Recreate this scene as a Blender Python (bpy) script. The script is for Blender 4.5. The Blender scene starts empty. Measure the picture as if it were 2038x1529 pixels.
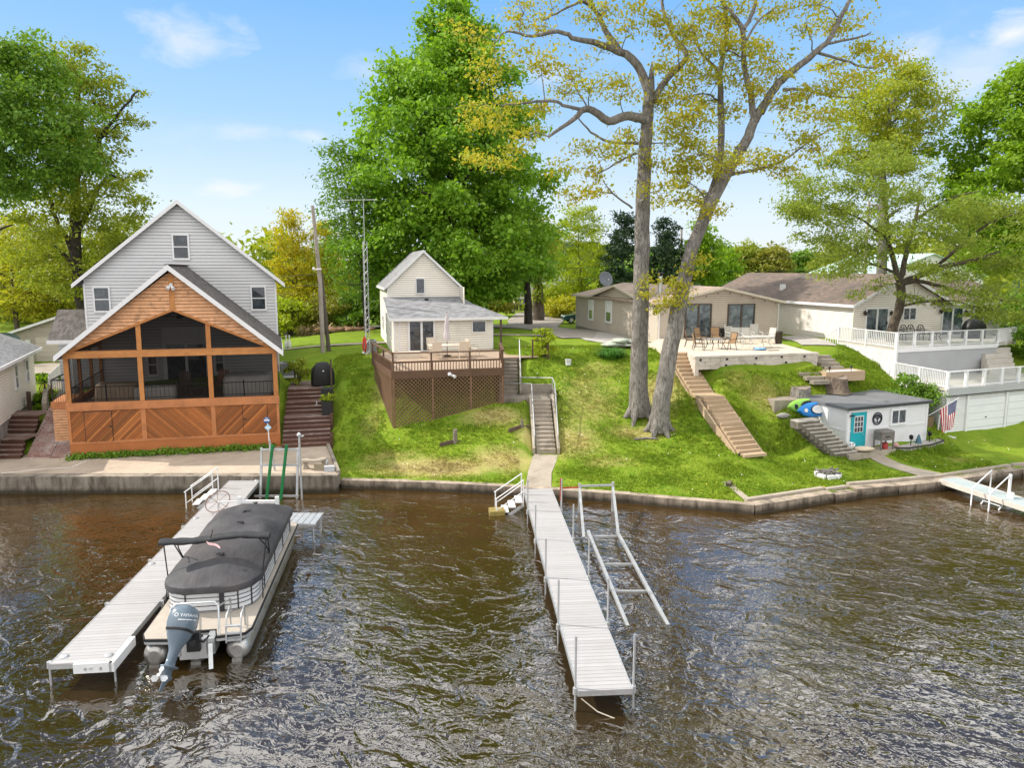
import bpy, math, random
import numpy as np
from mathutils import Vector, Matrix
random.seed(7); RNG = np.random.default_rng(11)
R = math.radians
scene = bpy.context.scene
COL = scene.collection

# ------------------------------------------------------------------ camera model, used to read distances off the photograph
CAM_H, CAM_F, CAM_CX, CAM_CY, CAM_T = 10.0, 1400.0, 1019.0, 722.0, R(7.6)
def ray(px, py):
    u = (px-CAM_CX)/CAM_F; v = (py-CAM_CY)/CAM_F
    return (u, math.cos(CAM_T)-v*math.sin(CAM_T), -math.sin(CAM_T)-v*math.cos(CAM_T))
def at(px, py, Y):
    d = ray(px, py); t = Y/d[1]
    return (d[0]*t, Y, CAM_H+d[2]*t)
def on(px, py, z):
    d = ray(px, py); t = (z-CAM_H)/d[2]
    return (d[0]*t, d[1]*t, z)

# ------------------------------------------------------------------ mesh builder
LAP_SHADOW = {}                                  # shadow line under each siding course, painted as a dark recessed face
def vsub(a, b): return (a[0]-b[0], a[1]-b[1], a[2]-b[2])
def vadd(a, b, k=1.0): return (a[0]+b[0]*k, a[1]+b[1]*k, a[2]+b[2]*k)
class MB:
    def __init__(s): s.v = []; s.f = []; s.m = []; s.cur = 0; s.smooth = False; s.sm = []
    def face(s, pts):
        b = len(s.v); s.v.extend(pts); s.f.append(tuple(range(b, b+len(pts)))); s.m.append(s.cur); s.sm.append(False); return s
    def add(s, verts, faces, smooth=False):
        b = len(s.v); s.v.extend(verts)
        for f in faces: s.f.append(tuple(i+b for i in f)); s.m.append(s.cur); s.sm.append(smooth)
        return s
    def box(s, x0, y0, z0, x1, y1, z1):
        v = [(x, y, z) for z in (z0, z1) for y in (y0, y1) for x in (x0, x1)]
        return s.add(v, [(0,2,3,1),(4,5,7,6),(0,1,5,4),(2,6,7,3),(0,4,6,2),(1,3,7,5)])
    def cbox(s, c, sx, sy, sz, yaw=0.0):
        ca, sa = math.cos(yaw), math.sin(yaw); v = []
        for dz in (0, sz):
            for dy in (-sy/2, sy/2):
                for dx in (-sx/2, sx/2): v.append((c[0]+dx*ca-dy*sa, c[1]+dx*sa+dy*ca, c[2]+dz))
        return s.add(v, [(0,2,3,1),(4,5,7,6),(0,1,5,4),(2,6,7,3),(0,4,6,2),(1,3,7,5)])
    def bar(s, p, q, w, h, up=(0,0,1)):
        p = Vector(p); q = Vector(q); d = (q-p).normalized(); u = Vector(up)
        if abs(d.dot(u)) > .98: u = Vector((0,1,0))
        a = d.cross(u).normalized(); b = a.cross(d).normalized()
        v = [tuple(e + a*i*w/2 + b*j*h/2) for e in (p, q) for i, j in ((-1,-1),(1,-1),(1,1),(-1,1))]
        return s.add(v, [(0,3,2,1),(4,5,6,7),(0,1,5,4),(1,2,6,5),(2,3,7,6),(3,0,4,7)])
    def tube(s, pts, r, n=8, caps=True, smooth=True):
        pts = [Vector(p) for p in pts]
        rs = r if isinstance(r, (list, tuple)) else [r]*len(pts)
        v = []; f = []; a = None
        for i, p in enumerate(pts):
            d = (pts[min(i+1, len(pts)-1)] - pts[max(i-1, 0)])
            d = d.normalized() if d.length > 1e-9 else Vector((0,0,1))
            if a is None:
                a = d.cross(Vector((0,0,1)) if abs(d.z) < .9 else Vector((0,1,0))).normalized()
            else:
                a = (a - d*a.dot(d)); a = a.normalized() if a.length > 1e-6 else d.orthogonal().normalized()
            b = d.cross(a)
            for k in range(n):
                t = 2*math.pi*k/n; v.append(tuple(p + (a*math.cos(t)+b*math.sin(t))*rs[i]))
        for i in range(len(pts)-1):
            for k in range(n):
                k2 = (k+1) % n; f.append((i*n+k, i*n+k2, (i+1)*n+k2, (i+1)*n+k))
        s.add(v, f, smooth)
        if caps:
            s.face([v[k] for k in range(n)][::-1]); s.face([v[(len(pts)-1)*n+k] for k in range(n)])
        return s
    def prism(s, poly, z0, z1):
        n = len(poly); b = [(p[0], p[1], z0) for p in poly]; t = [(p[0], p[1], z1) for p in poly]
        return s.add(b+t, [tuple(range(n))[::-1], tuple(range(n, 2*n))] + [(i, (i+1) % n, n+(i+1) % n, n+i) for i in range(n)])
    def extr(s, poly, d):
        n = len(poly); t = [vadd(p, d) for p in poly]
        return s.add(list(poly)+t, [tuple(range(n))[::-1], tuple(range(n, 2*n))] + [(i, (i+1) % n, n+(i+1) % n, n+i) for i in range(n)])
    def lathe(s, prof, c=(0,0,0), n=14, smooth=True):
        v = []; f = []
        for r, z in prof:
            for k in range(n):
                t = 2*math.pi*k/n; v.append((c[0]+r*math.cos(t), c[1]+r*math.sin(t), c[2]+z))
        for i in range(len(prof)-1):
            for k in range(n):
                k2 = (k+1) % n; f.append((i*n+k, i*n+k2, (i+1)*n+k2, (i+1)*n+k))
        s.add(v, f, smooth)
        s.face(v[:n][::-1]); s.face(v[-n:]); return s
    def loft(s, rings, smooth=True, closed=True, caps=True):
        n = len(rings[0]); v = [p for r in rings for p in r]; f = []
        for i in range(len(rings)-1):
            for k in range(n if closed else n-1):
                k2 = (k+1) % n; f.append((i*n+k, i*n+k2, (i+1)*n+k2, (i+1)*n+k))
        s.add(v, f, smooth)
        if caps and closed: s.face(list(rings[0])[::-1]); s.face(list(rings[-1]))
        return s
    def blob(s, c, r, seed=0, amp=.15, nu=14, nv=9, flat=0.0):
        rr = random.Random(seed); ph = [rr.uniform(0, 6.28) for _ in range(6)]; rings = []
        for i in range(nv+1):
            th = math.pi*i/nv; ring = []
            for k in range(nu):
                t = 2*math.pi*k/nu
                m = 1+amp*(math.sin(2*t+ph[0]+2*th)+math.sin(3*t+ph[1])*math.sin(3*th+ph[2])+math.sin(5*t+ph[3]+th*4)*.5)
                z = math.cos(th)
                if flat and z < -flat: z = -flat
                ring.append((c[0]+r[0]*m*math.sin(th)*math.cos(t), c[1]+r[1]*m*math.sin(th)*math.sin(t), c[2]+r[2]*z*(1+amp*.4*math.sin(3*t+ph[4]))))
            rings.append(ring)
        return s.loft(rings, True, True, False)
    def mesh(s, name, mats):
        me = bpy.data.meshes.new(name); me.from_pydata(s.v, [], s.f)
        mats = list(mats) if isinstance(mats, (list, tuple)) else [mats]
        if max(s.m, default=0) >= len(mats): mats.append(LAP_SHADOW[mats[0].name] if mats[0].name in LAP_SHADOW else LAP_SHADOW[''])
        for m in mats: me.materials.append(m)
        if any(s.m): me.polygons.foreach_set('material_index', s.m)
        if any(s.sm): me.polygons.foreach_set('use_smooth', s.sm)
        me.update(); return me

def put(name, me, parent=None):
    o = bpy.data.objects.new(name, me); COL.objects.link(o)
    if parent: o.parent = parent
    return o
def tag(o, label=None, cat=None, group=None, kind=None):
    if label: o['label'] = label
    if cat: o['category'] = cat
    if group: o['group'] = group
    if kind: o['kind'] = kind
    return o
def thing(name, label, cat, loc=(0,0,0), yaw=0.0, group=None):
    o = bpy.data.objects.new(name, None); COL.objects.link(o); o.empty_display_size = .2
    o.location = loc; o.rotation_euler = (0, 0, R(yaw)); return tag(o, label, cat, group)
def part(name, mb, mats, parent, label=None):
    o = put(name, mb.mesh(name, mats), parent)
    if label: o['label'] = label
    return o
def solo(name, mb, mats, label, cat, loc=(0,0,0), yaw=0.0, group=None, kind=None):
    o = put(name, mb.mesh(name, mats)); o.location = loc; o.rotation_euler = (0, 0, R(yaw))
    return tag(o, label, cat, group, kind)
def setting(name, mb, mats):
    o = put(name, mb.mesh(name, mats)); o['kind'] = 'structure'; return o
def dup(src, loc, yaw, label, group=None):
    r = src.copy(); COL.objects.link(r); r.location = loc; r.rotation_euler = (0, 0, R(yaw)); r['label'] = label
    if group: r['group'] = group
    for ch in list(src.children):
        c = ch.copy(); COL.objects.link(c); c.parent = r
        for g in list(ch.children):
            d = g.copy(); COL.objects.link(d); d.parent = c
    return r
# a facade frame: s runs along u, z is up, d comes out along n
class Fr:
    def __init__(s, o, u, n): s.o = o; s.u = u; s.n = n
    def p(s, a, z, d=0.0): return (s.o[0]+s.u[0]*a+s.n[0]*d, s.o[1]+s.u[1]*a+s.n[1]*d, z)
    def box(s, mb, a0, a1, z0, z1, d0, d1):
        v = [s.p(a, z, d) for z in (z0, z1) for d in (d0, d1) for a in (a0, a1)]
        return mb.add(v, [(0,2,3,1),(4,5,7,6),(0,1,5,4),(2,6,7,3),(0,4,6,2),(1,3,7,5)])
    def bar(s, mb, a0, z0, a1, z1, h, d0, d1):       # slanted board in the facade plane
        dx, dz = a1-a0, z1-z0; l = math.hypot(dx, dz); nx, nz = -dz/l*h/2, dx/l*h/2
        q = [(a0+nx, z0+nz), (a1+nx, z1+nz), (a1-nx, z1-nz), (a0-nx, z0-nz)]
        v = [s.p(a, z, d) for d in (d0, d1) for a, z in q]
        return mb.add(v, [(3,2,1,0),(4,5,6,7),(0,1,5,4),(1,2,6,5),(2,3,7,6),(3,0,4,7)])
    def poly(s, mb, pts, d=0.0): return mb.face([s.p(a, z, d) for a, z in pts])
    def slab(s, mb, pts, d0, d1):
        n = len(pts); v = [s.p(a, z, d) for d in (d0, d1) for a, z in pts]
        return mb.add(v, [tuple(range(n)), tuple(range(n, 2*n))[::-1]] + [(i, n+i, n+(i+1) % n, (i+1) % n) for i in range(n)])
    def siding(s, mb, pts, h=.125, lap=.02, z0=None):
        zs = [z for _, z in pts]; z = min(zs) if z0 is None else z0
        while z < max(zs)-1e-4:
            q = clipz(clipz(pts, z, 1), z+h, -1)
            if len(q) >= 3:
                g = min(.024, h*.16); q2 = clipz(q, z+g, 1); q1 = clipz(q, z+g, -1)
                if len(q2) >= 3: mb.face([s.p(a, b, lap*(1-(b-z)/h)+.004) for a, b in q2])
                if len(q1) >= 3: mb.cur = 1; mb.face([s.p(a, b, .001) for a, b in q1]); mb.cur = 0
                lo = [a for a, b in q if b < z+1e-5]
                hi = [a for a, b in q2 if b < z+g+1e-5]
                if len(hi) >= 2: mb.face([s.p(min(hi), z+g, .001), s.p(max(hi), z+g, .001), s.p(max(hi), z+g, lap*(1-g/h)+.004), s.p(min(hi), z+g, lap*(1-g/h)+.004)])
            z += h
def clipz(pts, z, sg):
    out = []
    for i in range(len(pts)):
        a, b = pts[i], pts[(i+1) % len(pts)]; da, db = (a[1]-z)*sg, (b[1]-z)*sg
        if da >= 0: out.append(a)
        if da*db < 0:
            t = da/(da-db); out.append((a[0]+(b[0]-a[0])*t, z))
    return out

# ------------------------------------------------------------------ materials
class NT:
    def __init__(s, name):
        s.m = bpy.data.materials.new(name); s.m.use_nodes = True; s.t = s.m.node_tree; s.t.nodes.clear()
        s.out = s.n('ShaderNodeOutputMaterial')
    def n(s, typ, **kw):
        nd = s.t.nodes.new(typ)
        for k, v in kw.items(): setattr(nd, k, v)
        return nd
    def l(s, a, b): s.t.links.new(a, b); return s
    def obj(s): return s.n('ShaderNodeTexCoord').outputs['Object']
    def math(s, op, a, b=None, c=None, clamp=False):
        nd = s.n('ShaderNodeMath', operation=op); nd.use_clamp = clamp
        for i, x in enumerate((a, b, c)):
            if x is None: continue
            if isinstance(x, (int, float)): nd.inputs[i].default_value = x
            else: s.l(x, nd.inputs[i])
        return nd.outputs[0]
    def dot(s, v, d):
        nd = s.n('ShaderNodeVectorMath', operation='DOT_PRODUCT'); s.l(v, nd.inputs[0]); nd.inputs[1].default_value = d; return nd.outputs['Value']
    def scale(s, v, k):
        nd = s.n('ShaderNodeMapping'); s.l(v, nd.inputs['Vector']); nd.inputs['Scale'].default_value = k if isinstance(k, (tuple, list)) else (k, k, k); return nd.outputs[0]
    def noise(s, v, sc, det=3.0, rough=.55, dist=0.0):
        nd = s.n('ShaderNodeTexNoise'); s.l(v, nd.inputs['Vector']); nd.inputs['Scale'].default_value = sc; nd.inputs['Detail'].default_value = det
        nd.inputs['Roughness'].default_value = rough; nd.inputs['Distortion'].default_value = dist; return nd.outputs[0]
    def white(s, val):
        nd = s.n('ShaderNodeTexWhiteNoise', noise_dimensions='1D'); s.l(val, nd.inputs['W']); return nd.outputs['Value']
    def rng(s, x, a, b, c=0.0, d=1.0):
        nd = s.n('ShaderNodeMapRange'); nd.clamp = True; s.l(x, nd.inputs[0])
        for i, q in enumerate((a, b, c, d)): nd.inputs[i+1].default_value = q
        return nd.outputs[0]
    def mix(s, fac, a, b, mode='MIX'):
        nd = s.n('ShaderNodeMix', data_type='RGBA', blend_type=mode)
        for x, i in ((fac, 0), (a, 6), (b, 7)):
            if isinstance(x, (int, float)): nd.inputs[i].default_value = x
            elif isinstance(x, (tuple, list)): nd.inputs[i].default_value = (*x[:3], 1)
            else: s.l(x, nd.inputs[i])
        return nd.outputs[2]
    def bump(s, h, st=.4, dist=.02, prev=None):
        nd = s.n('ShaderNodeBump'); nd.inputs['Strength'].default_value = st; nd.inputs['Distance'].default_value = dist; s.l(h, nd.inputs['Height'])
        if prev: s.l(prev, nd.inputs['Normal'])
        return nd.outputs[0]
    def pbr(s, col, rough=.8, metal=0.0, normal=None, spec=.5, **kw):
        b = s.n('ShaderNodeBsdfPrincipled')
        if isinstance(col, (tuple, list)): b.inputs['Base Color'].default_value = (*col[:3], 1)
        else: s.l(col, b.inputs['Base Color'])
        if isinstance(rough, (int, float)): b.inputs['Roughness'].default_value = rough
        else: s.l(rough, b.inputs['Roughness'])
        b.inputs['Metallic'].default_value = metal; b.inputs['Specular IOR Level'].default_value = spec
        if normal: s.l(normal, b.inputs['Normal'])
        for k, v in kw.items(): b.inputs[k].default_value = v
        return b
    def done(s, sh): s.l(sh.outputs[0] if hasattr(sh, 'outputs') else sh, s.out.inputs[0]); return s.m

def M(name, col, rough=.75, var=.18, sc=3.0, bump=.15, bsc=40.0, metal=0.0, dirt=None, dirtamt=.5, spec=.4):
    t = NT(name); v = t.obj(); n1 = t.noise(v, sc, 4.0); n2 = t.noise(v, sc*7, 3.0)
    f = t.rng(t.math('ADD', t.math('MULTIPLY', n1, .65), t.math('MULTIPLY', n2, .35)), .3, .7)
    lo = tuple(c*(1-var) for c in col); hi = tuple(min(1, c*(1+var)) for c in col)
    c = t.mix(f, lo, hi)
    if dirt: c = t.mix(t.rng(t.noise(v, sc*.6, 6.0, .65, .6), .52, .72, 0, dirtamt), c, dirt)
    return t.done(t.pbr(c, t.rng(n2, .3, .7, max(.02, rough-.08), min(1, rough+.08)), metal, t.bump(t.noise(v, bsc, 3.0), bump, .01), spec))
def planks(name, cols, d, width, along, rough=.75, gap=.05, gapcol=(.02,.015,.01), grain=.5, bump=.5, knots=0.0, stain=None, stainamt=.5, tone=.2):
    """boards of a given width: d is the direction across the boards, along the direction of the grain"""
    t = NT(name); v = t.obj(); s = t.math('DIVIDE', t.dot(v, d), width); idn = t.math('FLOOR', s); fr = t.math('FRACT', s)
    w = t.white(idn); al = t.dot(v, along)
    cv = t.n('ShaderNodeCombineXYZ'); t.l(t.math('MULTIPLY', s, 9.0), cv.inputs[0]); t.l(t.math('MULTIPLY', al, 1.3), cv.inputs[1]); t.l(t.math('MULTIPLY', idn, 3.7), cv.inputs[2])
    g = t.noise(cv.outputs[0], 1.6, 5.0, .6, .4)
    c = t.mix(t.rng(w, 0, 1), cols[0], cols[1]); c = t.mix(t.rng(g, .35, .7, 0, grain), c, cols[2])
    c = t.mix(t.math('MULTIPLY', t.math('ABSOLUTE', t.math('SUBTRACT', t.white(t.math('ADD', idn, .5)), .5)), tone*2), c, (.02,.012,.006))
    if knots:
        vo = t.n('ShaderNodeTexVoronoi'); t.l(t.scale(v, 3.3), vo.inputs['Vector']); vo.inputs['Scale'].default_value = 1.0
        c = t.mix(t.rng(vo.outputs['Distance'], .03, .10, knots, 0), c, (.06,.025,.01))
    if stain: c = t.mix(t.rng(t.noise(v, .9, 6.0, .7, .8), .5, .72, 0, stainamt), c, stain)
    edge = t.math('MINIMUM', fr, t.math('SUBTRACT', 1.0, fr)); gm = t.rng(edge, gap*.4, gap, 1, 0)
    c = t.mix(gm, c, gapcol)
    h = t.math('ADD', t.math('MULTIPLY', g, .25), t.rng(edge, 0, gap*1.6, 0, 1))
    return t.done(t.pbr(c, rough, 0, t.bump(h, bump, .012), .3))
def shingles(name, cols, up, along, row=.14, tab=.3, streak=None, bands=.5):
    t = NT(name); v = t.obj(); s = t.math('DIVIDE', t.dot(v, up), row); rid = t.math('FLOOR', s); fr = t.math('FRACT', s)
    a = t.math('ADD', t.math('DIVIDE', t.dot(v, along), tab), t.math('MULTIPLY', t.white(rid), 1.0)); aid = t.math('FLOOR', a); fa = t.math('FRACT', a)
    w = t.white(t.math('ADD', t.math('MULTIPLY', rid, 17.13), aid))
    c = t.mix(w, cols[0], cols[1]); c = t.mix(t.rng(t.noise(v, 90.0, 2.0), .35, .65, 0, .5), c, cols[2])
    c = t.mix(t.rng(t.noise(v, .55, 5.0, .6, .5), .45, .7, 0, bands), c, streak or cols[0])
    e = t.rng(fr, 0, .14, .55, 0); e2 = t.rng(t.math('MINIMUM', fa, t.math('SUBTRACT', 1.0, fa)), 0, .05, .45, 0)
    c = t.mix(t.math('MAXIMUM', e, e2), c, tuple(x*.35 for x in cols[0]))
    return t.done(t.pbr(c, .95, 0, t.bump(t.math('SUBTRACT', 1.0, fr), .5, .012), .2))
def leafmat(name, c0, c1, c2, trans=.35, sc=.5):
    t = NT(name); v = t.obj(); gi = t.n('ShaderNodeNewGeometry').outputs['Random Per Island']
    c = t.mix(t.rng(t.noise(v, sc, 3.0), .35, .65), c0, c1); c = t.mix(t.rng(gi, .0, 1.0, 0, .85), c, c2)
    b = t.pbr(c, .55, 0, None, .35); tr = t.n('ShaderNodeBsdfTranslucent'); t.l(t.mix(1.0, c, (1.25,1.25,.55), 'MULTIPLY'), tr.inputs[0])
    ms = t.n('ShaderNodeMixShader'); ms.inputs[0].default_value = trans; t.l(b.outputs[0], ms.inputs[1]); t.l(tr.outputs[0], ms.inputs[2])
    return t.done(ms)
def glassmat(name, col=(.012,.016,.022), rough=.04, var=None):
    t = NT(name); v = t.obj(); c = col
    if var: c = t.mix(t.rng(t.noise(v, 1.3, 4.0, .6, 1.0), .42, .62), col, var)
    return t.done(t.pbr(c, rough, 0, t.bump(t.noise(v, 1.1, 2.0), .06, .02), .9))
# ------------------------------------------------------------------ light, sky, camera
SUN_EL, SUN_AZ = 40.0, 170.0          # azimuth of the sun: degrees anticlockwise from +X (left of the picture, a little behind the houses)
sd = Vector((math.cos(R(SUN_EL))*math.cos(R(SUN_AZ)), math.cos(R(SUN_EL))*math.sin(R(SUN_AZ)), math.sin(R(SUN_EL))))
sl = bpy.data.lights.new('sun', 'SUN'); sl.energy = 4.3; sl.angle = R(.55); sl.color = (1.0, .93, .82)
so = bpy.data.objects.new('sun', sl); COL.objects.link(so); so.rotation_euler = (-sd).to_track_quat('-Z', 'Y').to_euler()
wd = bpy.data.worlds.new('World'); scene.world = wd; wd.use_nodes = True
wt = wd.node_tree; bg = wt.nodes['Background']
class WN(NT):
    def __init__(s): s.t = wt
W = WN()
sky = W.n('ShaderNodeTexSky', sky_type='NISHITA'); sky.sun_disc = False; sky.sun_elevation = R(SUN_EL); sky.sun_rotation = R(90-SUN_AZ)
sky.air_density = 1.0; sky.dust_density = .6; sky.ozone_density = 2.0; sky.altitude = 200
dv = W.n('ShaderNodeTexCoord').outputs['Generated']
sep = W.n('ShaderNodeSeparateXYZ'); W.l(dv, sep.inputs[0]); zz = sep.outputs[2]
inv = W.math('DIVIDE', 1.0, W.math('ADD', W.math('MAXIMUM', zz, 0.0), .12))
cvec = W.n('ShaderNodeCombineXYZ'); W.l(W.math('MULTIPLY', sep.outputs[0], inv), cvec.inputs[0]); W.l(W.math('MULTIPLY', sep.outputs[1], inv), cvec.inputs[1])
cl = W.noise(cvec.outputs[0], 1.15, 8.0, .56, .35); cl2 = W.noise(cvec.outputs[0], .33, 2.0, .5)
wisp = W.rng(W.math('ADD', W.math('MULTIPLY', cl, .7), W.math('MULTIPLY', cl2, .3)), .56, .70, 0, .55)
mask = W.math('MULTIPLY', wisp, W.math('MULTIPLY', W.rng(zz, 0.0, .06), .45))
# soft small clouds standing where the photograph has them
def puff(px, py, wx, wy, k):
    d = Vector(ray(px, py)).normalized(); rx = Vector((d.y, -d.x, 0)).normalized(); uy = rx.cross(d)
    a = W.math('DIVIDE', W.dot(dv, rx), wx/1400); b = W.math('DIVIDE', W.dot(dv, uy), wy/1400)
    fr = W.rng(W.dot(dv, d), .5, .6)
    e = W.math('SQRT', W.math('ADD', W.math('MULTIPLY', a, a), W.math('MULTIPLY', b, b)))
    wob = W.math('MULTIPLY', W.math('SUBTRACT', W.noise(W.scale(dv, (1, 1, 2.2)), 16.0, 6.0, .6, .4), .5), 2.6)
    return W.math('MULTIPLY', fr, W.rng(W.math('ADD', e, wob), .1, 1.1, k, 0))
for q in ((370, 78, 85, 40, .55), (470, 262, 75, 18, .4), (452, 376, 70, 15, .7), (620, 270, 40, 14, .45), (735, 140, 60, 32, .28),
          (2010, 66, 55, 28, .9), (1900, 160, 110, 60, .5), (1960, 115, 100, 36, .4), (1080, 145, 60, 26, .35), (1820, 105, 45, 40, .5)):
    mask = W.math('MAXIMUM', mask, puff(*q))
SKY_K = .15
skyc = W.mix(1.0, sky.outputs[0], (SKY_K, SKY_K, SKY_K), 'MULTIPLY')
grad = W.n('ShaderNodeValToRGB'); W.l(zz, grad.inputs[0]); e_ = grad.color_ramp.elements
e_[0].position = 0.0; e_[0].color = (.76, .80, .85, 1); e_[1].position = .60; e_[1].color = (.06, .145, .30, 1)
for p_, c_ in ((.08, (.66, .77, .88, 1)), (.20, (.36, .59, .86, 1)), (.36, (.165, .43, .85, 1))): q_ = e_.new(p_); q_.color = c_
haz = W.mix(.9, skyc, grad.outputs[0])
lowc = W.mix(W.math('MULTIPLY', mask, 1.0), haz, (.80, .82, .86))
# cloud deck overhead, broken for water glints; bank behind camera added as fill
over = W.math('MULTIPLY', W.rng(zz, .36, .43), W.rng(W.noise(cvec.outputs[0], 3.6, 3.0, .45, .5), .48, .54, .0, 1.0))
back = W.math('MULTIPLY', W.rng(sep.outputs[1], .10, -.45), W.math('MULTIPLY', W.rng(zz, .0, .12, .6, 1.0), W.rng(cl, .30, .55, .55, 1.0)))
W.l(W.mix(back, W.mix(over, lowc, (2.45, 2.43, 2.40)), (1.5, 1.48, 1.44)), bg.inputs[0]); bg.inputs[1].default_value = 1.0
cam = bpy.data.cameras.new('camera'); co = bpy.data.objects.new('camera', cam); COL.objects.link(co)
co.location = (0, 0, CAM_H); co.rotation_euler = (R(90)-CAM_T, 0, 0)
cam.sensor_width = 36; cam.lens = CAM_F/2038*36; cam.shift_y = -(764.5-CAM_CY)/2038; cam.clip_end = 5000
scene.camera = co
scene.view_settings.view_transform = 'Standard'; scene.view_settings.look = 'None'; scene.view_settings.exposure = .28
scene.cycles.max_bounces = 6; scene.cycles.transparent_max_bounces = 12; scene.cycles.use_denoising = True

# ------------------------------------------------------------------ terrain
SH = [(-400, 30.5), (-23.1, 30.85), (-7.95, 31.2), (-7.9, 31.2), (-4.05, 30.87), (-.42, 30.26), (5.07, 29.1), (9.9, 27.78), (13.93, 29.4), (19.57, 30.92), (24.6, 32.85), (60, 41.5), (400, 60)]
SHX = np.array([a for a, _ in SH]); SHY = np.array([b for _, b in SH])
def shore(x): return np.interp(x, SHX, SHY)
CP = np.array([
 (-7.4,31.8,.42),(-4,31.4,.42),(0,30.8,.42),(5,29.7,.38),(9.9,28.4,.34),(13.9,30,.36),(20,31.7,.38),(25,33.7,.38),(34,36,.6),
 (-7.2,34,.8),(-3,34,.85),(1.7,34.2,.9),(6,33.4,.85),(11.7,34.0,.8),(14.5,35.3,.8),(17,34.8,.7),(22.3,36.9,.7),(26,38.8,.7),(30,40.2,.75),
 (-6.2,36.2,1.6),(-3.2,37,2.2),(-.4,37.9,2.85),(-7.4,36.2,1.4),(-7.4,38.5,2.5),(-7.2,41,3.5),(-9,43.5,4.0),(-7.0,33.0,.65),(-6.8,35,1.05),
 (1.5,38.2,2.75),(-.2,39.2,2.9),(3.2,38.2,2.7),(0,42,4.45),(2.4,42.5,4.5),(3.5,46,4.85),(-9,48,4.4),(-14,50,4.35),(-7.5,45,4.45),(-2,45,4.5),
 (6.8,37.6,2.1),(7.6,36.3,1.5),(6.8,41,3.9),(6.5,45,4.85),(9.0,41,4.5),(10.7,36.8,2.3),(9.6,38.4,3.6),(11.2,39.0,4.15),(10.6,38.7,3.85),(12.2,38.0,3.1),(12.6,36.0,1.5),(14,39.6,4.3),(17.8,40.4,4.4),(13,37.5,2.6),(13.5,36.4,1.2),
 (16,38.6,3.0),(18.1,38.9,2.9),(20.5,40.2,3.0),(15.4,35.7,1.75),(14.8,36.7,2.2),(14.5,37.6,2.65),(16.0,34.6,1.0),(20.3,43.2,4.3),(21.8,46,4.9),(22.4,41.2,3.0),(23.3,39.6,2.0),(24.0,38.5,1.0),(19,42,3.8),(21.7,38.6,1.6),
 (12,45,4.85),(16,47,4.85),(10,50,4.75),(20,52,4.8),(5.7,65,4.45),(24,50,5.0),(32,52,5.0),(40,50,5.0),(34,44,3.4),(45,45,3),
 (-21.7,33.4,.75),(-12,35.6,.75),(-10.2,35.6,.9),(-10,39.6,3.0),(-14,40,3.2),(-20,38,2.9),(-22.8,37.6,2.7),(-25,37.6,2.3),(-31,37,1.9),(-24,33.6,.72),(-30,33,.7),(-45,33,.7),
 (-26,46.7,3.0),(-31,46,2.7),(-32,58,2.4),(-25,60,2.8),(-20,50,3.6),(-50,48,2.5),(-60,70,3),(-30,75,3.4),(-15,62,4.4),(-5,65,4.6),(10,75,4.5),(30,75,4.6),(60,70,4.6),
 (-70,45,2),(70,45,2.5),(70,60,4),(-40,100,4),(0,100,4.2),(40,100,4.2),(80,100,4),(-90,80,4),(-90,100,4.5),(-90,40,1),(90,80,4),(90,50,3)])
def _phi(d2): return np.sqrt(d2+1.4)
_A = _phi(((CP[:, None, :2]-CP[None, :, :2])**2).sum(-1)) + np.eye(len(CP))*-.02
_n = len(CP); _B = np.zeros((_n+1, _n+1)); _B[:_n, :_n] = _A; _B[_n, :_n] = 1; _B[:_n, _n] = 1
_w = np.linalg.solve(_B, np.append(CP[:, 2], 0))
def gz(x, y):
    """height of the ground"""
    x = np.asarray(x, float); y = np.asarray(y, float); sh = x.shape; xf = x.ravel(); yf = y.ravel()
    cx = np.clip(xf, -95, 95); cy = np.clip(yf, 20, 105); z = np.empty(len(xf))
    for i in range(0, len(xf), 20000):
        d = (cx[i:i+20000, None]-CP[None, :, 0])**2 + (cy[i:i+20000, None]-CP[None, :, 1])**2
        z[i:i+20000] = _phi(d)@_w[:_n] + _w[_n]
    far = np.interp(yf, [100, 130, 180, 230, 560, 620, 720, 900, 1200, 1800], [4.2, 3.2, 1.0, -2.5, -2.5, 1.5, 18, 24, 27, 27])
    far = far + np.where(yf > 600, np.sin(xf*.012+.6)*5+np.sin(xf*.031)*2.2, 0)*np.clip((yf-600)/150, 0, 1)
    lf = np.clip((-xf-60)/120, 0, 1)*np.clip((yf-110)/80, 0, 1); far = far*(1-lf) + lf*6.0
    k = np.clip((yf-92)/25, 0, 1); k = k*k*(3-2*k); z = z*(1-k)+far*k
    return z.reshape(sh)
_gz0 = gz
CUTS = []                                                     # (polyline of (x, y, z), half width): the ground is dug in under steps and slabs
def cut(line, hw): CUTS.append((line, hw))
def gz(x, y):
    x = np.asarray(x, float); y = np.asarray(y, float); z = _gz0(x, y)
    for line, hw in CUTS:
        best = np.full(x.shape, 1e9); zl = np.zeros(x.shape)
        for a, b in zip(line, line[1:]):
            dx, dy = b[0]-a[0], b[1]-a[1]; t_ = np.clip(((x-a[0])*dx+(y-a[1])*dy)/(dx*dx+dy*dy), 0, 1); d_ = np.hypot(x-a[0]-t_*dx, y-a[1]-t_*dy)
            k = d_ < best; best = np.where(k, d_, best); zl = np.where(k, a[2]+(b[2]-a[2])*t_, zl)
        lim = zl+np.clip(best-hw, 0, None)*1.7; z = np.where(best < hw+4, np.minimum(z, lim), z)
    return z
HX = lambda s, y: (-21.68+s*math.cos(R(12.9))-y*math.sin(R(12.9)), 33.66+s*math.sin(R(12.9))+y*math.cos(R(12.9)))
cut([(11.9, 33.9, .74), (10.75, 37.3, 2.93), (10.45, 38.3, 3.0), (9.7, 41.4, 4.8)], .85)
cut([(16.95, 34.5, .76), (15.6, 37.9, 2.42)], .8)
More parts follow.
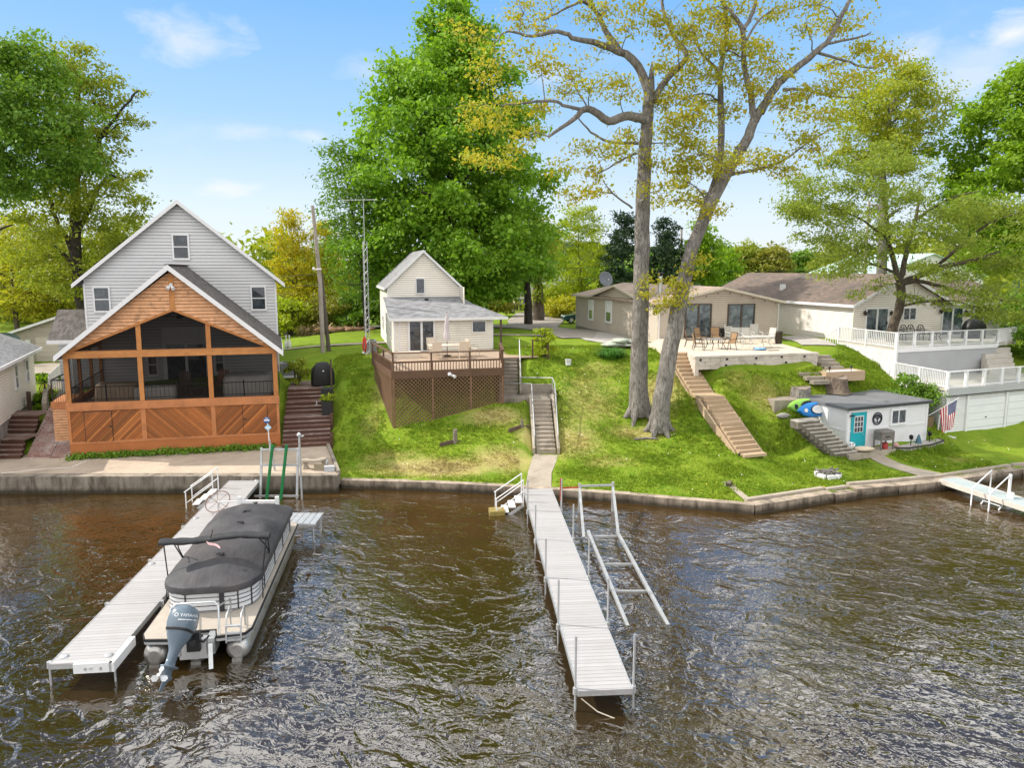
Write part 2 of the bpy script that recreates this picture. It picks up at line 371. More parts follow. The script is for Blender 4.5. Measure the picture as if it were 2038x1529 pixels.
cut([(1.72, 34.4, .72), (1.62, 38.2, 2.5), (1.6, 39.6, 2.6)], .75); cut([(-.1, 38.2, 2.6), (-.1, 39.5, 2.7), (-.12, 42.3, 4.3)], .7)
cut([(*HX(11.1, -1), .7), (*HX(11.1, 1.2), 1.4), (*HX(11.1, 2.2), 1.7), (*HX(11.1, 3), 2.2), (*HX(11.1, 4.5), 2.8), (*HX(11.1, 7), 3.0)], 1.45)
cut([(-22.7, 33.2, .6), (-23.7, 37.0, 2.4)], 1.25); cut([(-30, 33, .6), (-30, 36.5, 1.8)], 5.2); cut([(-26, 36.6, 2.2), (-32, 36.6, 2.2)], .6)
cut([(-60, 32.2, .55), (-21.5, 32.2, .55), (-9.9, 34.2, .55)], 1.9); cut([(10.6, 40.6, 4.85), (17.4, 42.2, 4.85), (17.2, 46.5, 4.85), (11, 45, 4.85)], 1.6); cut([(14, 48, 4.85), (18.5, 50.8, 4.85)], 1.5)
cut([(18.5, 41.9, 4.2), (18.9, 40.6, 3.8)], .9)
def gz1(x, y): return float(gz(np.array([x]), np.array([y]))[0])

def grid_mesh(name, X, Y, Z, attrs=None):
    nr, nc = X.shape; me = bpy.data.meshes.new(name); co_ = np.stack([X, Y, Z], -1).reshape(-1, 3)
    idx = np.arange(nr*nc).reshape(nr, nc); q = np.stack([idx[:-1, :-1], idx[:-1, 1:], idx[1:, 1:], idx[1:, :-1]], -1).reshape(-1, 4)
    me.vertices.add(len(co_)); me.vertices.foreach_set('co', co_.ravel()); me.loops.add(q.size); me.polygons.add(len(q))
    me.loops.foreach_set('vertex_index', q.ravel()); me.polygons.foreach_set('loop_start', np.arange(0, q.size, 4)); me.polygons.foreach_set('loop_total', np.full(len(q), 4))
    me.polygons.foreach_set('use_smooth', np.ones(len(q), bool)); me.update(calc_edges=True)
    for k, a in (attrs or {}).items():
        at_ = me.attributes.new(k, 'FLOAT', 'POINT'); at_.data.foreach_set('value', a.ravel())
    return me
def spacing(segs):
    out = [segs[0][0]]
    for a, b, st in segs:
        n = max(1, int(round((b-a)/st))); out += [a+(b-a)*(i+1)/n for i in range(n)]
    return np.array(out)
def blobs(X, Y, pts):
    d = np.zeros_like(X)
    for x, y, rx, ry, k in pts: d = np.maximum(d, k*np.clip(1.3-np.sqrt(((X-x)/rx)**2+((Y-y)/ry)**2), 0, 1))
    return d
DRY = [(-3.5,32.6,4.2,1.3,1),(-.5,33.2,2.2,1.6,.9),(-6,33.8,2.2,.8,.6),(3.2,35.2,1.8,2.0,.75),(4.6,33.0,2.0,1.0,.5),(4.2,38.8,2.6,3.2,.55),(5.4,41.6,2.2,1.6,.45),(8.2,38.6,1.6,1.8,.8),(14.5,38.2,2.4,1.3,.6),(12.5,38.9,1.6,.9,.45),
       (-7,40.2,1.2,2.4,.7),(-7.6,37,1,2,.45),(-1,36.6,2.2,.8,.85),(6.6,36.2,2.2,.9,.7),(10.5,37.8,1.2,1.6,.5),(22.5,34.6,1.0,.8,.5),(1,35.4,1,1,.8)]
def dryness(X, Y): return blobs(X, Y, DRY)
xs = spacing([(-420, -120, 30), (-120, -50, 7), (-50, -32, 1.2), (-32, 34, .3), (34, 60, 1.3), (60, 130, 7), (130, 420, 30), (420, 1500, 120)])
xs = np.concatenate([[-1500, -1100, -800, -600, -500], xs])
vs = spacing([(0, 14, .3), (14, 24, .5), (24, 45, 1.1), (45, 110, 4), (110, 260, 12), (260, 900, 32), (900, 1800, 100)])
Xg, Vg = np.meshgrid(xs, vs); wv = np.clip(1-Vg/34, 0, 1); wv = wv*wv*(3-2*wv)
Yg = (shore(Xg)+.25)*wv + 31.2*(1-wv) + Vg; Zg = gz(Xg, Yg)
bump_ = (np.sin(Xg*1.9+Yg*.7)+np.sin(Xg*.8-Yg*2.3+1)+np.sin(Xg*3.7+2+Yg*2.9)*.6)*.018; Zg = Zg+bump_*(Yg < 70)
def groundcol(t, v):
    at_ = t.n('ShaderNodeAttribute'); at_.attribute_name = 'dry'; dry = at_.outputs['Fac']
    n1 = t.noise(v, .55, 5.0, .62, .5); n2 = t.noise(v, 2.6, 6.0, .7, .3); n3 = t.noise(v, 14.0, 4.0, .7)
    c = t.mix(t.rng(n1, .32, .66), (.135,.24,.016), (.225,.31,.026)); c = t.mix(t.rng(n2, .46, .72, 0, .75), c, (.26,.31,.045))
    c = t.mix(t.rng(n2, .26, .42, .5, 0), c, (.085,.155,.012))
    dm = t.rng(t.math('ADD', t.math('MULTIPLY', dry, .62), t.math('MULTIPLY', t.math('ADD', t.math('MULTIPLY', n2, .7), t.math('MULTIPLY', n1, .5)), .62)), .52, .86)
    c = t.mix(t.math('MULTIPLY', dm, .85), c, t.mix(t.rng(n3, .35, .65), (.50,.43,.18), (.40,.32,.13)))
    c = t.mix(t.rng(t.math('ADD', t.math('MULTIPLY', dry, .5), t.math('MULTIPLY', t.noise(v, 1.3, 5.0, .7), .7)), .74, .88, 0, .6), c, (.27,.20,.11))
    return t.mix(t.rng(n3, .3, .7, 0, .35), c, t.mix(1.0, c, (.55,.6,.4), 'MULTIPLY')), n3, n2
t = NT('lawn'); v = t.obj(); c, n3, n2 = groundcol(t, v)
farf = t.rng(t.dot(v, (0, 1, 0)), 150, 400); c = t.mix(farf, c, (.035,.075,.02))
MAT_LAWN = t.done(t.pbr(c, .95, 0, t.bump(n3, .9, .06, t.bump(n2, .5, .1)), .1))
g = put('ground', grid_mesh('ground', Xg, Yg, Zg, {'dry': dryness(Xg, Yg)})); g.data.materials.append(MAT_LAWN); g['kind'] = 'structure'

# grass tufts standing on the near lawns
def in_poly(x, y, P):
    c = np.zeros(x.shape, bool); n = len(P)
    for i in range(n):
        (x0, y0), (x1, y1) = P[i], P[(i+1) % n]
        c ^= ((y0 > y) != (y1 > y)) & (x < (x1-x0)*(y-y0)/((y1-y0) or 1e-9)+x0)
    return c
NOGRASS = [[(-40,30),(-7.9,30),(-7.85,31.3),(-9.6,36),(-9.5,41),(-40,41)], [(-6.5,36.2),(-.3,37.7),(-.5,45),(-8.3,45),(-8.6,42)], [(.4,29),(1.9,29),(2.6,38.8),(-.8,40.6),(-.8,42.6),(1.2,42.6),(.3,34)],
           [(8.9,40.6),(11.3,33.6),(12.8,34.2),(10.9,40)], [(10,38.8),(18.2,40.4),(22,47),(20,53),(9,50)], [(16.6,34.4),(22.6,36.6),(21.5,40),(15.7,38)], [(17.6,34.9),(20.0,30),(21.4,30.6),(19.2,35.6)], [(23,44),(24.2,38),(40,44),(40,60),(22,60)]]
def tri_mesh(name, V, F, mat, attrs=None, smooth=False):
    me = bpy.data.meshes.new(name); k = F.shape[1]
    me.vertices.add(len(V)); me.vertices.foreach_set('co', V.astype(np.float32).ravel()); me.loops.add(F.size); me.polygons.add(len(F))
    me.loops.foreach_set('vertex_index', F.astype(np.int32).ravel()); me.polygons.foreach_set('loop_start', np.arange(0, F.size, k, dtype=np.int32)); me.polygons.foreach_set('loop_total', np.full(len(F), k, np.int32))
    if smooth: me.polygons.foreach_set('use_smooth', np.ones(len(F), bool))
    me.update(calc_edges=True)
    for a, q in (attrs or {}).items(): me.attributes.new(a, 'FLOAT', 'POINT').data.foreach_set('value', q.astype(np.float32).ravel())
    me.materials.append(mat); return me
def grass(n, hlo, hhi, reg):
    x = RNG.uniform(reg[0], reg[1], n); y = RNG.uniform(reg[2], reg[3], n)
    ok = y > shore(x)+.45
    for P in NOGRASS: ok &= ~in_poly(x, y, P)
    x = x[ok]; y = y[ok]; n = len(x); dr = dryness(x, y)
    z = gz(x, y); hh = RNG.uniform(hlo, hhi, n)*(1-.5*dr)*(.7+.6*(np.sin(x*1.3+y*.9)*np.sin(y*1.7-x*.6) > .1)); V = []; D = []
    for b in range(3):
        a = RNG.uniform(0, 6.28, n); w = RNG.uniform(.018, .04, n); ox = x+RNG.normal(0, .05, n); oy = y+RNG.normal(0, .05, n)
        lx = RNG.normal(0, .05, n); ly = RNG.normal(0, .05, n)
        V.append(np.stack([np.stack([ox-np.cos(a)*w, oy-np.sin(a)*w, z-.02], -1), np.stack([ox+np.cos(a)*w, oy+np.sin(a)*w, z-.02], -1), np.stack([ox+lx, oy+ly, z+hh], -1)], 1))
        D.append(np.repeat(dr, 3))
    V = np.concatenate(V).reshape(-1, 3); F = np.arange(len(V)).reshape(-1, 3)
    return V, F, np.concatenate(D)
V1, F1, D1 = grass(82000, .05, .12, (-11.5, 24, 28, 47)); V2, F2, D2 = grass(9000, .12, .26, (9, 23, 35, 44))
t = NT('grass_blades'); v = t.obj(); c, n3, n2 = groundcol(t, v); gi = t.n('ShaderNodeNewGeometry').outputs['Random Per Island']
c = t.mix(t.rng(gi, 0, 1, 0, .6), c, t.mix(1.0, c, (1.5,1.45,1.0), 'MULTIPLY')); b = t.pbr(c, .7, 0, None, .2); tr = t.n('ShaderNodeBsdfTranslucent'); t.l(c, tr.inputs[0])
ms = t.n('ShaderNodeMixShader'); ms.inputs[0].default_value = .35; t.l(b.outputs[0], ms.inputs[1]); t.l(tr.outputs[0], ms.inputs[2]); GB = t.done(ms)
go = put('grass', tri_mesh('grass', np.concatenate([V1, V2]), np.concatenate([F1, F2+len(V1)]), GB, {'dry': np.concatenate([D1, D2])}))
tag(go, 'short green grass growing on the sloping lakeside lawns', 'grass', kind='stuff')

# dandelions and daisies dotted over the grass
n = 380; x = RNG.uniform(-7.5, 30, n); y = RNG.uniform(29, 47, n); ok = (y > shore(x)+.6)&(np.sin(x*.9)+np.sin(y*1.1+x*.4) > -.3)
for P in NOGRASS: ok &= ~in_poly(x, y, P)
x = x[ok]; y = y[ok]; z = gz(x, y)+.09; n = len(x); r = RNG.uniform(.014, .028, n); V = np.stack([np.stack([x-r, y-r, z-.01], -1), np.stack([x+r, y-r, z-.01], -1), np.stack([x+r, y+r, z+.012], -1), np.stack([x-r, y+r, z+.012], -1)], 1).reshape(-1, 3)
t = NT('flower_heads'); gi = t.n('ShaderNodeNewGeometry').outputs['Random Per Island']; tag(put('lawn_flowers', tri_mesh('lawn_flowers', V, np.arange(4*n).reshape(-1, 4), t.done(t.pbr(t.mix(t.rng(gi, .45, .5), (.72,.72,.66), (.70,.52,.04)), .8)))), 'small white and yellow flowers dotted over the lawns', 'flowers', kind='stuff')

# ------------------------------------------------------------------ lake
t = NT('lake_water'); v = t.obj()
rot = t.n('ShaderNodeMapping'); t.l(v, rot.inputs['Vector']); rot.inputs['Rotation'].default_value = (0, 0, R(22)); rv = rot.outputs[0]
big = t.noise(t.scale(rv, (.35, .55, 1)), 1.0, 2.0, .5, .6)
w1 = t.noise(t.scale(rv, (.8, 1.15, 1)), 1.15, 3.0, .5, .8); w2 = t.noise(t.scale(rv, (1.0, 1.3, 1)), 3.8, 2.0, .5, .7); w3 = t.noise(t.scale(rv, (.8, 1.2, 1)), .5, 2.0, .5, .4)
rdg = t.math('ABSOLUTE', t.math('SUBTRACT', w1, .5)); hgt = t.math('ADD', t.math('SUBTRACT', t.math('MULTIPLY', w1, .8), t.math('MULTIPLY', rdg, .7)), t.math('ADD', t.math('MULTIPLY', w2, .20), t.math('MULTIPLY', w3, .8)))
yy = t.dot(v, (0, 1, 0)); xx = t.dot(v, (1, 0, 0))
shal = t.rng(t.math('ADD', yy, t.math('MULTIPLY', t.noise(v, .16, 4.0, .6), 9)), 22, 34)       # the sandy bottom shows through towards the bank
c = t.mix(shal, (.026,.0165,.005), (.056,.031,.008)); c = t.mix(t.rng(big, .4, .62, 0, .45), c, (.032,.018,.005))
c = t.mix(t.rng(t.noise(v, .9, 5.0, .7, .5), .5, .75, 0, .5), c, (.03,.02,.006))
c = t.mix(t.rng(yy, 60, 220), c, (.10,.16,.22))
farb = t.rng(yy, 60, 160, 1, .1)
nb = t.n('ShaderNodeBump'); nb.inputs['Distance'].default_value = .12; t.l(hgt, nb.inputs['Height']); t.l(t.math('MULTIPLY', farb, t.rng(t.noise(v, .11, 3.0, .6), .35, .62, .5, 1.0)), nb.inputs['Strength'])
wb = t.pbr(c, .03, 0, nb.outputs[0], .5); wb.inputs['IOR'].default_value = 2.2
MAT_WATER = t.done(wb)
mb = MB(); mb.face([(-1500, -80, 0), (1500, -80, 0), (1500, 900, 0), (-1500, 900, 0)]); setting('lake_water', mb, MAT_WATER)
mb = MB(); mb.face([(-1500, -80, -3), (1500, -80, -3), (1500, 900, -3), (-1500, 900, -3)]); setting('lake_bed', mb, M('lake_mud', (.05,.035,.02), .9))

# ------------------------------------------------------------------ draped sheets: paths, road, gravel
def drape(name, line, width, mat, lift=.05, step=.4, nc=4):
    L = [Vector((p[0], p[1])) for p in line]; wl = width if isinstance(width, (list, tuple)) else [width]*len(L); P = []; Wd = []
    for i in range(len(L)-1):
        n = max(1, int((L[i+1]-L[i]).length/step))
        for k in range(n): P.append(L[i].lerp(L[i+1], k/n)); Wd.append(wl[i]+(wl[i+1]-wl[i])*k/n)
    P.append(L[-1]); Wd.append(wl[-1]); X = []; Y = []
    for i, p in enumerate(P):
        d = (P[min(i+1, len(P)-1)]-P[max(i-1, 0)]).normalized(); nrm = Vector((d.y, -d.x))
        X.append([(p+nrm*Wd[i]*(k/(nc-1)-.5)).x for k in range(nc)]); Y.append([(p+nrm*Wd[i]*(k/(nc-1)-.5)).y for k in range(nc)])
    X = np.array(X); Y = np.array(Y); Z = gz(X, Y)+lift
    o = put(name, grid_mesh(name, X[:, ::-1], Y[:, ::-1], Z[:, ::-1])); o.data.materials.append(mat); o['kind'] = 'structure'; return o
MAT_CONC = M('weathered_concrete', (.36,.31,.25), .9, .2, 1.3, .3, 30, dirt=(.13,.10,.07), dirtamt=.65)
MAT_CONCD = M('old_concrete', (.27,.235,.19), .9, .25, 1.6, .4, 25, dirt=(.07,.06,.045), dirtamt=.75)
MAT_GRAVEL = M('pale_gravel', (.42,.39,.36), .95, .35, 6, .8, 30)
MAT_ROAD = M('gravel_road', (.33,.29,.25), .95, .2, 1.5, .5, 25, dirt=(.20,.17,.14), dirtamt=.5)
drape('concrete_path', [(1.15, 29.9), (1.3, 32), (1.75, 34.35)], [1.15, 1.1, 1.25], MAT_CONC, .035, .3)
drape('stone_path', [(20.2, 31.0), (19.2, 33.2), (18.4, 35.2)], [1.5, .9, .85], MAT_CONC, .035, .3)
drape('footpath', [(-22, 52.3), (-14, 51.3), (-9.5, 51.8), (-6, 54), (-1, 55.5), (4, 54)], 1.1, MAT_CONC, .06, .5)
drape('road', [(-70, 72), (-30, 71), (-8, 69), (2, 66), (5, 61), (4.6, 56), (4.9, 52)], [3.2, 3.2, 3.4, 4.5, 5, 4.2, 2.4], MAT_ROAD, .07, .7, 5)
drape('driveway', [(2, 66), (2.5, 75), (4, 90), (8, 102)], [4.5, 6, 7, 7], MAT_ROAD, .08, 1.5, 5)
drape('gravel_drive', [(5.4, 63), (6.3, 57), (7.2, 51), (8.4, 47.6), (9.6, 45.6)], [2.6, 3.6, 4.0, 3.6, 2.4], MAT_GRAVEL, .06, .5, 5)
drape('gravel_strip', [(21.2, 53.5), (20.9, 49.5), (20.3, 46.2)], [1.6, 2.2, 2.2], MAT_GRAVEL, .06, .5, 5)
drape('parking_pad', [(-31.5, 48.5), (-36.5, 56)], [4.0, 6.0], MAT_CONC, .06, .6)
drape('side_path', [(-24.1, 37.2), (-27.0, 42), (-29.6, 46.5), (-31.5, 49)], [1.7, 1.6, 1.7, 2.4], MAT_CONCD, .05, .4)
# ------------------------------------------------------------------ shared building materials
X_, Y_, Z_ = (1,0,0), (0,1,0), (0,0,1); S2 = math.sqrt(.5)
WHITE = M('white_trim', (.74,.74,.75), .5, .05, 2, .05, 30, dirt=(.5,.48,.44), dirtamt=.25)
WHITE_P = M('white_paint', (.72,.72,.73), .55, .06, 1.5, .1, 30, dirt=(.5,.46,.40), dirtamt=.35)
GREYSIDE = M('grey_vinyl', (.60,.60,.61), .5, .05, .8, .05, 30, dirt=(.50,.50,.50), dirtamt=.4)
CREAM = M('cream_vinyl', (.84,.79,.70), .5, .05, .8, .05, 30, dirt=(.58,.54,.46), dirtamt=.35)
TAN = M('tan_vinyl', (.55,.475,.40), .55, .06, .8, .05, 30, dirt=(.34,.29,.24), dirtamt=.4)
PALE = M('pale_vinyl', (.83,.77,.69), .5, .05, .8, .05, 30, dirt=(.58,.53,.47), dirtamt=.3)
GLASS = glassmat('window_glass', (.02,.026,.034), .04, (.06,.075,.09))
GLASSB = glassmat('door_glass', (.03,.045,.055), .05, (.13,.17,.18))
BLACK = M('black_metal', (.015,.015,.016), .5, .2, 3, .05)
ALU = M('aluminium', (.62,.63,.64), .38, .12, 3, .08, 40, .75, dirt=(.35,.33,.30), dirtamt=.4)
GALV = M('galvanised_steel', (.50,.51,.52), .45, .15, 4, .1, 40, .6, dirt=(.24,.20,.16), dirtamt=.4)
BLOCKM = M('foundation_block', (.30,.285,.265), .9, .25, 2, .4, 20, dirt=(.12,.10,.085), dirtamt=.6)
SH_GREY = shingles('grey_shingles', [(.20,.20,.21),(.38,.385,.40),(.12,.12,.13)], Y_, X_, .15, .34, (.17,.17,.18), .35)
SH_GREYX = shingles('grey_shingles_side', [(.22,.22,.23),(.36,.365,.38),(.14,.14,.15)], X_, Y_, .12, .34, (.19,.19,.20), .35)
SH_PORCH = shingles('charcoal_shingles', [(.10,.09,.085),(.20,.18,.165),(.06,.055,.05)], X_, Y_, .11, .3, (.09,.085,.08), .35)
SH_BROWN = shingles('brown_shingles', [(.15,.115,.095),(.25,.19,.155),(.09,.075,.065)], X_, Y_, .14, .34, (.10,.09,.082), .85)
SH_BROWNY = shingles('brown_shingles_front', [(.15,.115,.095),(.25,.19,.155),(.09,.075,.065)], Y_, X_, .14, .34, (.10,.09,.082), .85)
LAP_SHADOW[''] = M('siding_lap_shadow', (.17,.165,.16), .9, .1); LAP_SHADOW['cedar_clapboard'] = M('cedar_lap_shadow', (.10,.05,.03), .9, .1)
def onplane(px, py, o, yaw, y=0.0):
    a = R(yaw); u = (math.cos(a), math.sin(a)); n = (-u[1], u[0]); o = (o[0]+n[0]*y, o[1]+n[1]*y); d = ray(px, py)
    t = (n[0]*o[0]+n[1]*o[1])/(n[0]*d[0]+n[1]*d[1])
    return ((d[0]*t-o[0])*u[0]+(d[1]*t-o[1])*u[1], CAM_H+d[2]*t)
def FF(y=0.0): return Fr((0, y, 0), (1,0,0), (0,-1,0))          # facade looking towards the lake
def FB(y): return Fr((0, y, 0), (1,0,0), (0,1,0))
def FL(x): return Fr((x, 0, 0), (0,1,0), (-1,0,0))              # left side wall
def FRt(x): return Fr((x, 0, 0), (0,1,0), (1,0,0))
def window(root, f, a0, a1, z0, z1, fm, kind='hung', t=.07, blinds=False, gl=None, label=None):
    mb = MB()
    f.box(mb, a0-t, a1+t, z1, z1+t*1.2, 0, .09); f.box(mb, a0-t, a1+t, z0-t*1.2, z0, 0, .105); f.box(mb, a0-t, a0, z0, z1, 0, .09); f.box(mb, a1, a1+t, z0, z1, 0, .09)
    if kind == 'hung': f.box(mb, a0, a1, (z0+z1)/2-.03, (z0+z1)/2+.03, .005, .075)
    if kind in ('slide', 'door'): f.box(mb, (a0+a1)/2-.03, (a0+a1)/2+.03, z0, z1, .005, .08)
    if kind == 'door':
        for a in (a0, (a0+a1)/2+.03, (a0+a1)/2-.075, a1-.045): f.box(mb, a, a+.045, z0, z1, .003, .07)
    w = part('window' if kind != 'door' else 'sliding_door', mb, fm, root, label)
    p = MB(); f.box(p, a0, a1, z0, z1, -.02, .05); part('pane', p, gl or GLASS, w)
    if blinds:
        b = MB(); f.box(b, a0+.03, a1-.03, (z0+z1)/2+.03, z1-.02, .05, .058); part('blind', b, WHITE, w)
    if kind == 'door':
        h = MB(); f.box(h, a1-.075, a1-.05, z0+.85, z0+1.1, .07, .1); part('handle', h, BLACK, w)
    return w
def gable_roof(mb, x0, x1, xr, ze, zr, y0, y1, th=.14):
    # ridge along y at x = xr
    for xa, xb in ((x0, xr), (xr, x1)):
        za, zb = (ze, zr) if xa == x0 else (zr, ze)
        mb.loft([[(xa, y0, za), (xb, y0, zb), (xb, y0, zb-th), (xa, y0, za-th)], [(xa, y1, za), (xb, y1, zb), (xb, y1, zb-th), (xa, y1, za-th)]], False)
def rake(mb, f, x0, x1, xr, ze, zr, h=.22, d0=0.0, d1=.03):
    f.slab(mb, [(x0, ze), (xr, zr), (xr, zr-h), (x0, ze-h)], d0, d1); f.slab(mb, [(xr, zr), (x1, ze), (x1, ze-h), (xr, zr-h)], d0, d1)

# ------------------------------------------------------------------ grey house with the cedar screened porch
HO, HY = (-21.68, 33.66), 12.9
CEDAR = ((.58,.21,.055), (.42,.13,.032), (.25,.075,.022))
MAT_D1 = planks('cedar_diagonal_rising', CEDAR, (-S2,0,S2), .12, (S2,0,S2), .6, .06, (.06,.02,.01), .75, .6, .95, tone=.55, stain=(.22,.08,.03), stainamt=.4)
MAT_D2 = planks('cedar_diagonal_falling', CEDAR, (S2,0,S2), .12, (S2,0,-S2), .6, .06, (.06,.02,.01), .75, .6, .95, tone=.55, stain=(.22,.08,.03), stainamt=.4)
MAT_CLAP = M('cedar_clapboard', (.66,.35,.18), .7, .22, 4, .3, 30, dirt=(.10,.055,.03), dirtamt=.55)
MAT_POST = planks('cedar_timber', ((.64,.28,.09), (.52,.21,.06), (.32,.12,.04)), (1,.7,0), 3.0, Z_, .6, .001, (.1,.04,.02), .6, .2, .9)
MAT_BEAM = planks('cedar_beam', ((.64,.28,.09), (.52,.21,.06), (.32,.12,.04)), (0,.7,1), 3.0, X_, .6, .001, (.1,.04,.02), .6, .2, .9)
MAT_SILL = M('cedar_sill', (.45,.175,.065), .6, .2, 1.5, .2, 20, dirt=(.2,.08,.03), dirtamt=.5)
MAT_ORANGE = M('orange_concrete', (.41,.14,.045), .85, .15, 1.2, .3, 20, dirt=(.28,.10,.035), dirtamt=.5)
t = NT('insect_screen'); dfs = t.n('ShaderNodeBsdfDiffuse'); dfs.inputs[0].default_value = (.012,.011,.011,1); tp = t.n('ShaderNodeBsdfTransparent'); ms = t.n('ShaderNodeMixShader'); ms.inputs[0].default_value = .52
t.l(tp.outputs[0], ms.inputs[1]); t.l(dfs.outputs[0], ms.inputs[2]); MAT_SCREEN = t.done(ms)
gh = thing('grey_house', 'two-storey grey house with an orange cedar screened porch in front', 'house', (*HO, 0), HY)
FY = 7.3; f = FF(FY); wl, wr, zr_, xr_ = -1.23, 9.21, 13.77, 4.0
mb = MB(); f.siding(mb, [(wl, 3.0), (wr, 3.0), (wr, 9.4), (xr_, zr_), (wl, 9.42)], .19, .03)
FRt(wr).siding(mb, [(FY, 3.0), (FY+9, 3.0), (FY+9, 9.1), (FY, 9.1)], .19, .03); FL(wl).siding(mb, [(FY, 2.6), (FY+9, 2.6), (FY+9, 9.1), (FY, 9.1)], .19, .03)
FB(FY+9).siding(mb, [(wl, 3.0), (wr, 3.0), (wr, 9.4), (xr_, zr_), (wl, 9.42)], .28, .022)
part('wall', mb, GREYSIDE, gh)
for a in (wl, wr): mb = MB(); f.box(mb, a-.05, a+.05, 3.0, 9.15, .0, .045); part('corner_trim', mb, WHITE, gh)
mb = MB(); gable_roof(mb, -1.78, 9.72, xr_, 9.14, 13.95, FY-.4, FY+9.4, .16); part('roof', mb, SH_PORCH, gh)
mb = MB(); rake(mb, FF(FY-.405), -1.8, 9.74, xr_, 9.145, 13.955, .24); part('fascia', mb, WHITE, gh)
for q in (((930,232),(1035,375)), ((500,518),(608,660)), ((1358,515),(1452,650))):
    (x0, y0), (x1, y1) = q; a0, z1 = onplane(x0/2.731, 380+y0/2.73, HO, HY, FY); a1, z0 = onplane(x1/2.731, 380+y1/2.73, HO, HY, FY)
    window(gh, f, a0+.1, a1-.1, z0+.1, z1-.1, WHITE, 'hung', .09)
for q in ((815, 915, 640, 755), (1385, 1475, 620, 735)):      # windows and doors seen through the screens
    a0, z1 = onplane(100+q[0]/4.246, 560+q[2]/4.244, HO, HY, FY); a1, z0 = onplane(100+q[1]/4.246, 560+q[3]/4.244, HO, HY, FY)
    window(gh, f, a0+.08, a1-.08, z0-.2, z1+.1, WHITE, 'hung', .09)
a0, zt = onplane(100+945/4.246, 560+480/4.244, HO, HY, FY); a1, _ = onplane(100+1335/4.246, 560+480/4.244, HO, HY, FY)
window(gh, f, a0+.15, a1-.15, 3.3, 5.55, WHITE, 'door', .16, gl=GLASS, label='white double patio door inside the porch')
mb = MB(); f.box(mb, a0, a1, 5.75, 6.6, 0, .05); part('transom_panel', mb, WHITE, gh)
# low wing on the left
mb = MB(); mb.loft([[(-3.1, 6.2, 6.02), (-3.1, 9.2, 7.6), (-3.1, 9.2, 7.45), (-3.1, 6.2, 5.87)], [(-1.25, 6.2, 6.02), (-1.25, 9.2, 7.6), (-1.25, 9.2, 7.45), (-1.25, 6.2, 5.87)]], False); part('side_roof', mb, SH_PORCH, gh)
mb = MB(); mb.box(-3.12, 6.15, 5.83, -1.25, 6.195, 6.03); mb.box(-2.05, 6.3, 2.9, -1.93, 6.42, 5.86); part('side_eave', mb, WHITE, gh)
mb = MB(); FF(8.6).siding(mb, [(-3.1, 2.6), (-1.25, 2.6), (-1.25, 7.1), (-3.1, 7.1)], .19, .03); part('side_wall', mb, GREYSIDE, gh)
# porch
f0 = FF(0)
mb = MB(); mb.box(0, 0, .5, 9.84, 7.0, 1.45); part('porch_base', mb, MAT_ORANGE, gh)
for nm, q, mt in (('storage_wall', (.12, 3.28), MAT_D1), ('storage_wall', (3.5, 6.55), MAT_D2), ('storage_wall', (6.75, 9.72), MAT_D1)):
    mb = MB(); f0.box(mb, q[0], q[1], 1.47, 3.1, -.1, .0); part(nm, mb, mt, gh)
mb = MB()
for a0, a1 in ((0, .12), (3.28, 3.5), (6.55, 6.75), (9.72, 9.84)): f0.box(mb, a0, a1, 1.45, 3.1, -.1, .022)
f0.box(mb, .12, 9.72, 1.45, 1.56, -.1, .024); part('storage_trim', mb, MAT_SILL, gh)
for (a0, z1), (a1, z0), hs in (((.74,3.04),(1.94,1.53), 1), ((8.07,3.08),(9.24,1.6), 0)):
    d = MB(); f0.box(d, a0, a1, z0, z1, .0, .03); dd = part('storage_door', d, MAT_D1, gh)
    e = MB(); f0.box(e, a0-.02, a0, z0-.02, z1+.02, .0, .033); f0.box(e, a1, a1+.02, z0-.02, z1+.02, .0, .033); f0.box(e, a0, a1, z1, z1+.02, 0, .033); part('door_gap', e, BLACK, dd)
    h = MB(); ha = a1-.12 if hs else a0+.02; f0.box(h, ha, ha+.13, (z0+z1)/2-.02, (z0+z1)/2+.03, .03, .07); part('handle', h, BLACK, dd)
mb = MB(); f0.box(mb, -.03, 9.88, 3.1, 3.5, -.12, .06); part('sill_beam', mb, MAT_SILL, gh)
mb = MB(); mb.box(.05, .12, 3.1, 9.8, 7.27, 3.22); part('porch_floor', mb, planks('porch_boards', ((.30,.19,.11),(.24,.15,.09),(.16,.1,.06)), X_, .14, Y_), gh)
for a in (.0, 3.28, 6.5, 9.62):
    mb = MB(); f0.box(mb, a, a+.22, 3.5, 5.69, -.24, -.01); part('post', mb, MAT_POST, gh)
mb = MB(); f0.box(mb, 0, 9.84, 5.69, 6.04, -.26, .015); part('beam', mb, MAT_BEAM, gh)
for a in (3.3, 6.5):
    mb = MB(); f0.box(mb, a, a+.22, 6.04, 7.3, -.24, -.01); part('upper_post', mb, MAT_POST, gh)
mb = MB(); f0.box(mb, 4.93, 5.17, 7.95, 9.72, -.05, .05); part('king_post', mb, MAT_POST, gh)
mb = MB()
f0.siding(mb, [(.42, 6.05), (5.05, 7.98), (5.05, 9.9), (.1, 6.05)], .17, .05); f0.siding(mb, [(9.42, 6.05), (9.8, 6.05), (5.05, 9.9), (5.05, 7.98)], .17, .05)
part('gable_boards', mb, MAT_CLAP, gh)
mb = MB(); f0.bar(mb, .3, 6.03, 5.05, 8.0, .12, -.02, .045); f0.bar(mb, 9.5, 6.03, 5.05, 8.0, .12, -.02, .045); part('arch_trim', mb, MAT_BEAM, gh)
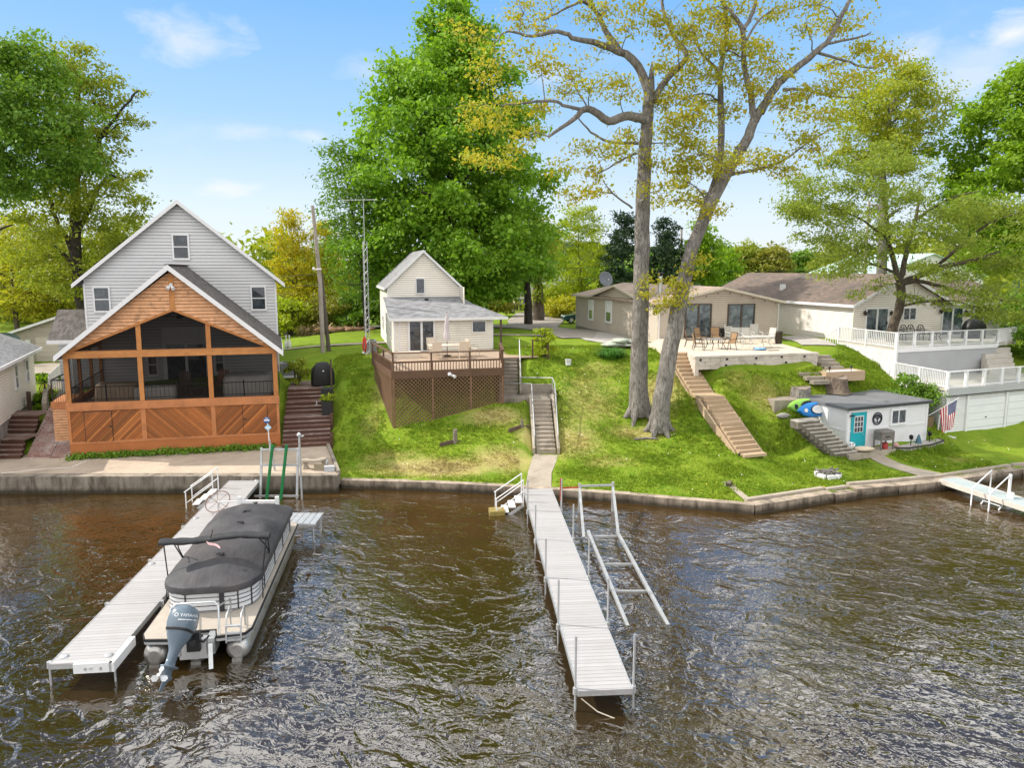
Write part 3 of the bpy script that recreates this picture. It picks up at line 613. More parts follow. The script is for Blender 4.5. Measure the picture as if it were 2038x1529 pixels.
for pts in ([(.22,3.5),(3.28,3.5),(3.28,5.69),(.22,5.69)], [(3.5,3.5),(6.5,3.5),(6.5,5.69),(3.5,5.69)], [(6.72,3.5),(9.62,3.5),(9.62,5.69),(6.72,5.69)],
            [(.45,6.04),(3.3,6.04),(3.3,7.2)], [(3.52,6.04),(6.5,6.04),(6.5,7.34),(5.05,7.95),(3.52,7.32)], [(6.72,6.04),(9.4,6.04),(6.72,7.22)]):
    mb = MB(); f0.poly(mb, pts, -.12)
    n = len(pts)
    sc_ = part('screen', mb, MAT_SCREEN, gh); e = MB()
    for i in range(n): f0.bar(e, *pts[i], *pts[(i+1) % n], .05, -.14, -.10)
    part('screen_frame', e, BLACK, sc_)
for k in range(3):
    a0, a1 = ((.24,3.26),(3.52,6.48),(6.74,9.6))[k]; mb = MB()
    f0.box(mb, a0, a1, 4.22, 4.26, -.2, -.17); f0.box(mb, a0, a1, 3.6, 3.63, -.2, -.17)
    for i in range(15): a = a0+(a1-a0)*(i+.5)/15; f0.box(mb, a-.008, a+.008, 3.6, 4.22, -.19, -.175)
    f0.box(mb, (a0+a1)/2-.03, (a0+a1)/2+.03, 3.5, 4.36, -.21, -.16); part('porch_railing', mb, BLACK, gh)
for sx in (.02, 9.7):            # side walls of the porch: posts, plate and screens
    mb = MB()
    for yy_ in (2.4, 4.8, 7.05): mb.box(sx, yy_, 3.22, sx+.14, yy_+.2, 5.7)
    mb.box(sx-.01, .26, 5.695, sx+.15, 7.25, 5.98); mb.box(sx, .2, 3.22, sx+.14, 7.25, 3.5); part('side_frame', mb, MAT_POST, gh)
    mb = MB(); mb.face([(sx+.07, .2, 3.5), (sx+.07, 7.2, 3.5), (sx+.07, 7.2, 5.7), (sx+.07, .2, 5.7)]); part('screen', mb, MAT_SCREEN, gh)
    mb = MB(); mb.box(sx+.2, .3, 4.2, sx+.23, 7.0, 4.24); mb.box(sx+.2, .3, 3.6, sx+.23, 7.0, 3.63)
    for i in range(34): mb.box(sx+.205, .35+i*.2, 3.6, sx+.22, .365+i*.2, 4.22)
    part('porch_railing', mb, BLACK, gh)
for sx in (.0, 9.84):
    mb = MB(); FL(sx).siding(mb, [(.0, .9), (7.2, .9), (7.2, 3.1), (.0, 3.1)], .14, .02) if sx == 0 else FRt(sx).siding(mb, [(.0, .9), (7.2, .9), (7.2, 3.1), (.0, 3.1)], .14, .02)
part('side_boards', mb, MAT_CLAP, gh)
mb = MB(); gable_roof(mb, -.28, 10.14, 4.98, 5.86, 10.2, -.36, FY-.03, .2); part('porch_roof', mb, SH_PORCH, gh)
mb = MB(); rake(mb, FF(-.365), -.3, 10.16, 4.98, 5.865, 10.205, .27)
mb.box(-.31, -.36, 5.6, -.285, FY-.03, 5.84); mb.box(10.145, -.36, 5.6, 10.17, FY-.03, 5.84); part('porch_fascia', mb, WHITE, gh)
mb = MB(); mb.box(4.98-.14, -.33, 10.2, 4.98+.14, FY-.03, 10.24); part('ridge_cap', mb, SH_PORCH, gh)
mb = MB(); gx = 5.05
mb.box(gx-.07, -.12, 9.15, gx+.07, -.02, 9.3); mb.tube([(gx-.02, -.1, 9.2), (gx-.16, -.25, 9.05)], [.05, .1], 10); mb.tube([(gx+.02, -.1, 9.2), (gx+.12, -.28, 9.02)], [.05, .1], 10); part('floodlight', mb, WHITE, gh)
mb = MB(); mb.tube([(5.0, 2.6, 9.9), (5.0, 2.6, 7.6)], .03, 6); mb.lathe([(.14,0),(.16,.1),(.05,.22)], (5.0,2.6,7.4))
for k in range(5): a = k*1.2566; mb.bar((5.0+.15*math.cos(a), 2.6+.15*math.sin(a), 7.5), (5.0+.8*math.cos(a), 2.6+.8*math.sin(a), 7.5), .16, .012)
part('ceiling_fan', mb, BLACK, gh)
mb = MB(); mb.box(-.95, 1.2, .9, -.03, 3.4, 3.05); FF(1.19).siding(mb, [(-.95, 1.2), (-.03, 1.2), (-.03, 3.0), (-.95, 3.0)], .14, .025); part('side_landing', mb, MAT_CLAP, gh)
mb = MB(); mb.box(-1.0, 1.12, 3.05, -.03, 3.45, 3.4); part('landing_cap', mb, MAT_SILL, gh)
mb = MB()
for x in (-.95, -.1): mb.box(x, 1.2, 3.4, x+.05, 1.25, 4.5)
mb.box(-.95, 1.2, 4.46, -.05, 1.25, 4.52); mb.box(-.95, 1.25, 4.46, -.9, 3.4, 4.52)
for i in range(8): mb.box(-.86+i*.1, 1.215, 3.4, -.845+i*.1, 1.23, 4.46)
part('landing_railing', mb, BLACK, gh)

# the side walls of this house run back at a wider angle than its front is square to
for o in gh.children:
    hp = o.name.split('.')[0] in ('wall', 'corner_trim', 'roof', 'fascia', 'window', 'sliding_door', 'transom_panel', 'side_roof', 'side_eave', 'side_wall')
    for me in [o.data]+[c.data for c in o.children]:
        a = np.empty(len(me.vertices)*3, np.float32); me.vertices.foreach_get('co', a); a = a.reshape(-1, 3)
        a[:, 0] -= (.135*(a[:, 1]-FY) if hp else .10*a[:, 1]); me.vertices.foreach_set('co', a.ravel()); me.update()

# things standing on the screened porch
COVER_TAN = M('tan_cover', (.40,.30,.21), .8, .2, 2, .5, 6); COVER_GREY = M('pale_cover', (.52,.49,.45), .75, .15, 2, .5, 6)
def local(o, yaw, x, y, z=0.0):
    a = R(yaw); return (o[0]+x*math.cos(a)-y*math.sin(a), o[1]+x*math.sin(a)+y*math.cos(a), z)
def draped(w, d, h, seed=1, sag=.08):
    mb = MB(); n = 9; rings = []; rr = random.Random(seed)
    prof = [(1.03, 0), (1.02, h*.35), (1.0, h*.8), (.95, h*.97), (.7, h), (.3, h*1.02)]
    for k, (q, z) in enumerate(prof):
        ring = []
        for i in range(28):
            t_ = 2*math.pi*i/28; c_, s_ = math.cos(t_), math.sin(t_); e = .38
            x = math.copysign(abs(c_)**e, c_)*w/2*q; y = math.copysign(abs(s_)**e, s_)*d/2*q
            ring.append((x*(1+rr.uniform(-.02, .02)), y*(1+rr.uniform(-.02, .02)), z+rr.uniform(-.02, .02)*(k > 0)+(sag*abs(math.sin(t_*3)) if k == 0 else 0)))
        rings.append(ring)
    return mb.loft(rings, True)
solo('covered_table', draped(1.9, 1.3, .95, 3), COVER_TAN, 'tan tarpaulin covered table at the left end of the screened porch', 'table', local(HO, HY, 1.75, 1.9, 3.22), HY)
solo('covered_sofa', draped(2.0, .9, .72, 4), COVER_GREY, 'low pale covered sofa left of centre on the screened porch', 'sofa', local(HO, HY, 3.6, 1.7, 3.22), HY)
solo('covered_tub', draped(2.5, 2.2, 1.12, 5), COVER_GREY, 'large white covered tub at the right end of the screened porch', 'tub', local(HO, HY, 8.1, 2.6, 3.22), HY)
DARKWOOD = M('dark_wood', (.10,.065,.05), .7, .25, 4, .2)
def slat_chair(label, loc, yaw, mat, grp='wooden chairs on the screened porch'):
    r = thing('porch_chair', label, 'chair', loc, yaw, grp)
    mb = MB()
    for i in range(5): mb.box(-.28+i*.115, -.3, .38+.0*i, -.18+i*.115, .28, .41)
    part('seat', mb, mat, r); mb = MB()
    for i in range(5): mb.bar((-.23+i*.115, .26, .38), (-.26+i*.13, .55, 1.1+.06*(2-abs(i-2))), .1, .02, (0,1,0))
    part('backrest', mb, mat, r)
    for x in (-.33, .33):
        mb = MB(); mb.box(x-.06, -.36, .6, x+.06, .4, .63); part('armrest', mb, mat, r)
        mb = MB(); mb.box(x-.03, -.3, 0, x+.03, -.2, .6); part('leg', mb, mat, r); mb = MB(); mb.box(x-.03, .28, 0, x+.03, .36, .6); part('leg', mb, mat, r)
    return r
slat_chair('grey slatted armchair left of the patio door on the porch', local(HO, HY, 4.7, 3.4, 3.22), HY+15, DARKWOOD)
slat_chair('reddish slatted armchair right of the patio door on the porch', local(HO, HY, 6.4, 3.8, 3.22), HY-12, M('red_wood', (.26,.11,.07), .7, .2))
mb = MB(); mb.box(-.4,-.3,.42,.4,.3,.46); tb = thing('side_table', 'small dark low table between the porch armchairs', 'table', local(HO, HY, 5.5, 2.6, 3.22), HY)
part('tabletop', mb, DARKWOOD, tb)
for x in (-.35,.35):
    for y in (-.25,.25):
        mb = MB(); mb.box(x-.03,y-.03,0,x+.03,y+.03,.42); part('leg', mb, DARKWOOD, tb)

# ------------------------------------------------------------------ neighbours on the far left
nh = thing('white_cottage', 'white cottage with grey shingled roof at the left edge of the picture', 'house', (-24.6, 32.4, 0), 23.5)
mb = MB(); fr_ = FRt(0); fr_.siding(mb, [(0, 2.3), (10.3, 2.3), (10.3, 5.3), (0, 5.3)], .15, .024); FF(0).siding(mb, [(-7, 2.3), (0, 2.3), (0, 5.3), (-3.5, 6.9), (-7, 5.3)], .13, .02)
FB(10.3).siding(mb, [(-7, 2.3), (0, 2.3), (0, 5.3), (-3.5, 6.9), (-7, 5.3)], .13, .02); part('wall', mb, PALE, nh)
mb = MB(); gable_roof(mb, -7.4, .4, -3.5, 5.3, 7.05, -.3, 10.6, .14); part('roof', mb, SH_GREYX, nh)
mb = MB(); mb.box(.4, -.3, 5.13, .46, 10.6, 5.3); rake(mb, FB(10.6), -7.4, .42, -3.5, 5.3, 7.05, .16); part('fascia', mb, WHITE, nh)
for y in (5.4, 7.9): window(nh, fr_, y, y+.6, 3.6, 4.8, WHITE, 'hung', .07)
mb = MB(); mb.box(-6.9, .1, 1.0, -.05, 10.2, 2.3); part('foundation', mb, BLOCKM, nh)
GO = (-41.2, 56.6)
gr = thing('garage', 'beige garage with wide roll-up door behind the grey house', 'garage', (*GO, 0), 8)
f = FF(0); mb = MB(); f.siding(mb, [(0.3, 2.3), (8.3, 2.3), (8.3, 4.7), (4.3, 6.0), (.3, 4.7)], .2, .015); FL(.3).siding(mb, [(0, 2.3), (7, 2.3), (7, 4.7), (0, 4.7)], .2, .015); FRt(8.3).siding(mb, [(0, 2.3), (7, 2.3), (7, 4.7), (0, 4.7)], .2, .015); part('wall', mb, M('beige_board', (.42,.37,.31), .8, .1), gr)
mb = MB(); gable_roof(mb, -.1, 8.7, 4.3, 4.68, 6.18, -.4, 7.3, .1); part('roof', mb, SH_PORCH, gr)
mb = MB(); rake(mb, FF(-.405), -.12, 8.72, 4.3, 4.685, 6.185, .2); part('fascia', mb, WHITE, gr)
mb = MB()
for i in range(5): f.box(mb, 2.6, 6.4, 2.5+i*.38, 2.86+i*.38, .0, .05)
f.box(mb, 2.5, 6.5, 4.4, 4.5, 0, .04); f.box(mb, 2.48, 2.6, 2.5, 4.4, 0, .04); f.box(mb, 6.4, 6.52, 2.5, 4.4, 0, .04); part('garage_door', mb, M('pale_door', (.56,.50,.43), .6, .06), gr)
mb = MB(); f.box(mb, 3.9, 5.6, 4.66, 4.9, .02, .05); sg = part('name_board', mb, WHITE, gr)
mb = MB(); f.box(mb, 4.0, 4.5, 4.74, 4.82, .05, .055); f.box(mb, 4.6, 4.95, 4.72, 4.84, .05, .055); f.box(mb, 5.05, 5.5, 4.74, 4.82, .05, .055); part('faded_lettering', mb, M('faded_brown', (.35,.24,.16), .8), sg)
mb = MB(); f.box(mb, 1.7, 2.1, 2.5, 4.3, .01, .05); part('side_door', mb, WHITE, gr)

# ------------------------------------------------------------------ small cream cottage in the middle
SO, SY = (-7.56, 45.02), 14.5
ch = thing('cream_cottage', 'small cream two-storey cottage with lean-to front behind the brown deck', 'house', (*SO, 0), SY)
f = FF(0); mb = MB(); f.siding(mb, [(0, 4.3), (6.46, 4.3), (6.46, 6.75), (0, 6.75)], .15, .024)
FL(0).siding(mb, [(0, 4.1), (4.6, 4.1), (4.6, 7.95), (0, 6.75)], .15, .024); FL(0).siding(mb, [(4.6, 4.1), (12.2, 4.1), (12.2, 8.75), (4.6, 8.75)], .15, .024, 4.1)
FRt(6.46).siding(mb, [(0, 4.3), (2.6, 4.3), (2.6, 7.4), (0, 6.75)], .15, .024); FRt(5.06).siding(mb, [(2.6, 4.3), (12.2, 4.3), (12.2, 8.75), (2.6, 8.75)], .15, .024)
FF(4.6).siding(mb, [(0, 7.7), (5.06, 7.7), (5.06, 8.75), (2.53, 11.15), (0, 8.75)], .15, .024); FB(12.2).siding(mb, [(0, 4.3), (5.06, 4.3), (5.06, 8.75), (2.53, 11.15), (0, 8.75)], .23, .018)
part('wall', mb, CREAM, ch)
mb = MB(); gable_roof(mb, -.22, 5.28, 2.53, 8.72, 11.32, 4.35, 12.5, .12); part('roof', mb, SH_GREYX, ch)
mb = MB(); rake(mb, FF(4.345), -.24, 5.3, 2.53, 8.725, 11.325, .2); mb.box(-.27, 4.35, 8.52, -.225, 12.5, 8.7); mb.box(5.285, 4.35, 8.52, 5.33, 12.5, 8.7); part('fascia', mb, WHITE, ch)
mb = MB(); sl_ = (8.05-6.86)/(4.6+.42)
def lp(x, y, dz=0): return (x, y, 6.86+(y+.42)*sl_+dz)
P = [(-.3,-.42), (7.4,-.42), (5.75,2.55), (5.1,4.6), (-.3,4.6)]
mb.add([lp(*p) for p in P]+[lp(*p, -.1) for p in P], [(0,1,2,3,4), (9,8,7,6,5)]+[(i+5, (i+1) % 5+5, (i+1) % 5, i) for i in range(5)]); part('leanto_roof', mb, SH_GREY, ch)
mb = MB(); mb.box(-.32, -.47, 6.69, 7.42, -.425, 6.87); mb.face([lp(-.32,-.42,.01), lp(-.32,4.6,.01), lp(-.32,4.6,-.17), lp(-.32,-.42,-.17)]); mb.box(-.05, -.42, 6.69, -.0, 0, 6.78); part('leanto_fascia', mb, WHITE, ch)
mb = MB(); mb.box(6.95, -.2, 4.65, 7.07, -.08, 6.75); part('porch_post', mb, DARKWOOD, ch)
mb = MB()
for a in (0, 6.46): f.box(mb, a-.05, a+.05, 4.3, 6.75, 0, .03)
f.box(mb, .3, .4, 4.35, 6.7, 0, .03); FF(4.6).box(mb, -.04, .05, 8.0, 8.7, 0, .03); FF(4.6).box(mb, 5.01, 5.1, 8.0, 8.7, 0, .03); part('corner_trim', mb, WHITE, ch)
window(ch, f, .95, 2.55, 4.75, 6.62, WHITE, 'door', .1, gl=GLASS, label='white framed sliding glass door')
window(ch, f, 5.12, 5.96, 5.88, 6.55, WHITE, 'plain', .06); window(ch, FF(4.6), 2.02, 2.56, 8.3, 9.3, WHITE, 'plain', .06)
for y, h in ((1.6, 1.3), (5.2, 1.3), (8.6, .9)): window(ch, FL(0), y, y+.6, 5.5, 5.5+h, WHITE, 'hung', .06)
mb = MB(); mb.lathe([(.12,0),(.16,.05),(.1,.12)], lp(2.6, 3.7, 0)); part('roof_vent', mb, BLACK, ch)
mb = MB(); mb.box(6.6, 7.3, 4.3, 6.7, 7.4, 7.3); mb.box(.02, .05, 3.2, 6.44, 12.1, 4.31); part('foundation', mb, BLOCKM, ch)

# ------------------------------------------------------------------ beige ranch house
BO, BY = (10.3, 49.5), 15.0; BZ = 5.1
bh = thing('beige_house', 'single-storey beige ranch house with two sliding doors onto a patio', 'house', (*BO, 0), BY)
ez, rz, rx, bw, bd = 7.6, 8.6, 4.9, 9.65, 16.8; f = FF(0)
mb = MB(); f.siding(mb, [(0, 4.9), (bw, 4.9), (bw, ez), (rx, rz), (0, ez)], .15, .024); FL(0).siding(mb, [(0, 4.75), (bd, 4.75), (bd, ez), (0, ez)], .15, .024)
FL(0).siding(mb, [(2.3, ez), (12.2, ez), (7.25, rz)], .15, .024); FRt(bw).siding(mb, [(0, 4.9), (bd, 4.9), (bd, ez), (0, ez)], .15, .024); FB(bd).siding(mb, [(0, 4.9), (bw, 4.9), (bw, ez), (rx, rz), (0, ez)], .22, .018)
part('wall', mb, TAN, bh)
mb = MB(); mb.box(.03, .05, 3.6, bw-.03, bd-.03, 4.9); part('foundation', mb, BLOCKM, bh)
mb = MB(); gable_roof(mb, -.32, bw+.32, rx, ez+.05, rz+.12, -.4, bd+.3, .12)
k = (rz+.13-ez-.06)/(rx+.32)
mb.add([(-.34, 7.25, rz+.14), (-.34, 1.9, ez+.08), (rx, 7.25, rz+.14), (-.34, 12.6, ez+.08)], [(0, 1, 2), (0, 2, 3)])
mb.add([(-.34, 7.25, rz+.02), (-.34, 1.9, ez-.04), (rx, 7.25, rz+.02), (-.34, 12.6, ez-.04)], [(2, 1, 0), (3, 2, 0)])
part('roof', mb, M('tan_shingles', (.36,.275,.215), .95, .2, 1.0, .5, 40, dirt=(.17,.13,.105), dirtamt=.5), bh)
mb = MB(); rake(mb, FF(-.405), -.34, bw+.34, rx, ez+.055, rz+.125, .17); rake(mb, FL(-.345), 1.88, 12.62, 7.25, ez+.085, rz+.145, .17)
mb.box(-.36, 12.6, ez-.1, -.325, bd+.3, ez+.04); mb.box(bw+.325, -.4, ez-.1, bw+.36, bd+.3, ez+.04); part('fascia', mb, M('almond_trim', (.62,.55,.46), .5, .06), bh)
BRZ = M('bronze_frame', (.07,.055,.045), .5, .1)
for x0, x1 in ((1363.5, 1413.5), (1448.5, 1499)):
    a0, z1 = onplane(x0, 606, BO, BY); a1, z0 = onplane(x1, 671, BO, BY); window(bh, f, a0+.06, a1-.06, BZ+.08, z1-.05, BRZ, 'door', .07, gl=GLASSB, label='bronze framed sliding glass door')
for (x0, y0, x1, y1) in ((1173, 597, 1181, 637), (1207, 599, 1217.5, 643)):
    a0, z1 = onplane(x0, y0, BO, BY+90); a1, z0 = onplane(x1, y1, BO, BY+90); window(bh, FL(0), a1+.1, a0-.1, z0+.1, z1-.1, WHITE, 'hung', .13, True)
mb = MB(); mb.tube([(.03, -.1, 4.9), (.03, -.1, 7.5)], .04, 6); mb.tube([(bw+.02, -.06, 4.9), (bw+.02, -.06, 7.45), (bw+.3, -.2, 7.6)], .04, 6); part('downspout', mb, WHITE, bh)
mb = MB(); cx, cy = 2.2, 4.2; mb.tube([(cx, cy, 7.9), (cx, cy, 9.5)], .16, 14); part('chimney', mb, ALU, bh)
mb = MB(); mb.lathe([(.17,0),(.22,.04),(.2,.16),(.27,.2),(.27,.24),(.1,.3)], (cx, cy, 9.45)); part('chimney_cap', mb, BLACK, bh)
mb = MB()
for i in range(10):
    x = .6+i*.95; mb.lathe([(.03,0),(.05,.05),(.02,.1)], (x, -.44, ez+.02+(1-abs(x-rx)/rx)*1.0-.3), 6)
part('string_lights', mb, BLACK, bh)
mb = MB()
for a in (0, bw): f.box(mb, a-.05, a+.05, 4.9, ez, 0, .03)
part('corner_trim', mb, TAN, bh)
# satellite dish on its roof
dx = local(BO, BY, .9, 12.0); sdz = 7.75
sd_ = thing('satellite_dish', 'grey satellite dish on the left roof edge of the beige house', 'satellite dish', (dx[0], dx[1], sdz), 0)
mb = MB(); ax = Vector((.25, -.9, .35)).normalized(); u_ = ax.cross(Vector((0,0,1))).normalized(); v_ = u_.cross(ax); cc = Vector((0, -.15, 1.35)); rings = []
for r_, h_ in ((.02,0),(.3,.03),(.5,.10),(.6,.15),(.62,.14),(.5,.08),(.3,.0),(.02,-.03)):
    rings.append([tuple(cc+ax*h_+(u_*math.cos(2*math.pi*k/24)+v_*math.sin(2*math.pi*k/24)*1.1)*r_) for k in range(24)])
mb.loft(rings, True); part('reflector', mb, M('dish_grey', (.13,.145,.17), .5, .06), sd_)
mb = MB(); mb.tube([(0,0,0), (0,-.05,1.3)], .035, 8); mb.tube([(-.55,0,-.02), (0,-.02,.8)], .025, 6); mb.tube([(.5,.3,.02), (0,-.02,.8)], .025, 6); part('mast', mb, GALV, sd_)
mb = MB(); e = cc+ax*.75+Vector((0,0,-.25)); mb.tube([tuple(cc-Vector((0,0,.6))), tuple(e)], .022, 6); mb.tube([tuple(e), tuple(e-ax*.16)], [.05,.07], 8); part('feed_arm', mb, GALV, sd_)

# ------------------------------------------------------------------ pale house on the right with its decks
RO, RY = (23.6, 48.6), 17.0
rh = thing('pale_house', 'pale sided house with brown roof behind the white railed decks', 'house', (*RO, 0), RY)
ez, rz, rx, gw, bd = 7.55, 9.5, 4.2, 8.3, 17.8; f = FF(0)
mb = MB(); f.siding(mb, [(0, 5.0), (gw, 5.0), (gw, ez), (rx, rz), (0, ez)], .15, .024); f.siding(mb, [(gw, 5.0), (14.2, 5.0), (14.2, ez), (gw, ez)], .15, .024)
FL(0).siding(mb, [(0, 4.9), (bd, 4.9), (bd, ez), (0, ez)], .15, .024); FRt(14.2).siding(mb, [(0, 4.9), (7, 4.9), (7, ez), (3.5, 9.0), (0, ez)], .15, .024); FB(bd).siding(mb, [(0, 4.9), (gw, 4.9), (gw, ez), (rx, rz), (0, ez)], .24, .018)
part('wall', mb, PALE, rh)
mb = MB(); gable_roof(mb, -.35, gw+.35, rx, ez, rz+.15, -.35, bd+.3, .13); part('roof', mb, SH_BROWN, rh)
mb = MB(); mb.loft([[(gw-1.5, -.35, ez+.02), (gw-1.5, 3.5, 9.12), (gw-1.5, 7.3, ez+.02), (gw-1.5, 7.3, ez-.1), (gw-1.5, 3.5, 9.0), (gw-1.5, -.35, ez-.1)], [(14.6, -.35, ez+.02), (14.6, 3.5, 9.12), (14.6, 7.3, ez+.02), (14.6, 7.3, ez-.1), (14.6, 3.5, 9.0), (14.6, -.35, ez-.1)]], False); part('wing_roof', mb, SH_BROWNY, rh)
mb = MB(); rake(mb, FF(-.355), -.37, gw+.37, rx, ez+.005, rz+.155, .2); mb.box(-.4, -.35, ez-.19, -.355, bd+.3, ez+.0); mb.box(gw+.38, -.4, ez-.16, 14.6, -.355, ez+.02); part('fascia', mb, WHITE, rh)
mb = MB(); mb.box(.03, .05, 4.0, 14.1, 6.9, 5.0); mb.box(.03, 6.9, 4.0, gw, bd-.05, 4.9); part('foundation', mb, M('brown_block', (.20,.14,.10), .9, .2), rh)
mb = MB(); mb.box(1.2, 9.2, 8.2, 1.55, 9.5, 8.75); part('roof_vent', mb, WHITE, rh)
for x0, y0, x1, y1, kd in ((1723, 614, 1765.5, 660, 'door'), (1797, 612.5, 1821, 636.5, 'slide'), (1875, 612, 1913, 666, 'door'), (1938, 609, 1974, 641, 'slide')):
    a0, z1 = onplane(x0, y0, RO, RY); a1, z0 = onplane(x1, y1, RO, RY); window(rh, f, a0+.06, a1-.06, (5.25 if kd == 'door' else z0+.06), z1-.06, WHITE, kd, .07, gl=GLASSB if kd == 'door' else GLASS)
for x, y in ((1719.5, 624), (1772, 624), (1870.5, 620), (1920, 622)):
    a, z = onplane(x, y, RO, RY); mb = MB(); p_ = f.p(a, z, .14); mb.tube([f.p(a, z+.12, 0), f.p(a, z+.2, .14), f.p(a, z+.12, .14)], .02, 6); mb.lathe([(.03,-.16),(.1,-.1),(.14,.05),(.16,.07),(.03,.16)], p_, 8); part('wall_lantern', mb, M('bronze_lamp', (.05,.035,.025), .5), rh)
def railing(root, pts, h=.95, zf=0, bal=.13, panel=None, mat=None, pw=.1, posts=True, top=.1, cap=None, glass=False, pstep=1.5):
    mat = mat or WHITE
    for i in range(len(pts)-1):
        a = Vector(pts[i]); b = Vector(pts[i+1]); L = (b-a).length; d = (b-a)/L; mb = MB()
        mb.bar(tuple(a+Vector((0,0,h))), tuple(b+Vector((0,0,h))), top, .05)
        mb.bar(tuple(a+Vector((0,0,.1))), tuple(b+Vector((0,0,.1))), .05, .05)
        if bal:
            n = int(L/bal)
            for k in range(1, n): p = a+d*(L*k/n); mb.bar(tuple(p+Vector((0,0,.1))), tuple(p+Vector((0,0,h-.02))), .045, .045)
        part('rail', mb, cap or mat, root)
        n = max(1, round(L/pstep))
        for k in range(n+1):
            if i and k == 0: continue
            p = a+d*(L*k/n); mb = MB(); mb.cbox((p.x, p.y, p.z-.18), pw, pw, h+.16, math.atan2(d.y, d.x)); part('post', mb, mat, root)
        if glass:
            g_ = MB(); g_.bar(tuple(a+Vector((0,0,.52))), tuple(b+Vector((0,0,.52))), .012, .78); part('glass_panel', g_, CLEAR, root)
t = NT('clear_panel'); gl_ = t.n('ShaderNodeBsdfGlossy'); gl_.inputs['Roughness'].default_value = .03; tp = t.n('ShaderNodeBsdfTransparent'); tp.inputs[0].default_value = (.93,.95,.95,1); ms = t.n('ShaderNodeMixShader'); ms.inputs[0].default_value = .1
t.l(tp.outputs[0], ms.inputs[1]); t.l(gl_.outputs[0], ms.inputs[2]); CLEAR = t.done(ms)
GREYSHADE = M('shade_grey_paint', (.40,.41,.42), .6, .08, 1, .15, 20); DECKGREY = M('pale_deck', (.52,.48,.43), .8, .15, 1, .2, 20, dirt=(.3,.27,.23), dirtamt=.4)
# upper deck: corners in world space
UA, UB, UC, UD = (23.3, 42.4), (31.4, 45.3), (21.9, 47.0), (33.4, 52.6)
ud = thing('raised_deck', 'upper white railed deck with grey shaded front wall before the pale house', 'deck')
ZU = 5.2
def wall_on(mb, p, q, z0, z1, side=True, h=.13):
    d = (Vector(q)-Vector(p)); L = d.length; d /= L; n = (d.y, -d.x, 0)
    fr = Fr((p[0], p[1], 0), (d.x, d.y, 0), n)
    if side: fr.siding(mb, [(0, z0[0]), (L, z0[1]), (L, z1), (0, z1)], h, .018, min(z0))
    else: fr.poly(mb, [(0, z0[0]), (L, z0[1]), (L, z1), (0, z1)])
    return fr, L
mb = MB(); wall_on(mb, UA, UB, (2.9, 3.0), ZU-.22); fru = Fr((UA[0],UA[1],0), tuple((Vector((*UB,0))-Vector((*UA,0))).normalized()), (0,0,0)); part('front_wall', mb, GREYSHADE, ud)  # front wall's shade put into its grey paint; the side stays white
mb = MB(); wall_on(mb, UC, UA, (2.6, 2.0), ZU-.12); part('side_wall', mb, WHITE_P, ud)
mb = MB(); mb.prism([UA, UB, (33.6, 46.8), (35.5, 52.2), (24, 48.6), UC], ZU-.16, ZU); part('deck_floor', mb, DECKGREY, ud)
mb = MB(); fr, L = wall_on(MB(), UA, UB, (2, 2), 3); fr.box(mb, -.05, L, ZU-.24, ZU+.02, .02, .06); part('fascia', mb, WHITE, ud)
fr, L = wall_on(MB(), UC, UA, (2, 2), 3)
mb = MB(); fr.box(mb, L-1.3, L-.35, 2.5, 3.9, .02, .045); part('hatch', mb, WHITE_P, ud)
mb = MB(); mb.cbox((UA[0]-.02, UA[1]-.06, 2.2), .13, .13, ZU-2.2+1.0, R(20)); part('corner_post', mb, WHITE, ud)
railing(ud, [(*UC, ZU), (*UA, ZU)], .95, bal=.14, pstep=2.4); railing(ud, [(*UA, ZU), (*UB, ZU)], .95, bal=0, glass=True, pstep=1.55, pw=.14)
railing(ud, [(*UB, ZU), (33.6, 46.8, ZU)], .95, bal=.14)
mb = MB(); mb.bar((21.55, 48.1, ZU+.2), (UC[0], UC[1], ZU+.95), .08, .05)
for k in range(5): p = Vector((21.55, 48.1, ZU+.2)).lerp(Vector((UC[0], UC[1], ZU+.95)), k/5); mb.bar((p.x, p.y, ZU-.6), tuple(p), .04, .04)
part('stair_rail', mb, WHITE, ud)
# boathouse under the lower deck
LA, LB, LC = (24.1, 38.45), (33.6, 42.2), (23.25, 42.35); ZL = 3.4
bt = thing('boathouse', 'white boathouse with garage doors under a lower white railed deck', 'boathouse')
fr, L = wall_on(MB(), LA, LB, (.5, .5), ZL)
mb = MB(); wall_on(mb, LA, LB, (.5, .5), ZL-.3); wall_on(mb, LC, LA, (.6, .5), ZL-.1); part('wall', mb, WHITE_P, bt)
mb = MB(); mb.prism([(LA[0]-.1, LA[1]-.2), (LB[0], LB[1]-.2), (32.2, 45.3), (UA[0]+.02, UA[1]-.02), (LC[0]-.05, LC[1]-.1)], ZL-.1, ZL); part('deck_floor', mb, DECKGREY, bt)
mb = MB(); fr.box(mb, -.12, L, ZL-.36, ZL+.03, .03, .2); part('fascia', mb, GREYSHADE, bt)
mb = MB(); fr.box(mb, -.12, L, ZL-.42, ZL-.36, .03, .21); part('drip_edge', mb, BLACK, bt)
dw = M('painted_door', (.74,.75,.78), .5, .05, 1, .05)
for a0, a1 in ((1.75, 4.85), (5.15, 8.3)):
    mb = MB()
    for i in range(5): fr.box(mb, a0, a1, .62+i*.42, 1.02+i*.42, .015, .05)
    d_ = part('garage_door', mb, dw, bt); mb = MB(); fr.box(mb, (a0+a1)/2-.06, (a0+a1)/2+.06, 1.55, 1.6, .05, .08); part('handle', mb, BLACK, d_)
for a in (-.02, 1.62, 4.87, 8.32): mb = MB(); fr.box(mb, a, a+.16, .5, ZL-.42, .018, .1); part('door_trim', mb, WHITE, bt)
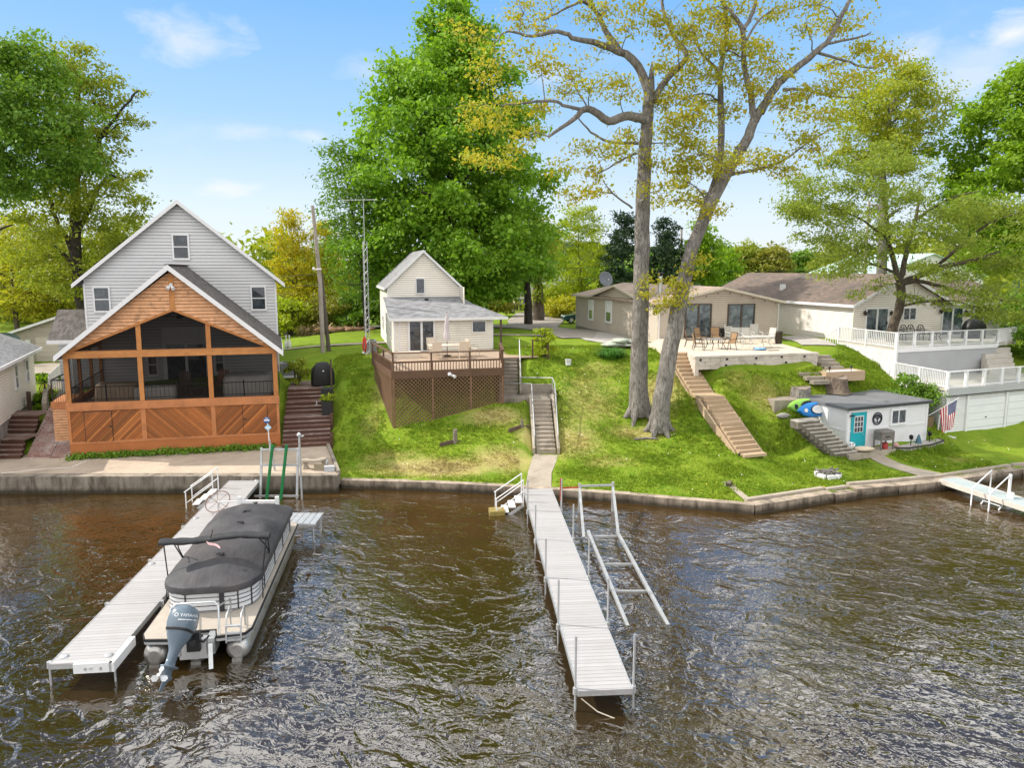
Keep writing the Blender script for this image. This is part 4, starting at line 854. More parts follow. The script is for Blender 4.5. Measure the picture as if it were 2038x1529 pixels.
railing(bt, [(LC[0]+.02, LC[1], ZL), (LA[0], LA[1]-.02, ZL)], .95, bal=.12, pstep=2.1, pw=.13); railing(bt, [(LA[0], LA[1]-.02, ZL), (LB[0], LB[1]-.05, ZL)], .95, bal=0, glass=True, pstep=1.5, pw=.15)
mb = MB()
for k in range(5): mb.cbox((31.0+k*.12, 44.2+k*.34, 3.4), 2.4, .36, .3*(k+1), R(20))
part('deck_steps', mb, DECKGREY, bt)

# ------------------------------------------------------------------ small white shed with the turquoise door
DO, DY = (17.1, 35.15), 21.0; DZ = .72
sh_ = thing('white_shed', 'small white lakeside shed with turquoise door and flat grey roof', 'shed', (*DO, 0), DY)
SW, SD_, ST = 5.65, 3.6, 2.98; f = FF(0); fl = FL(0)
PANEL = M('white_panel', (.72,.72,.73), .5, .05, 2, .08, 30, dirt=(.58,.56,.52), dirtamt=.3)
mb = MB(); mb.box(0, 0, .4, SW, SD_, ST-.12); part('wall', mb, PANEL, sh_)
mb = MB()
for a in (0, 1.28, SW-.12): f.box(mb, a-.0, a+.12, DZ, ST-.12, 0, .03)
f.box(mb, 0, .85, 1.72, 1.82, 0, .026); f.box(mb, 1.28, SW, 1.72, 1.82, 0, .026); f.box(mb, 0, SW, ST-.26, ST-.12, 0, .034)
for a in (.0, 1.15, 2.4, SD_-.1): fl.box(mb, a, a+.1, 1.0, ST-.12, 0, .03)
fl.box(mb, 0, SD_, 1.72, 1.82, 0, .026); fl.box(mb, 0, SD_, ST-.26, ST-.12, 0, .034); part('wall_trim', mb, WHITE, sh_)
mb = MB(); mb.box(-.14, -.16, ST-.12, SW+.14, SD_+.15, ST+.04); part('roof', mb, M('roll_roofing', (.15,.155,.165), .9, .15, 1.2, .4, 30, dirt=(.22,.22,.22), dirtamt=.5), sh_)
mb = MB(); mb.box(-.15, -.175, ST-.1, SW+.15, -.162, ST+.03); part('drip_edge', mb, M('charcoal_trim', (.05,.052,.056), .6), sh_)
TURQ = M('turquoise_paint', (.015,.36,.42), .45, .08, 2, .08)
mb = MB(); f.box(mb, .32, 1.14, DZ, 2.62, .0, .04); dr = part('door', mb, TURQ, sh_)
mb = MB(); f.box(mb, .42, 1.04, 1.66, 2.52, .04, .055)
dg = part('door_light', mb, WHITE, dr)
mb = MB()
for i in range(3):
    for j in range(3): f.box(mb, .455+i*.195, .61+i*.195, 1.69+j*.275, 1.93+j*.275, .055, .062)
part('pane', mb, GLASS, dr)
mb = MB(); f.box(mb, .24, .32, DZ, 2.7, 0, .05); f.box(mb, 1.14, 1.24, DZ, 2.7, 0, .05); f.box(mb, .24, 1.24, 2.62, 2.7, 0, .052); part('door_frame', mb, TURQ, sh_)
mb = MB(); mb.lathe([(.02,0),(.04,.02),(.03,.06)], f.p(1.08, 1.5, .05)); part('handle', mb, ALU, dr)
window(sh_, f, 3.0, 3.95, 1.95, 2.62, WHITE, 'slide', .1)
mb = MB(); ec = f.p(2.02, 2.28, .035)
rings = [[(ec[0]+r_*math.cos(2*math.pi*k/28), ec[1]-d_, ec[2]+r_*math.sin(2*math.pi*k/28)) for k in range(28)] for r_, d_ in ((.34,-.03),(.34,.0),(.28,.0),(.28,-.03))]
mb.loft(rings, False, True, False)
rings = [[(ec[0]+r_*math.cos(2*math.pi*k/28), ec[1]-d_, ec[2]+r_*math.sin(2*math.pi*k/28)) for k in range(28)] for r_, d_ in ((.24,-.03),(.24,.0),(.22,.0),(.22,-.03))]
mb.loft(rings, False, True, False)
f.bar(mb, 2.02, 2.08, 2.02, 2.3, .045, .02, .036)
for da, z0, z1 in ((-.14, 2.2, 2.38), (.14, 2.2, 2.38), (-.09, 2.26, 2.45), (.09, 2.26, 2.45), (0, 2.3, 2.48), (-.17, 2.07, 2.1), (.17, 2.07, 2.1)): f.bar(mb, 2.02, max(2.1, z0-.02) if z0 > 2.15 else 2.1, 2.02+da, z1, .022, .02, .035)
for k in range(16):
    a = R(10+k*10.5); r_ = .17+.03*(k % 2); f.box(mb, 2.02+r_*math.cos(a)-.022, 2.02+r_*math.cos(a)+.022, 2.3+r_*math.sin(a)*.9-.02, 2.3+r_*math.sin(a)*.9+.02, .02, .036)
part('tree_emblem', mb, M('navy_emblem', (.015,.02,.035), .5), sh_)
mb = MB(); f.box(mb, -.02+.1, .3, 2.55, 2.6, .03, .2); part('eave_lamp', mb, BLACK, sh_)
# ------------------------------------------------------------------ seawalls, patio
def offs(line, d):
    out = []
    for i, p in enumerate(line):
        a = Vector(line[max(i-1, 0)]); b = Vector(line[min(i+1, len(line)-1)]); t_ = (b-a).normalized(); out.append((p[0]-t_.y*d, p[1]+t_.x*d))
    return out
def wall_line(mb, line, th, z0, z1, jit=0.0, seed=1):
    rr = random.Random(seed); inn = offs(line, th)
    for i in range(len(line)-1):
        j = rr.uniform(-jit, jit); P = [line[i], line[i+1], inn[i+1], inn[i]]; mb.prism(P, z0, z1+j)
def subdiv(line, L):
    out = [line[0]]
    for a, b in zip(line, line[1:]):
        n = max(1, round(math.dist(a, b)/L)); out += [(a[0]+(b[0]-a[0])*k/n, a[1]+(b[1]-a[1])*k/n) for k in range(1, n+1)]
    return out
def wallmat(name, col, top):
    t = NT(name); v = t.obj(); n = t.noise(v, 1.1, 6.0, .68, .5); n2 = t.noise(t.scale(v, (3, 3, .5)), 1.2, 5.0, .65)
    c = t.mix(t.rng(n, .35, .65), tuple(x*.72 for x in col), tuple(min(1, x*1.25) for x in col)); c = t.mix(t.rng(n2, .44, .68, 0, .8), c, (.045,.036,.026))
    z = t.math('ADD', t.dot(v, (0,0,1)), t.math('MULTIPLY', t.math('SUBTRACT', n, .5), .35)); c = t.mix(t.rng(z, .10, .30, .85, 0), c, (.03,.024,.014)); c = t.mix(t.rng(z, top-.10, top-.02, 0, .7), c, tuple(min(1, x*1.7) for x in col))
    return t.done(t.pbr(c, .92, 0, t.bump(n2, .5, .04, t.bump(t.noise(v, 22, 4), .35, .02)), .2))
WALLC = wallmat('stained_seawall', (.22,.19,.155), .86)
WALLP = wallmat('pale_seawall', (.28,.23,.18), .47)
mb = MB(); wall_line(mb, [(-60, 30.3), (-40, 30.35), (-31, 30.4), (-22.7, 30.45), (-15, 30.5), (-7.85, 30.6)], .42, -1.5, .8, .012, 3)
sw = thing('patio_seawall', 'tall stained concrete seawall in front of the cedar porch patio', 'seawall'); part('wall_face', mb, WALLC, sw)
for x in (-31, -18.2): mb = MB(); mb.tube([(x+.015*math.sin(k*2.3), 30.5+.0*k-.005*(x+18), .8-k*.12) for k in range(8)], .012, 4); part('crack', mb, BLACK, sw)
mb = MB(); mb.prism([(-60, 30.73), (-7.98, 31.02), (-9.75, 36.2), (-12, 36.2), (-21.6, 34.2), (-60, 34.0)], .3, .797)
setting('concrete_patio', mb, M('patio_concrete', (.44,.36,.28), .9, .18, .8, .35, 22, dirt=(.22,.18,.12), dirtamt=.7))
mb = MB(); mb.prism([(-9.7, 35.9), (-7.95, 31.0), (-7.8, 31.0), (-9.55, 35.95)], .3, .93); solo('patio_kerb', mb, MAT_CONCD, 'low concrete kerb along the right edge of the patio', 'kerb')
mb = MB(); Lp = [(-23.2, 31.0), (-21.4, 31.75), (-20.6, 31.9), (-20.55, 33.0)]
for a, b in zip(Lp, Lp[1:]): mb.bar((*a, .802), (*b, .802), .09, .01)
setting('patio_marking', mb, M('faded_line', (.62,.58,.52), .9))
ml = subdiv([(-7.84, 31.2), (-4.05, 30.87), (-.42, 30.26), (5.07, 29.1), (9.9, 27.73)], 2.4)
mb = MB(); wall_line(mb, ml, .36, -1.5, .41, .012, 5)
solo('curved_seawall', mb, WALLP, 'curved low concrete seawall below the cottage lawn', 'seawall')
rw = thing('block_seawall', 'low seawall of big cracked concrete blocks on the right', 'seawall')
rl = [(9.94, 27.74), (13.93, 29.36), (15.1, 29.8), (17.24, 30.3), (19.57, 30.92), (24.6, 32.85), (60, 41.5)]
for i, (tz, dy) in enumerate(((.40, 0), (.34, -.1), (.43, .02), (.41, .05), (.41, .05), (.41, .05))):
    mb = MB(); a, b = rl[i], rl[i+1]; d = (Vector(b)-Vector(a)).normalized(); a = (a[0]+d.x*.04, a[1]+d.y*.04+dy); b = (b[0]-d.x*.04, b[1]-d.y*.04+dy); wall_line(mb, [a, b], .5, -1.5, tz)
    c2 = MB(); ai = offs([a, b], .52); bi = offs([a, b], .72); c2.prism([ai[0], ai[1], bi[1], bi[0]], -.3, tz+.1+.02*(i % 2)); q = part('wall_block', mb, WALLP, rw)
    part('coping', c2, MAT_CONC, q)
drape('lawn_strip', [(9.95, 28.1), (9.6, 30.6)], .32, MAT_CONC, .05, .3)

# ------------------------------------------------------------------ timber steps and boardwalk by the porch
WEATH = ((.20,.10,.075), (.36,.27,.23), (.10,.055,.04))
MAT_TSTEP = planks('weathered_red_timber', WEATH, Y_, .145, X_, .8, .07, (.015,.01,.008), .6, .5, stain=(.52,.44,.40), stainamt=.8)
MAT_TRISE = planks('dark_red_timber', ((.16,.075,.05),(.11,.055,.04),(.06,.03,.022)), Z_, .09, X_, .8, .09, (.012,.008,.006), .6, .5)
ts = thing('timber_steps', 'dark red timber steps with landings beside the cedar porch', 'steps', (*HO, 0), HY)
z, y = .8, -.45; w1 = 12.35
for fl_, (nr, land) in enumerate(((7, .95), (3, .8), (3, 3.0))):
    mr = MB(); mt = MB(); x1 = (w1, 11.95, 11.9)[fl_]
    for k in range(nr):
        mr.box(9.95, y+.02, z-.4, x1, y+.05, z+.15); last = k == nr-1; dep = land if last else .27
        mt.box(9.95, y, z+.15, x1+.02, y+dep, z+.19); z += .18; y += dep
    q = part('flight', mt, MAT_TSTEP, ts); part('riser', mr, MAT_TRISE, q)
mb = MB(); mb.box(12.36, -.5, .6, 12.5, .8, 1.3); mb.box(12.36, .8, .6, 12.5, 2.4, 2.2); mb.box(11.97, 2.42, 1.2, 12.5, 4.6, 2.85); part('side_timber', mb, MAT_TRISE, ts)
bwk = thing('boardwalk', 'worn red boardwalk steps rising left of the cedar porch', 'boardwalk')
mb = MB(); n = 22
for k in range(n):
    t0, t1 = k/n, (k+.93)/n
    A = [(-23.7+(-24.7+23.7)*t_, 33.35+(37.0-33.35)*t_) for t_ in (t0, t1)]; B = [(-21.75+(-22.75+21.75)*t_, 33.6+(37.35-33.6)*t_) for t_ in (t0, t1)]; zz_ = .86+1.98*(k/n)
    mb.prism([A[0], B[0], B[1], A[1]], zz_-.12, zz_)
part('tread', mb, planks('worn_boards', ((.30,.16,.13),(.50,.40,.36),(.18,.09,.07)), Y_, .17, X_, .85, .02, (.03,.02,.02), .7, .3, stain=(.62,.56,.52), stainamt=.85), bwk)
tt = thing('timber_terrace', 'stepped dark timber terraces left of the boardwalk', 'terrace')
for y0, z0, n in ((33.4, .8, 4), (35.4, 1.6, 4)):
    mr = MB(); mt = MB()
    for k in range(n):
        last = k == n-1; d_ = 1.35 if last else .22; yy_ = y0+k*.22
        x1 = -24.0-(yy_-33.4)*.28; mr.box(-34, yy_+.02, z0+k*.2-.35, x1, yy_+.05, z0+k*.2+.16); mt.box(-34, yy_, z0+k*.2+.16, x1, yy_+d_, z0+k*.2+.2)
    q = part('terrace_deck', mt, MAT_TSTEP, tt); part('riser', mr, MAT_TRISE, q)
mb = MB(); mb.bar((-25.3, 37.4, 2.6), (-26.9, 40.0, 2.95), .22, .4); solo('path_kerb', mb, MAT_CONC, 'pale concrete kerb beside the path left of the porch', 'kerb')

# ------------------------------------------------------------------ brown deck before the cream cottage
BROWN = M('brown_stain', (.115,.062,.036), .7, .22, 2, .2, 30, dirt=(.055,.032,.02), dirtamt=.5)
BROWNL = M('lattice_brown', (.18,.10,.058), .75, .18, 2, .2, 30, dirt=(.16,.09,.055), dirtamt=.5)
MAT_DECK = planks('tan_deck_boards', ((.50,.38,.28),(.43,.32,.235),(.32,.23,.17)), (math.sin(R(14)), -math.cos(R(14)), 0), .14, (math.cos(R(14)), math.sin(R(14)), 0), .8, .05, (.08,.05,.035), .4, .3)
DFL, DFR, DLB = (-6.25, 36.3), (-.46, 37.75), (-8.35, 41.7); DZK = 4.7
dk = thing('wooden_deck', 'brown wooden deck with lattice skirt before the cream cottage', 'deck')
mb = MB(); mb.prism([DFL, DFR, (-.72, 41.95), (1.55, 42.45), (1.3, 47.1), (-1.25, 46.52), (-7.52, 44.98), (-8.3, 44.8), DLB], DZK-.05, DZK); part('deck_floor', mb, MAT_DECK, dk)
def frame2(p, q, flip=1):
    d = (Vector(q)-Vector(p)).normalized(); return Fr((p[0], p[1], 0), (d.x, d.y, 0), (d.y*flip, -d.x*flip, 0)), math.dist(p, q)
ff, LF = frame2(DFL, DFR); fs, LS = frame2(DLB, DFL); fr2, LR = frame2(DFR, (-.72, 41.95))
mb = MB(); ff.box(mb, -.04, LF+.04, 4.28, 4.7, .0, .05); fs.box(mb, 0, LS, 4.28, 4.7, .0, .05); fr2.box(mb, 0, LR, 4.28, 4.7, 0, .05); part('rim_joist', mb, BROWN, dk)
def lattice(f, poly, pitch=.145, w=.042):
    mb = MB(); smin = min(a for a, _ in poly); smax = max(a for a, _ in poly); zmin = min(b for _, b in poly); zmax = max(b for _, b in poly)
    for sg, d0 in ((1, 0.0), (-1, .014)):
        c = smin-zmax if sg == 1 else smin+zmin
        end = smax-zmin if sg == 1 else smax+zmax
        c = math.floor(c/pitch)*pitch
        while c < end:
            # line a - sg*z = c, as a thin band clipped by the polygon
            q = [(a, b) for a, b in poly]
            def clip(q, lim, s_):
                out = []
                for i in range(len(q)):
                    p0, p1 = q[i], q[(i+1) % len(q)]; e0 = ((p0[0]-sg*p0[1])-lim)*s_; e1 = ((p1[0]-sg*p1[1])-lim)*s_
                    if e0 >= 0: out.append(p0)
                    if e0*e1 < 0: t_ = e0/(e0-e1); out.append((p0[0]+(p1[0]-p0[0])*t_, p0[1]+(p1[1]-p0[1])*t_))
                return out
            q = clip(clip(q, c, 1), c+w*1.414, -1)
            if len(q) >= 3: f.slab(mb, q, d0, d0+.012)
            c += pitch*1.414
    return mb
zb = lambda s: 1.55+(2.85-1.55)*s/LF
for a0, a1 in ((.1, LF*.345), (LF*.345+.1, LF*.69), (LF*.69+.1, LF-.1)): part('lattice', lattice(ff, [(a0, zb(a0)-.1), (a1, zb(a1)-.1), (a1, 4.28), (a0, 4.28)]), BROWNL, dk)
part('lattice', lattice(fs, [(.6, 3.2), (LS-.1, 1.5), (LS-.1, 4.28), (.6, 4.28)]), BROWNL, dk)
part('lattice', lattice(fr2, [(.1, 2.7), (LR-.1, 4.0), (LR-.1, 4.28), (.1, 4.28)]), BROWNL, dk)
for a in (0, LF*.345, LF*.69, LF-.1):
    mb = MB(); ff.box(mb, a, a+.1, zb(a)-.5, 4.28, -.06, .035); part('skirt_post', mb, BROWNL, dk)
mb = MB(); ff.bar(mb, 0, zb(0)-.02, LF, zb(LF)-.02, .1, .028, .05); part('skirt_rail', mb, BROWNL, dk)
def deck_rail(f, L, posts, solid=False):
    mb = MB(); f.box(mb, -.05, L+.05, 5.61, 5.66, -.1, .06); f.box(mb, 0, L, 5.1, 5.2, -.04, .0); part('rail', mb, BROWN, dk)
    mb = MB(); n = int(L/.155)
    for k in range(n): a = (k+.5)*L/n; f.box(mb, a-.02, a+.02, 4.7, 5.12, .0, .035)
    part('baluster', mb, BROWN, dk)
    for a in posts: mb = MB(); f.box(mb, a-.045, a+.045, 4.6, 5.61, -.07, .02); part('post', mb, BROWN, dk)
deck_rail(ff, LF, (.05, LF*.345, LF*.69, LF-.05)); deck_rail(fs, LS, (.05, 1.7, 3.4)); deck_rail(fr2, LR*.9, (1.9, LR*.9))
mb = MB(); mb.box(1.2, 42.3, 4.6, 1.3, 42.4, 5.7); mb.box(2.15, 42.5, 4.3, 2.25, 42.6, 5.7); mb.bar((1.15, 42.35, 5.72), (2.3, 42.55, 5.72), .1, .05); part('side_rail', mb, BROWN, dk)
mb = MB(); a = LF*.52; mb.tube([ff.p(a, 4.4, .05), ff.p(a, 4.4, .14)], .07, 10); mb.tube([ff.p(a-.03, 4.42, .12), ff.p(a-.14, 4.5, .28)], [.05, .1], 10); mb.tube([ff.p(a+.03, 4.4, .12), ff.p(a+.17, 4.32, .28)], [.05, .1], 10); part('floodlight', mb, WHITE, dk)

# ------------------------------------------------------------------ concrete stairs down the lawn
cs = thing('concrete_stairs', 'two-flight concrete stairs with pipe handrails beside the brown deck', 'stairs')
def flight(root, p0, p1, z0, z1, n, w, mat, sideh=.25, side=True):
    d = Vector((p1[0]-p0[0], p1[1]-p0[1], 0)); L = d.length; d /= L; s_ = Vector((d.y, -d.x, 0)); mb = MB(); run = L/n; rise = (z1-z0)/n
    for k in range(n):
        a = Vector((*p0, 0))+d*run*k; b = a+d*(run*1.25); q = [a-s_*w/2, a+s_*w/2, b+s_*w/2, b-s_*w/2]; mb.prism([(p.x, p.y) for p in q], z0+rise*k-.25, z0+rise*(k+1))
        q = [a-s_*w/2-d*.03, a+s_*w/2-d*.03, a+s_*w/2, a-s_*w/2]; mb.prism([(p.x, p.y) for p in q], z0+rise*(k+1)-.05, z0+rise*(k+1)+.002)
    part('flight', mb, mat, root)
    if side:
        for sg in (-1, 1):
            mb = MB(); o_ = s_*(w/2+.08)*sg; A = Vector((*p0, z0))+o_; B = Vector((*p1, z1))+o_
            mb.extr([tuple(A-d*.12+Vector((0,0,-.5))), tuple(A-d*.12+Vector((0,0,sideh))), tuple(B+Vector((0,0,sideh))), tuple(B+Vector((0,0,-.6)))], tuple(s_*.12*sg)); part('side_wall', mb, mat, root)
flight(cs, (1.72, 34.5), (1.62, 38.2), .85, 2.9, 13, .95, MAT_CONC); flight(cs, (-.1, 39.5), (-.12, 42.35), 2.9, 4.62, 10, .9, MAT_CONCD)
mb = MB(); mb.prism([(-.75, 38.3), (.95, 38.3), (.95, 38.22), (2.3, 38.22), (2.3, 39.7), (-.75, 39.7)], 1.9, 2.9); part('landing', mb, MAT_CONCD, cs)
mb = MB(); mb.box(.55, 39.72, 2.2, 2.35, 39.9, 3.45); mb.box(2.32, 38.0, 2.0, 2.45, 39.9, 3.2); part('retaining_wall', mb, MAT_CONCD, cs)
def pipe_rail(root, pts, drop, r=.028, mat=None):
    mb = MB(); mb.tube(pts, r, 7)
    for i, dz in drop: p = pts[i]; mb.tube([p, (p[0], p[1], p[2]-dz)], r, 7)
    part('handrail', mb, mat or GALV, root)
pipe_rail(cs, [(.45, 42.5, 5.75), (.5, 39.7, 3.85), (2.3, 39.55, 3.85), (2.35, 38.1, 3.75), (2.32, 34.5, 1.7)], [(0, 1.1), (1, .95), (2, .9), (3, 1.0), (4, .85)])
pipe_rail(cs, [(-.62, 41.6, 5.1), (-.6, 39.3, 3.75), (-.62, 38.4, 3.72), (1.08, 38.3, 3.72), (1.14, 34.5, 1.7)], [(0, .9), (1, .85), (2, .85), (3, .9), (4, .85)])

# ------------------------------------------------------------------ new timber stairs to the beige patio, patio and its block wall
PINE = planks('fresh_pine', ((.58,.44,.30),(.51,.38,.25),(.40,.28,.17)), Z_, .5, X_, .75, .01, (.2,.12,.06), .5, .2, .7)
wst = thing('timber_stairs', 'fresh tan timber stairs with a mid landing up the bank', 'stairs')
flight(wst, (11.85, 34.15), (10.75, 37.35), .88, 3.2, 13, 1.3, PINE, -.1); flight(wst, (10.45, 38.3), (9.75, 41.3), 3.2, 5.1, 10, 1.2, PINE, -.1)
mb = MB(); a_ = R(20); mb.cbox((10.55, 37.85, 3.05), 1.35, 1.25, .17, R(17)); part('landing', mb, PINE, wst)
mb = MB(); mb.cbox((9.98, 37.4, 1.8), .1, .1, 1.3, 0); mb.cbox((11.1, 37.7, 1.8), .1, .1, 1.3, 0); part('support_post', mb, PINE, wst)
mb = MB(); mb.cbox((11.95, 33.95, .8), 1.3, .4, .14, R(18)); part('foot_board', mb, PINE, wst)
mb = MB(); mb.lathe([(.05,0),(.06,.12),(.02,.16)], (11.2, 33.75, .85), 8); part('step_light', mb, BLACK, wst)
PAT = [(10.35, 39.25), (17.9, 41.05), (17.75, 46.6), (19.4, 51.9), (10.32, 49.45), (9.0, 46.0), (9.15, 41.45), (10.3, 41.6)]
mb = MB(); mb.prism(PAT, 4.6, 5.1); setting('patio', mb, M('patio_paving', (.60,.52,.42), .9, .12, .8, .3, 20, dirt=(.40,.33,.26), dirtamt=.5))
pw_ = thing('block_wall', 'whitewashed concrete block wall along the front of the patio', 'wall')
fp, LP = frame2((10.3, 39.2), (17.95, 41.0)); rr = random.Random(4)
WB = M('whitewashed_block', (.55,.49,.43), .9, .2, 2, .5, 18, dirt=(.20,.16,.13), dirtamt=.75); mb = MB()
for r_ in range(3):
    a = -.0 if r_ % 2 else -.3
    while a < LP:
        b = min(a+.62, LP); fp.box(mb, max(0, a)+.006, b-.006, 4.36+r_*.22, 4.57+r_*.22, -.2, rr.uniform(.0, .02)); a += .62
part('block_course', mb, WB, pw_)
mb = MB(); fp.box(mb, -.05, LP+.05, 5.02, 5.13, -.3, .06); part('coping', mb, WB, pw_)
mb = MB()
for a, z_ in ((.25, 4.85), (1.9, 4.85), (1.85, 4.5), (3.75, 4.85), (3.7, 4.48), (5.4, 4.88), (5.7, 4.55), (6.9, 4.86), (7.3, 4.4)): fp.box(mb, a, a+.14, z_, z_+.12, .0, .03)
part('weep_hole', mb, BLACK, pw_)
mb = MB(); fq, LQ = frame2((10.3, 41.6), (10.3, 39.2)); fq.box(mb, 0, LQ, 4.0, 5.09, -.2, .0); part('end_wall', mb, WB, pw_)
ps = thing('patio_steps', 'short dark stone steps at the right end of the patio', 'steps')
mb = MB()
for k in range(4): mb.cbox((18.5+k*.1, 41.9-k*.34, 4.85-k*.17-.3), 1.25, .4, .3, R(14))
part('flight', mb, MAT_CONCD, ps)
pb = thing('gravel_planter', 'low tan timber planter of white gravel below the patio steps', 'planter', (18.9, 40.2, 3.95), 14)
mb = MB(); mb.box(-1.3, -.55, -.3, 1.3, -.45, .25); mb.box(-1.3, .45, -.3, 1.3, .55, .25); mb.box(-1.3, -.45, -.3, -1.2, .45, .25); mb.box(1.2, -.45, -.3, 1.3, .45, .25); part('timber_edging', mb, PINE, pb)
mb = MB(); mb.box(-1.2, -.45, -.3, 1.2, .45, .2); part('gravel_bed', mb, M('white_gravel', (.62,.60,.57), .95, .3, 8, .8, 30), pb)
for x in (-.9, .55): mb = MB(); mb.lathe([(.02,0),(.02,.2),(.07,.2),(.07,.3),(.02,.34)], (x, -.3, .2), 8); part('path_light', mb, BLACK, pb)
ss = thing('stone_steps', 'rough grey stone steps climbing beside the white shed', 'steps')
p0, p1 = on(1676, 903, .75), on(1600, 836, 2.55); d = Vector((p1[0]-p0[0], p1[1]-p0[1])); mb = MB(); rr = random.Random(8)
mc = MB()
for k in range(10):
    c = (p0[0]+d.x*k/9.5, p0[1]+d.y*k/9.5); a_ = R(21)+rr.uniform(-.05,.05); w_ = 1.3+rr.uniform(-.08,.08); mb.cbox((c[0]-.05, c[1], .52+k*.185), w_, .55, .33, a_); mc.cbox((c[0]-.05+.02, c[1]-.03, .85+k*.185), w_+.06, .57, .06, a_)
q = part('flight', mb, M('shaded_rough_stone', (.17,.15,.125), .95, .25, 3, .6, 14, dirt=(.06,.05,.035), dirtamt=.8), ss); part('lit_tread_slab', mc, M('sunlit_tread_stone', (.42,.385,.34), .95, .2, 3, .5, 14, dirt=(.18,.15,.12), dirtamt=.5), q)  # sunlit treads and shaded risers painted as a pale and a dark stone

# ------------------------------------------------------------------ docks
MAT_DOCK = planks('pale_dock_boards', ((.43,.42,.425),(.385,.375,.38),(.31,.30,.295)), Y_, .15, X_, .6, .055, (.16,.15,.145), .4, .35, tone=.09, stain=(.30,.275,.24), stainamt=.35)
MAT_DOCKB = planks('pale_blue_dock', ((.40,.455,.46),(.37,.425,.43),(.32,.37,.375)), Y_, .3, X_, .6, .03, (.30,.35,.35), .3, .2, tone=.05)
def dock(name, label, loc, yaw, secs, w, z, mat, tall=0.0, hw=.14):
    r = thing(name, label, 'dock', (loc[0], loc[1], 0), yaw); y = 0
    for i, L in enumerate(secs):
        mb = MB(); mb.box(-w/2, y+.008, z-.045, w/2, y+L-.008, z); q = part('dock_section', mb, mat, r)
        mb = MB(); mb.box(-w/2-.03, y+.004, z-hw, -w/2, y+L-.004, z+.006); mb.box(w/2, y+.004, z-hw, w/2+.03, y+L-.004, z+.006); mb.box(-w/2, y+L-.05, z-hw, w/2, y+L-.01, z-.05); mb.box(-w/2, y+.01, z-hw, w/2, y+.05, z-.05); part('side_frame', mb, ALU, q)
        y += L
        for sx in (-1, 1):
            mb = MB(); x = sx*(w/2+.07); mb.tube([(x, y-.12, -2.2), (x, y-.12, z+tall if tall else z-.02)], .028, 8); mb.lathe([(.06,0),(.06,.16)], (x, y-.12, z-.15), 8); part('leg', mb, GALV, r)
    return r, y
d1, _ = dock('left_side_dock'.replace('left_side_', 'long_'), 'long pale dock reaching out beside the covered pontoon boat', (-12.0, 30.75), 186.1, (2.95,)+(3.02,)*4, 1.34, .6, MAT_DOCK)
for x, y in ((-.55, 14.75), (.5, 14.7), (.55, 9.2), (.55, 5.0), (-.55, .3)):
    mb = MB(); mb.lathe([(.1,0),(.1,.02),(.06,.035)], (x, y, .6), 12); part('cap_plate', mb, GALV, d1)
mb = MB(); mb.box(-.78, 15.05, .38, .1, 15.13, .62); mb.box(-.83, 13.9, .38, -.71, 15.13, .62); part('corner_bumper', mb, WHITE_P, d1)
mb = MB(); mb.lathe([(.04,0),(.04,.02)], (-.3, 15.14, .5), 8); mb.box(-.55, 15.13, .45, -.5, 15.14, .52); mb.box(-.2, 15.13, .45, -.15, 15.14, .52); part('bumper_bolt', mb, GALV, d1)
d2, _ = dock('narrow_dock', 'narrow pale dock with tall pole posts in the middle of the lake front', (1.1, 29.5), 183.95, (2.85, 3.0, 3.1, 2.9, 2.9), 1.2, .55, MAT_DOCK, 1.25)
mb = MB(); mb.tube([(.55, 14.72, .35), (.2, 14.85, .1), (-.3, 15.0, -.05), (-.5, 15.3, -.1)], .015, 6); part('mooring_rope', mb, M('pale_rope', (.5,.44,.36), .9), d2)
d3 = thing('gangway', 'pale blue boarded gangway dock leaving the right edge', 'dock', (19.97, 31.2, 0), 197)
mb = MB(); mb.box(-.5, 0, .44, .5, 9.0, .5); q = part('dock_section', mb, MAT_DOCKB, d3)
mb = MB(); mb.box(-.55, 0, .3, -.5, 9.0, .51); mb.box(.5, 0, .3, .55, 9.0, .51); part('side_frame', mb, DECKGREY, q)
def ladder_steps(name, label, loc, yaw, w, n, mat, rail=.95):
    r = thing(name, label, 'steps', loc, yaw)
    for k in range(n): mb = MB(); mb.box(.05+k*.28, -w/2, -.03-k*.2, .33+k*.28, w/2, -k*.2); part('tread', mb, mat, r)
    for sy in (-w/2-.02, w/2+.02):
        L = n*.28; mb = MB(); mb.tube([(0, sy, rail), (L+.05, sy, rail-n*.2)], .024, 7); mb.tube([(.02, sy, rail), (.02, sy, -.2)], .024, 7); mb.tube([(L, sy, rail-n*.2+.03), (L, sy, -n*.2-.5)], .024, 7); mb.tube([(.0, sy, rail*.5), (L, sy, rail*.5-n*.2)], .02, 7); part('handrail', mb, WHITE_P, r)
        mb = MB(); mb.bar((0, sy, -.1), (L, sy, -n*.2-.1), .03, .12); part('stringer', mb, ALU, r)
    return r
ladder_steps('dock_steps', 'white railed aluminium steps into the water off the narrow dock', (.45, 28.3, .5), 184, .9, 4, WHITE_P)
ladder_steps('dock_steps', 'white railed aluminium steps into the water off the long dock', (-12.65, 29.1, .55), 188, .8, 4, WHITE_P)
mb = MB(); mb.box(-.32, -.28, -.3, .3, .28, .18); solo('float_block', mb, M('algae_wood', (.26,.20,.06), .9, .3, 3), 'yellowish algae stained block at the foot of the narrow dock steps', 'block', (-.62, 27.9, 0), 8)
la = thing('swim_ladder', 'white tubular swim ladder on the pale blue gangway', 'ladder', (20.1, 29.1, 0), -73)
for x in (0, .8):
    mb = MB(); mb.tube([(x, .45, .5), (x, .45, 1.45), (x, -.55, .75), (x, -.55, -.6)], .03, 7); mb.tube([(x, .3, .3), (x, -.3, -.35)], .03, 7); part('side_rail', mb, WHITE_P, la)
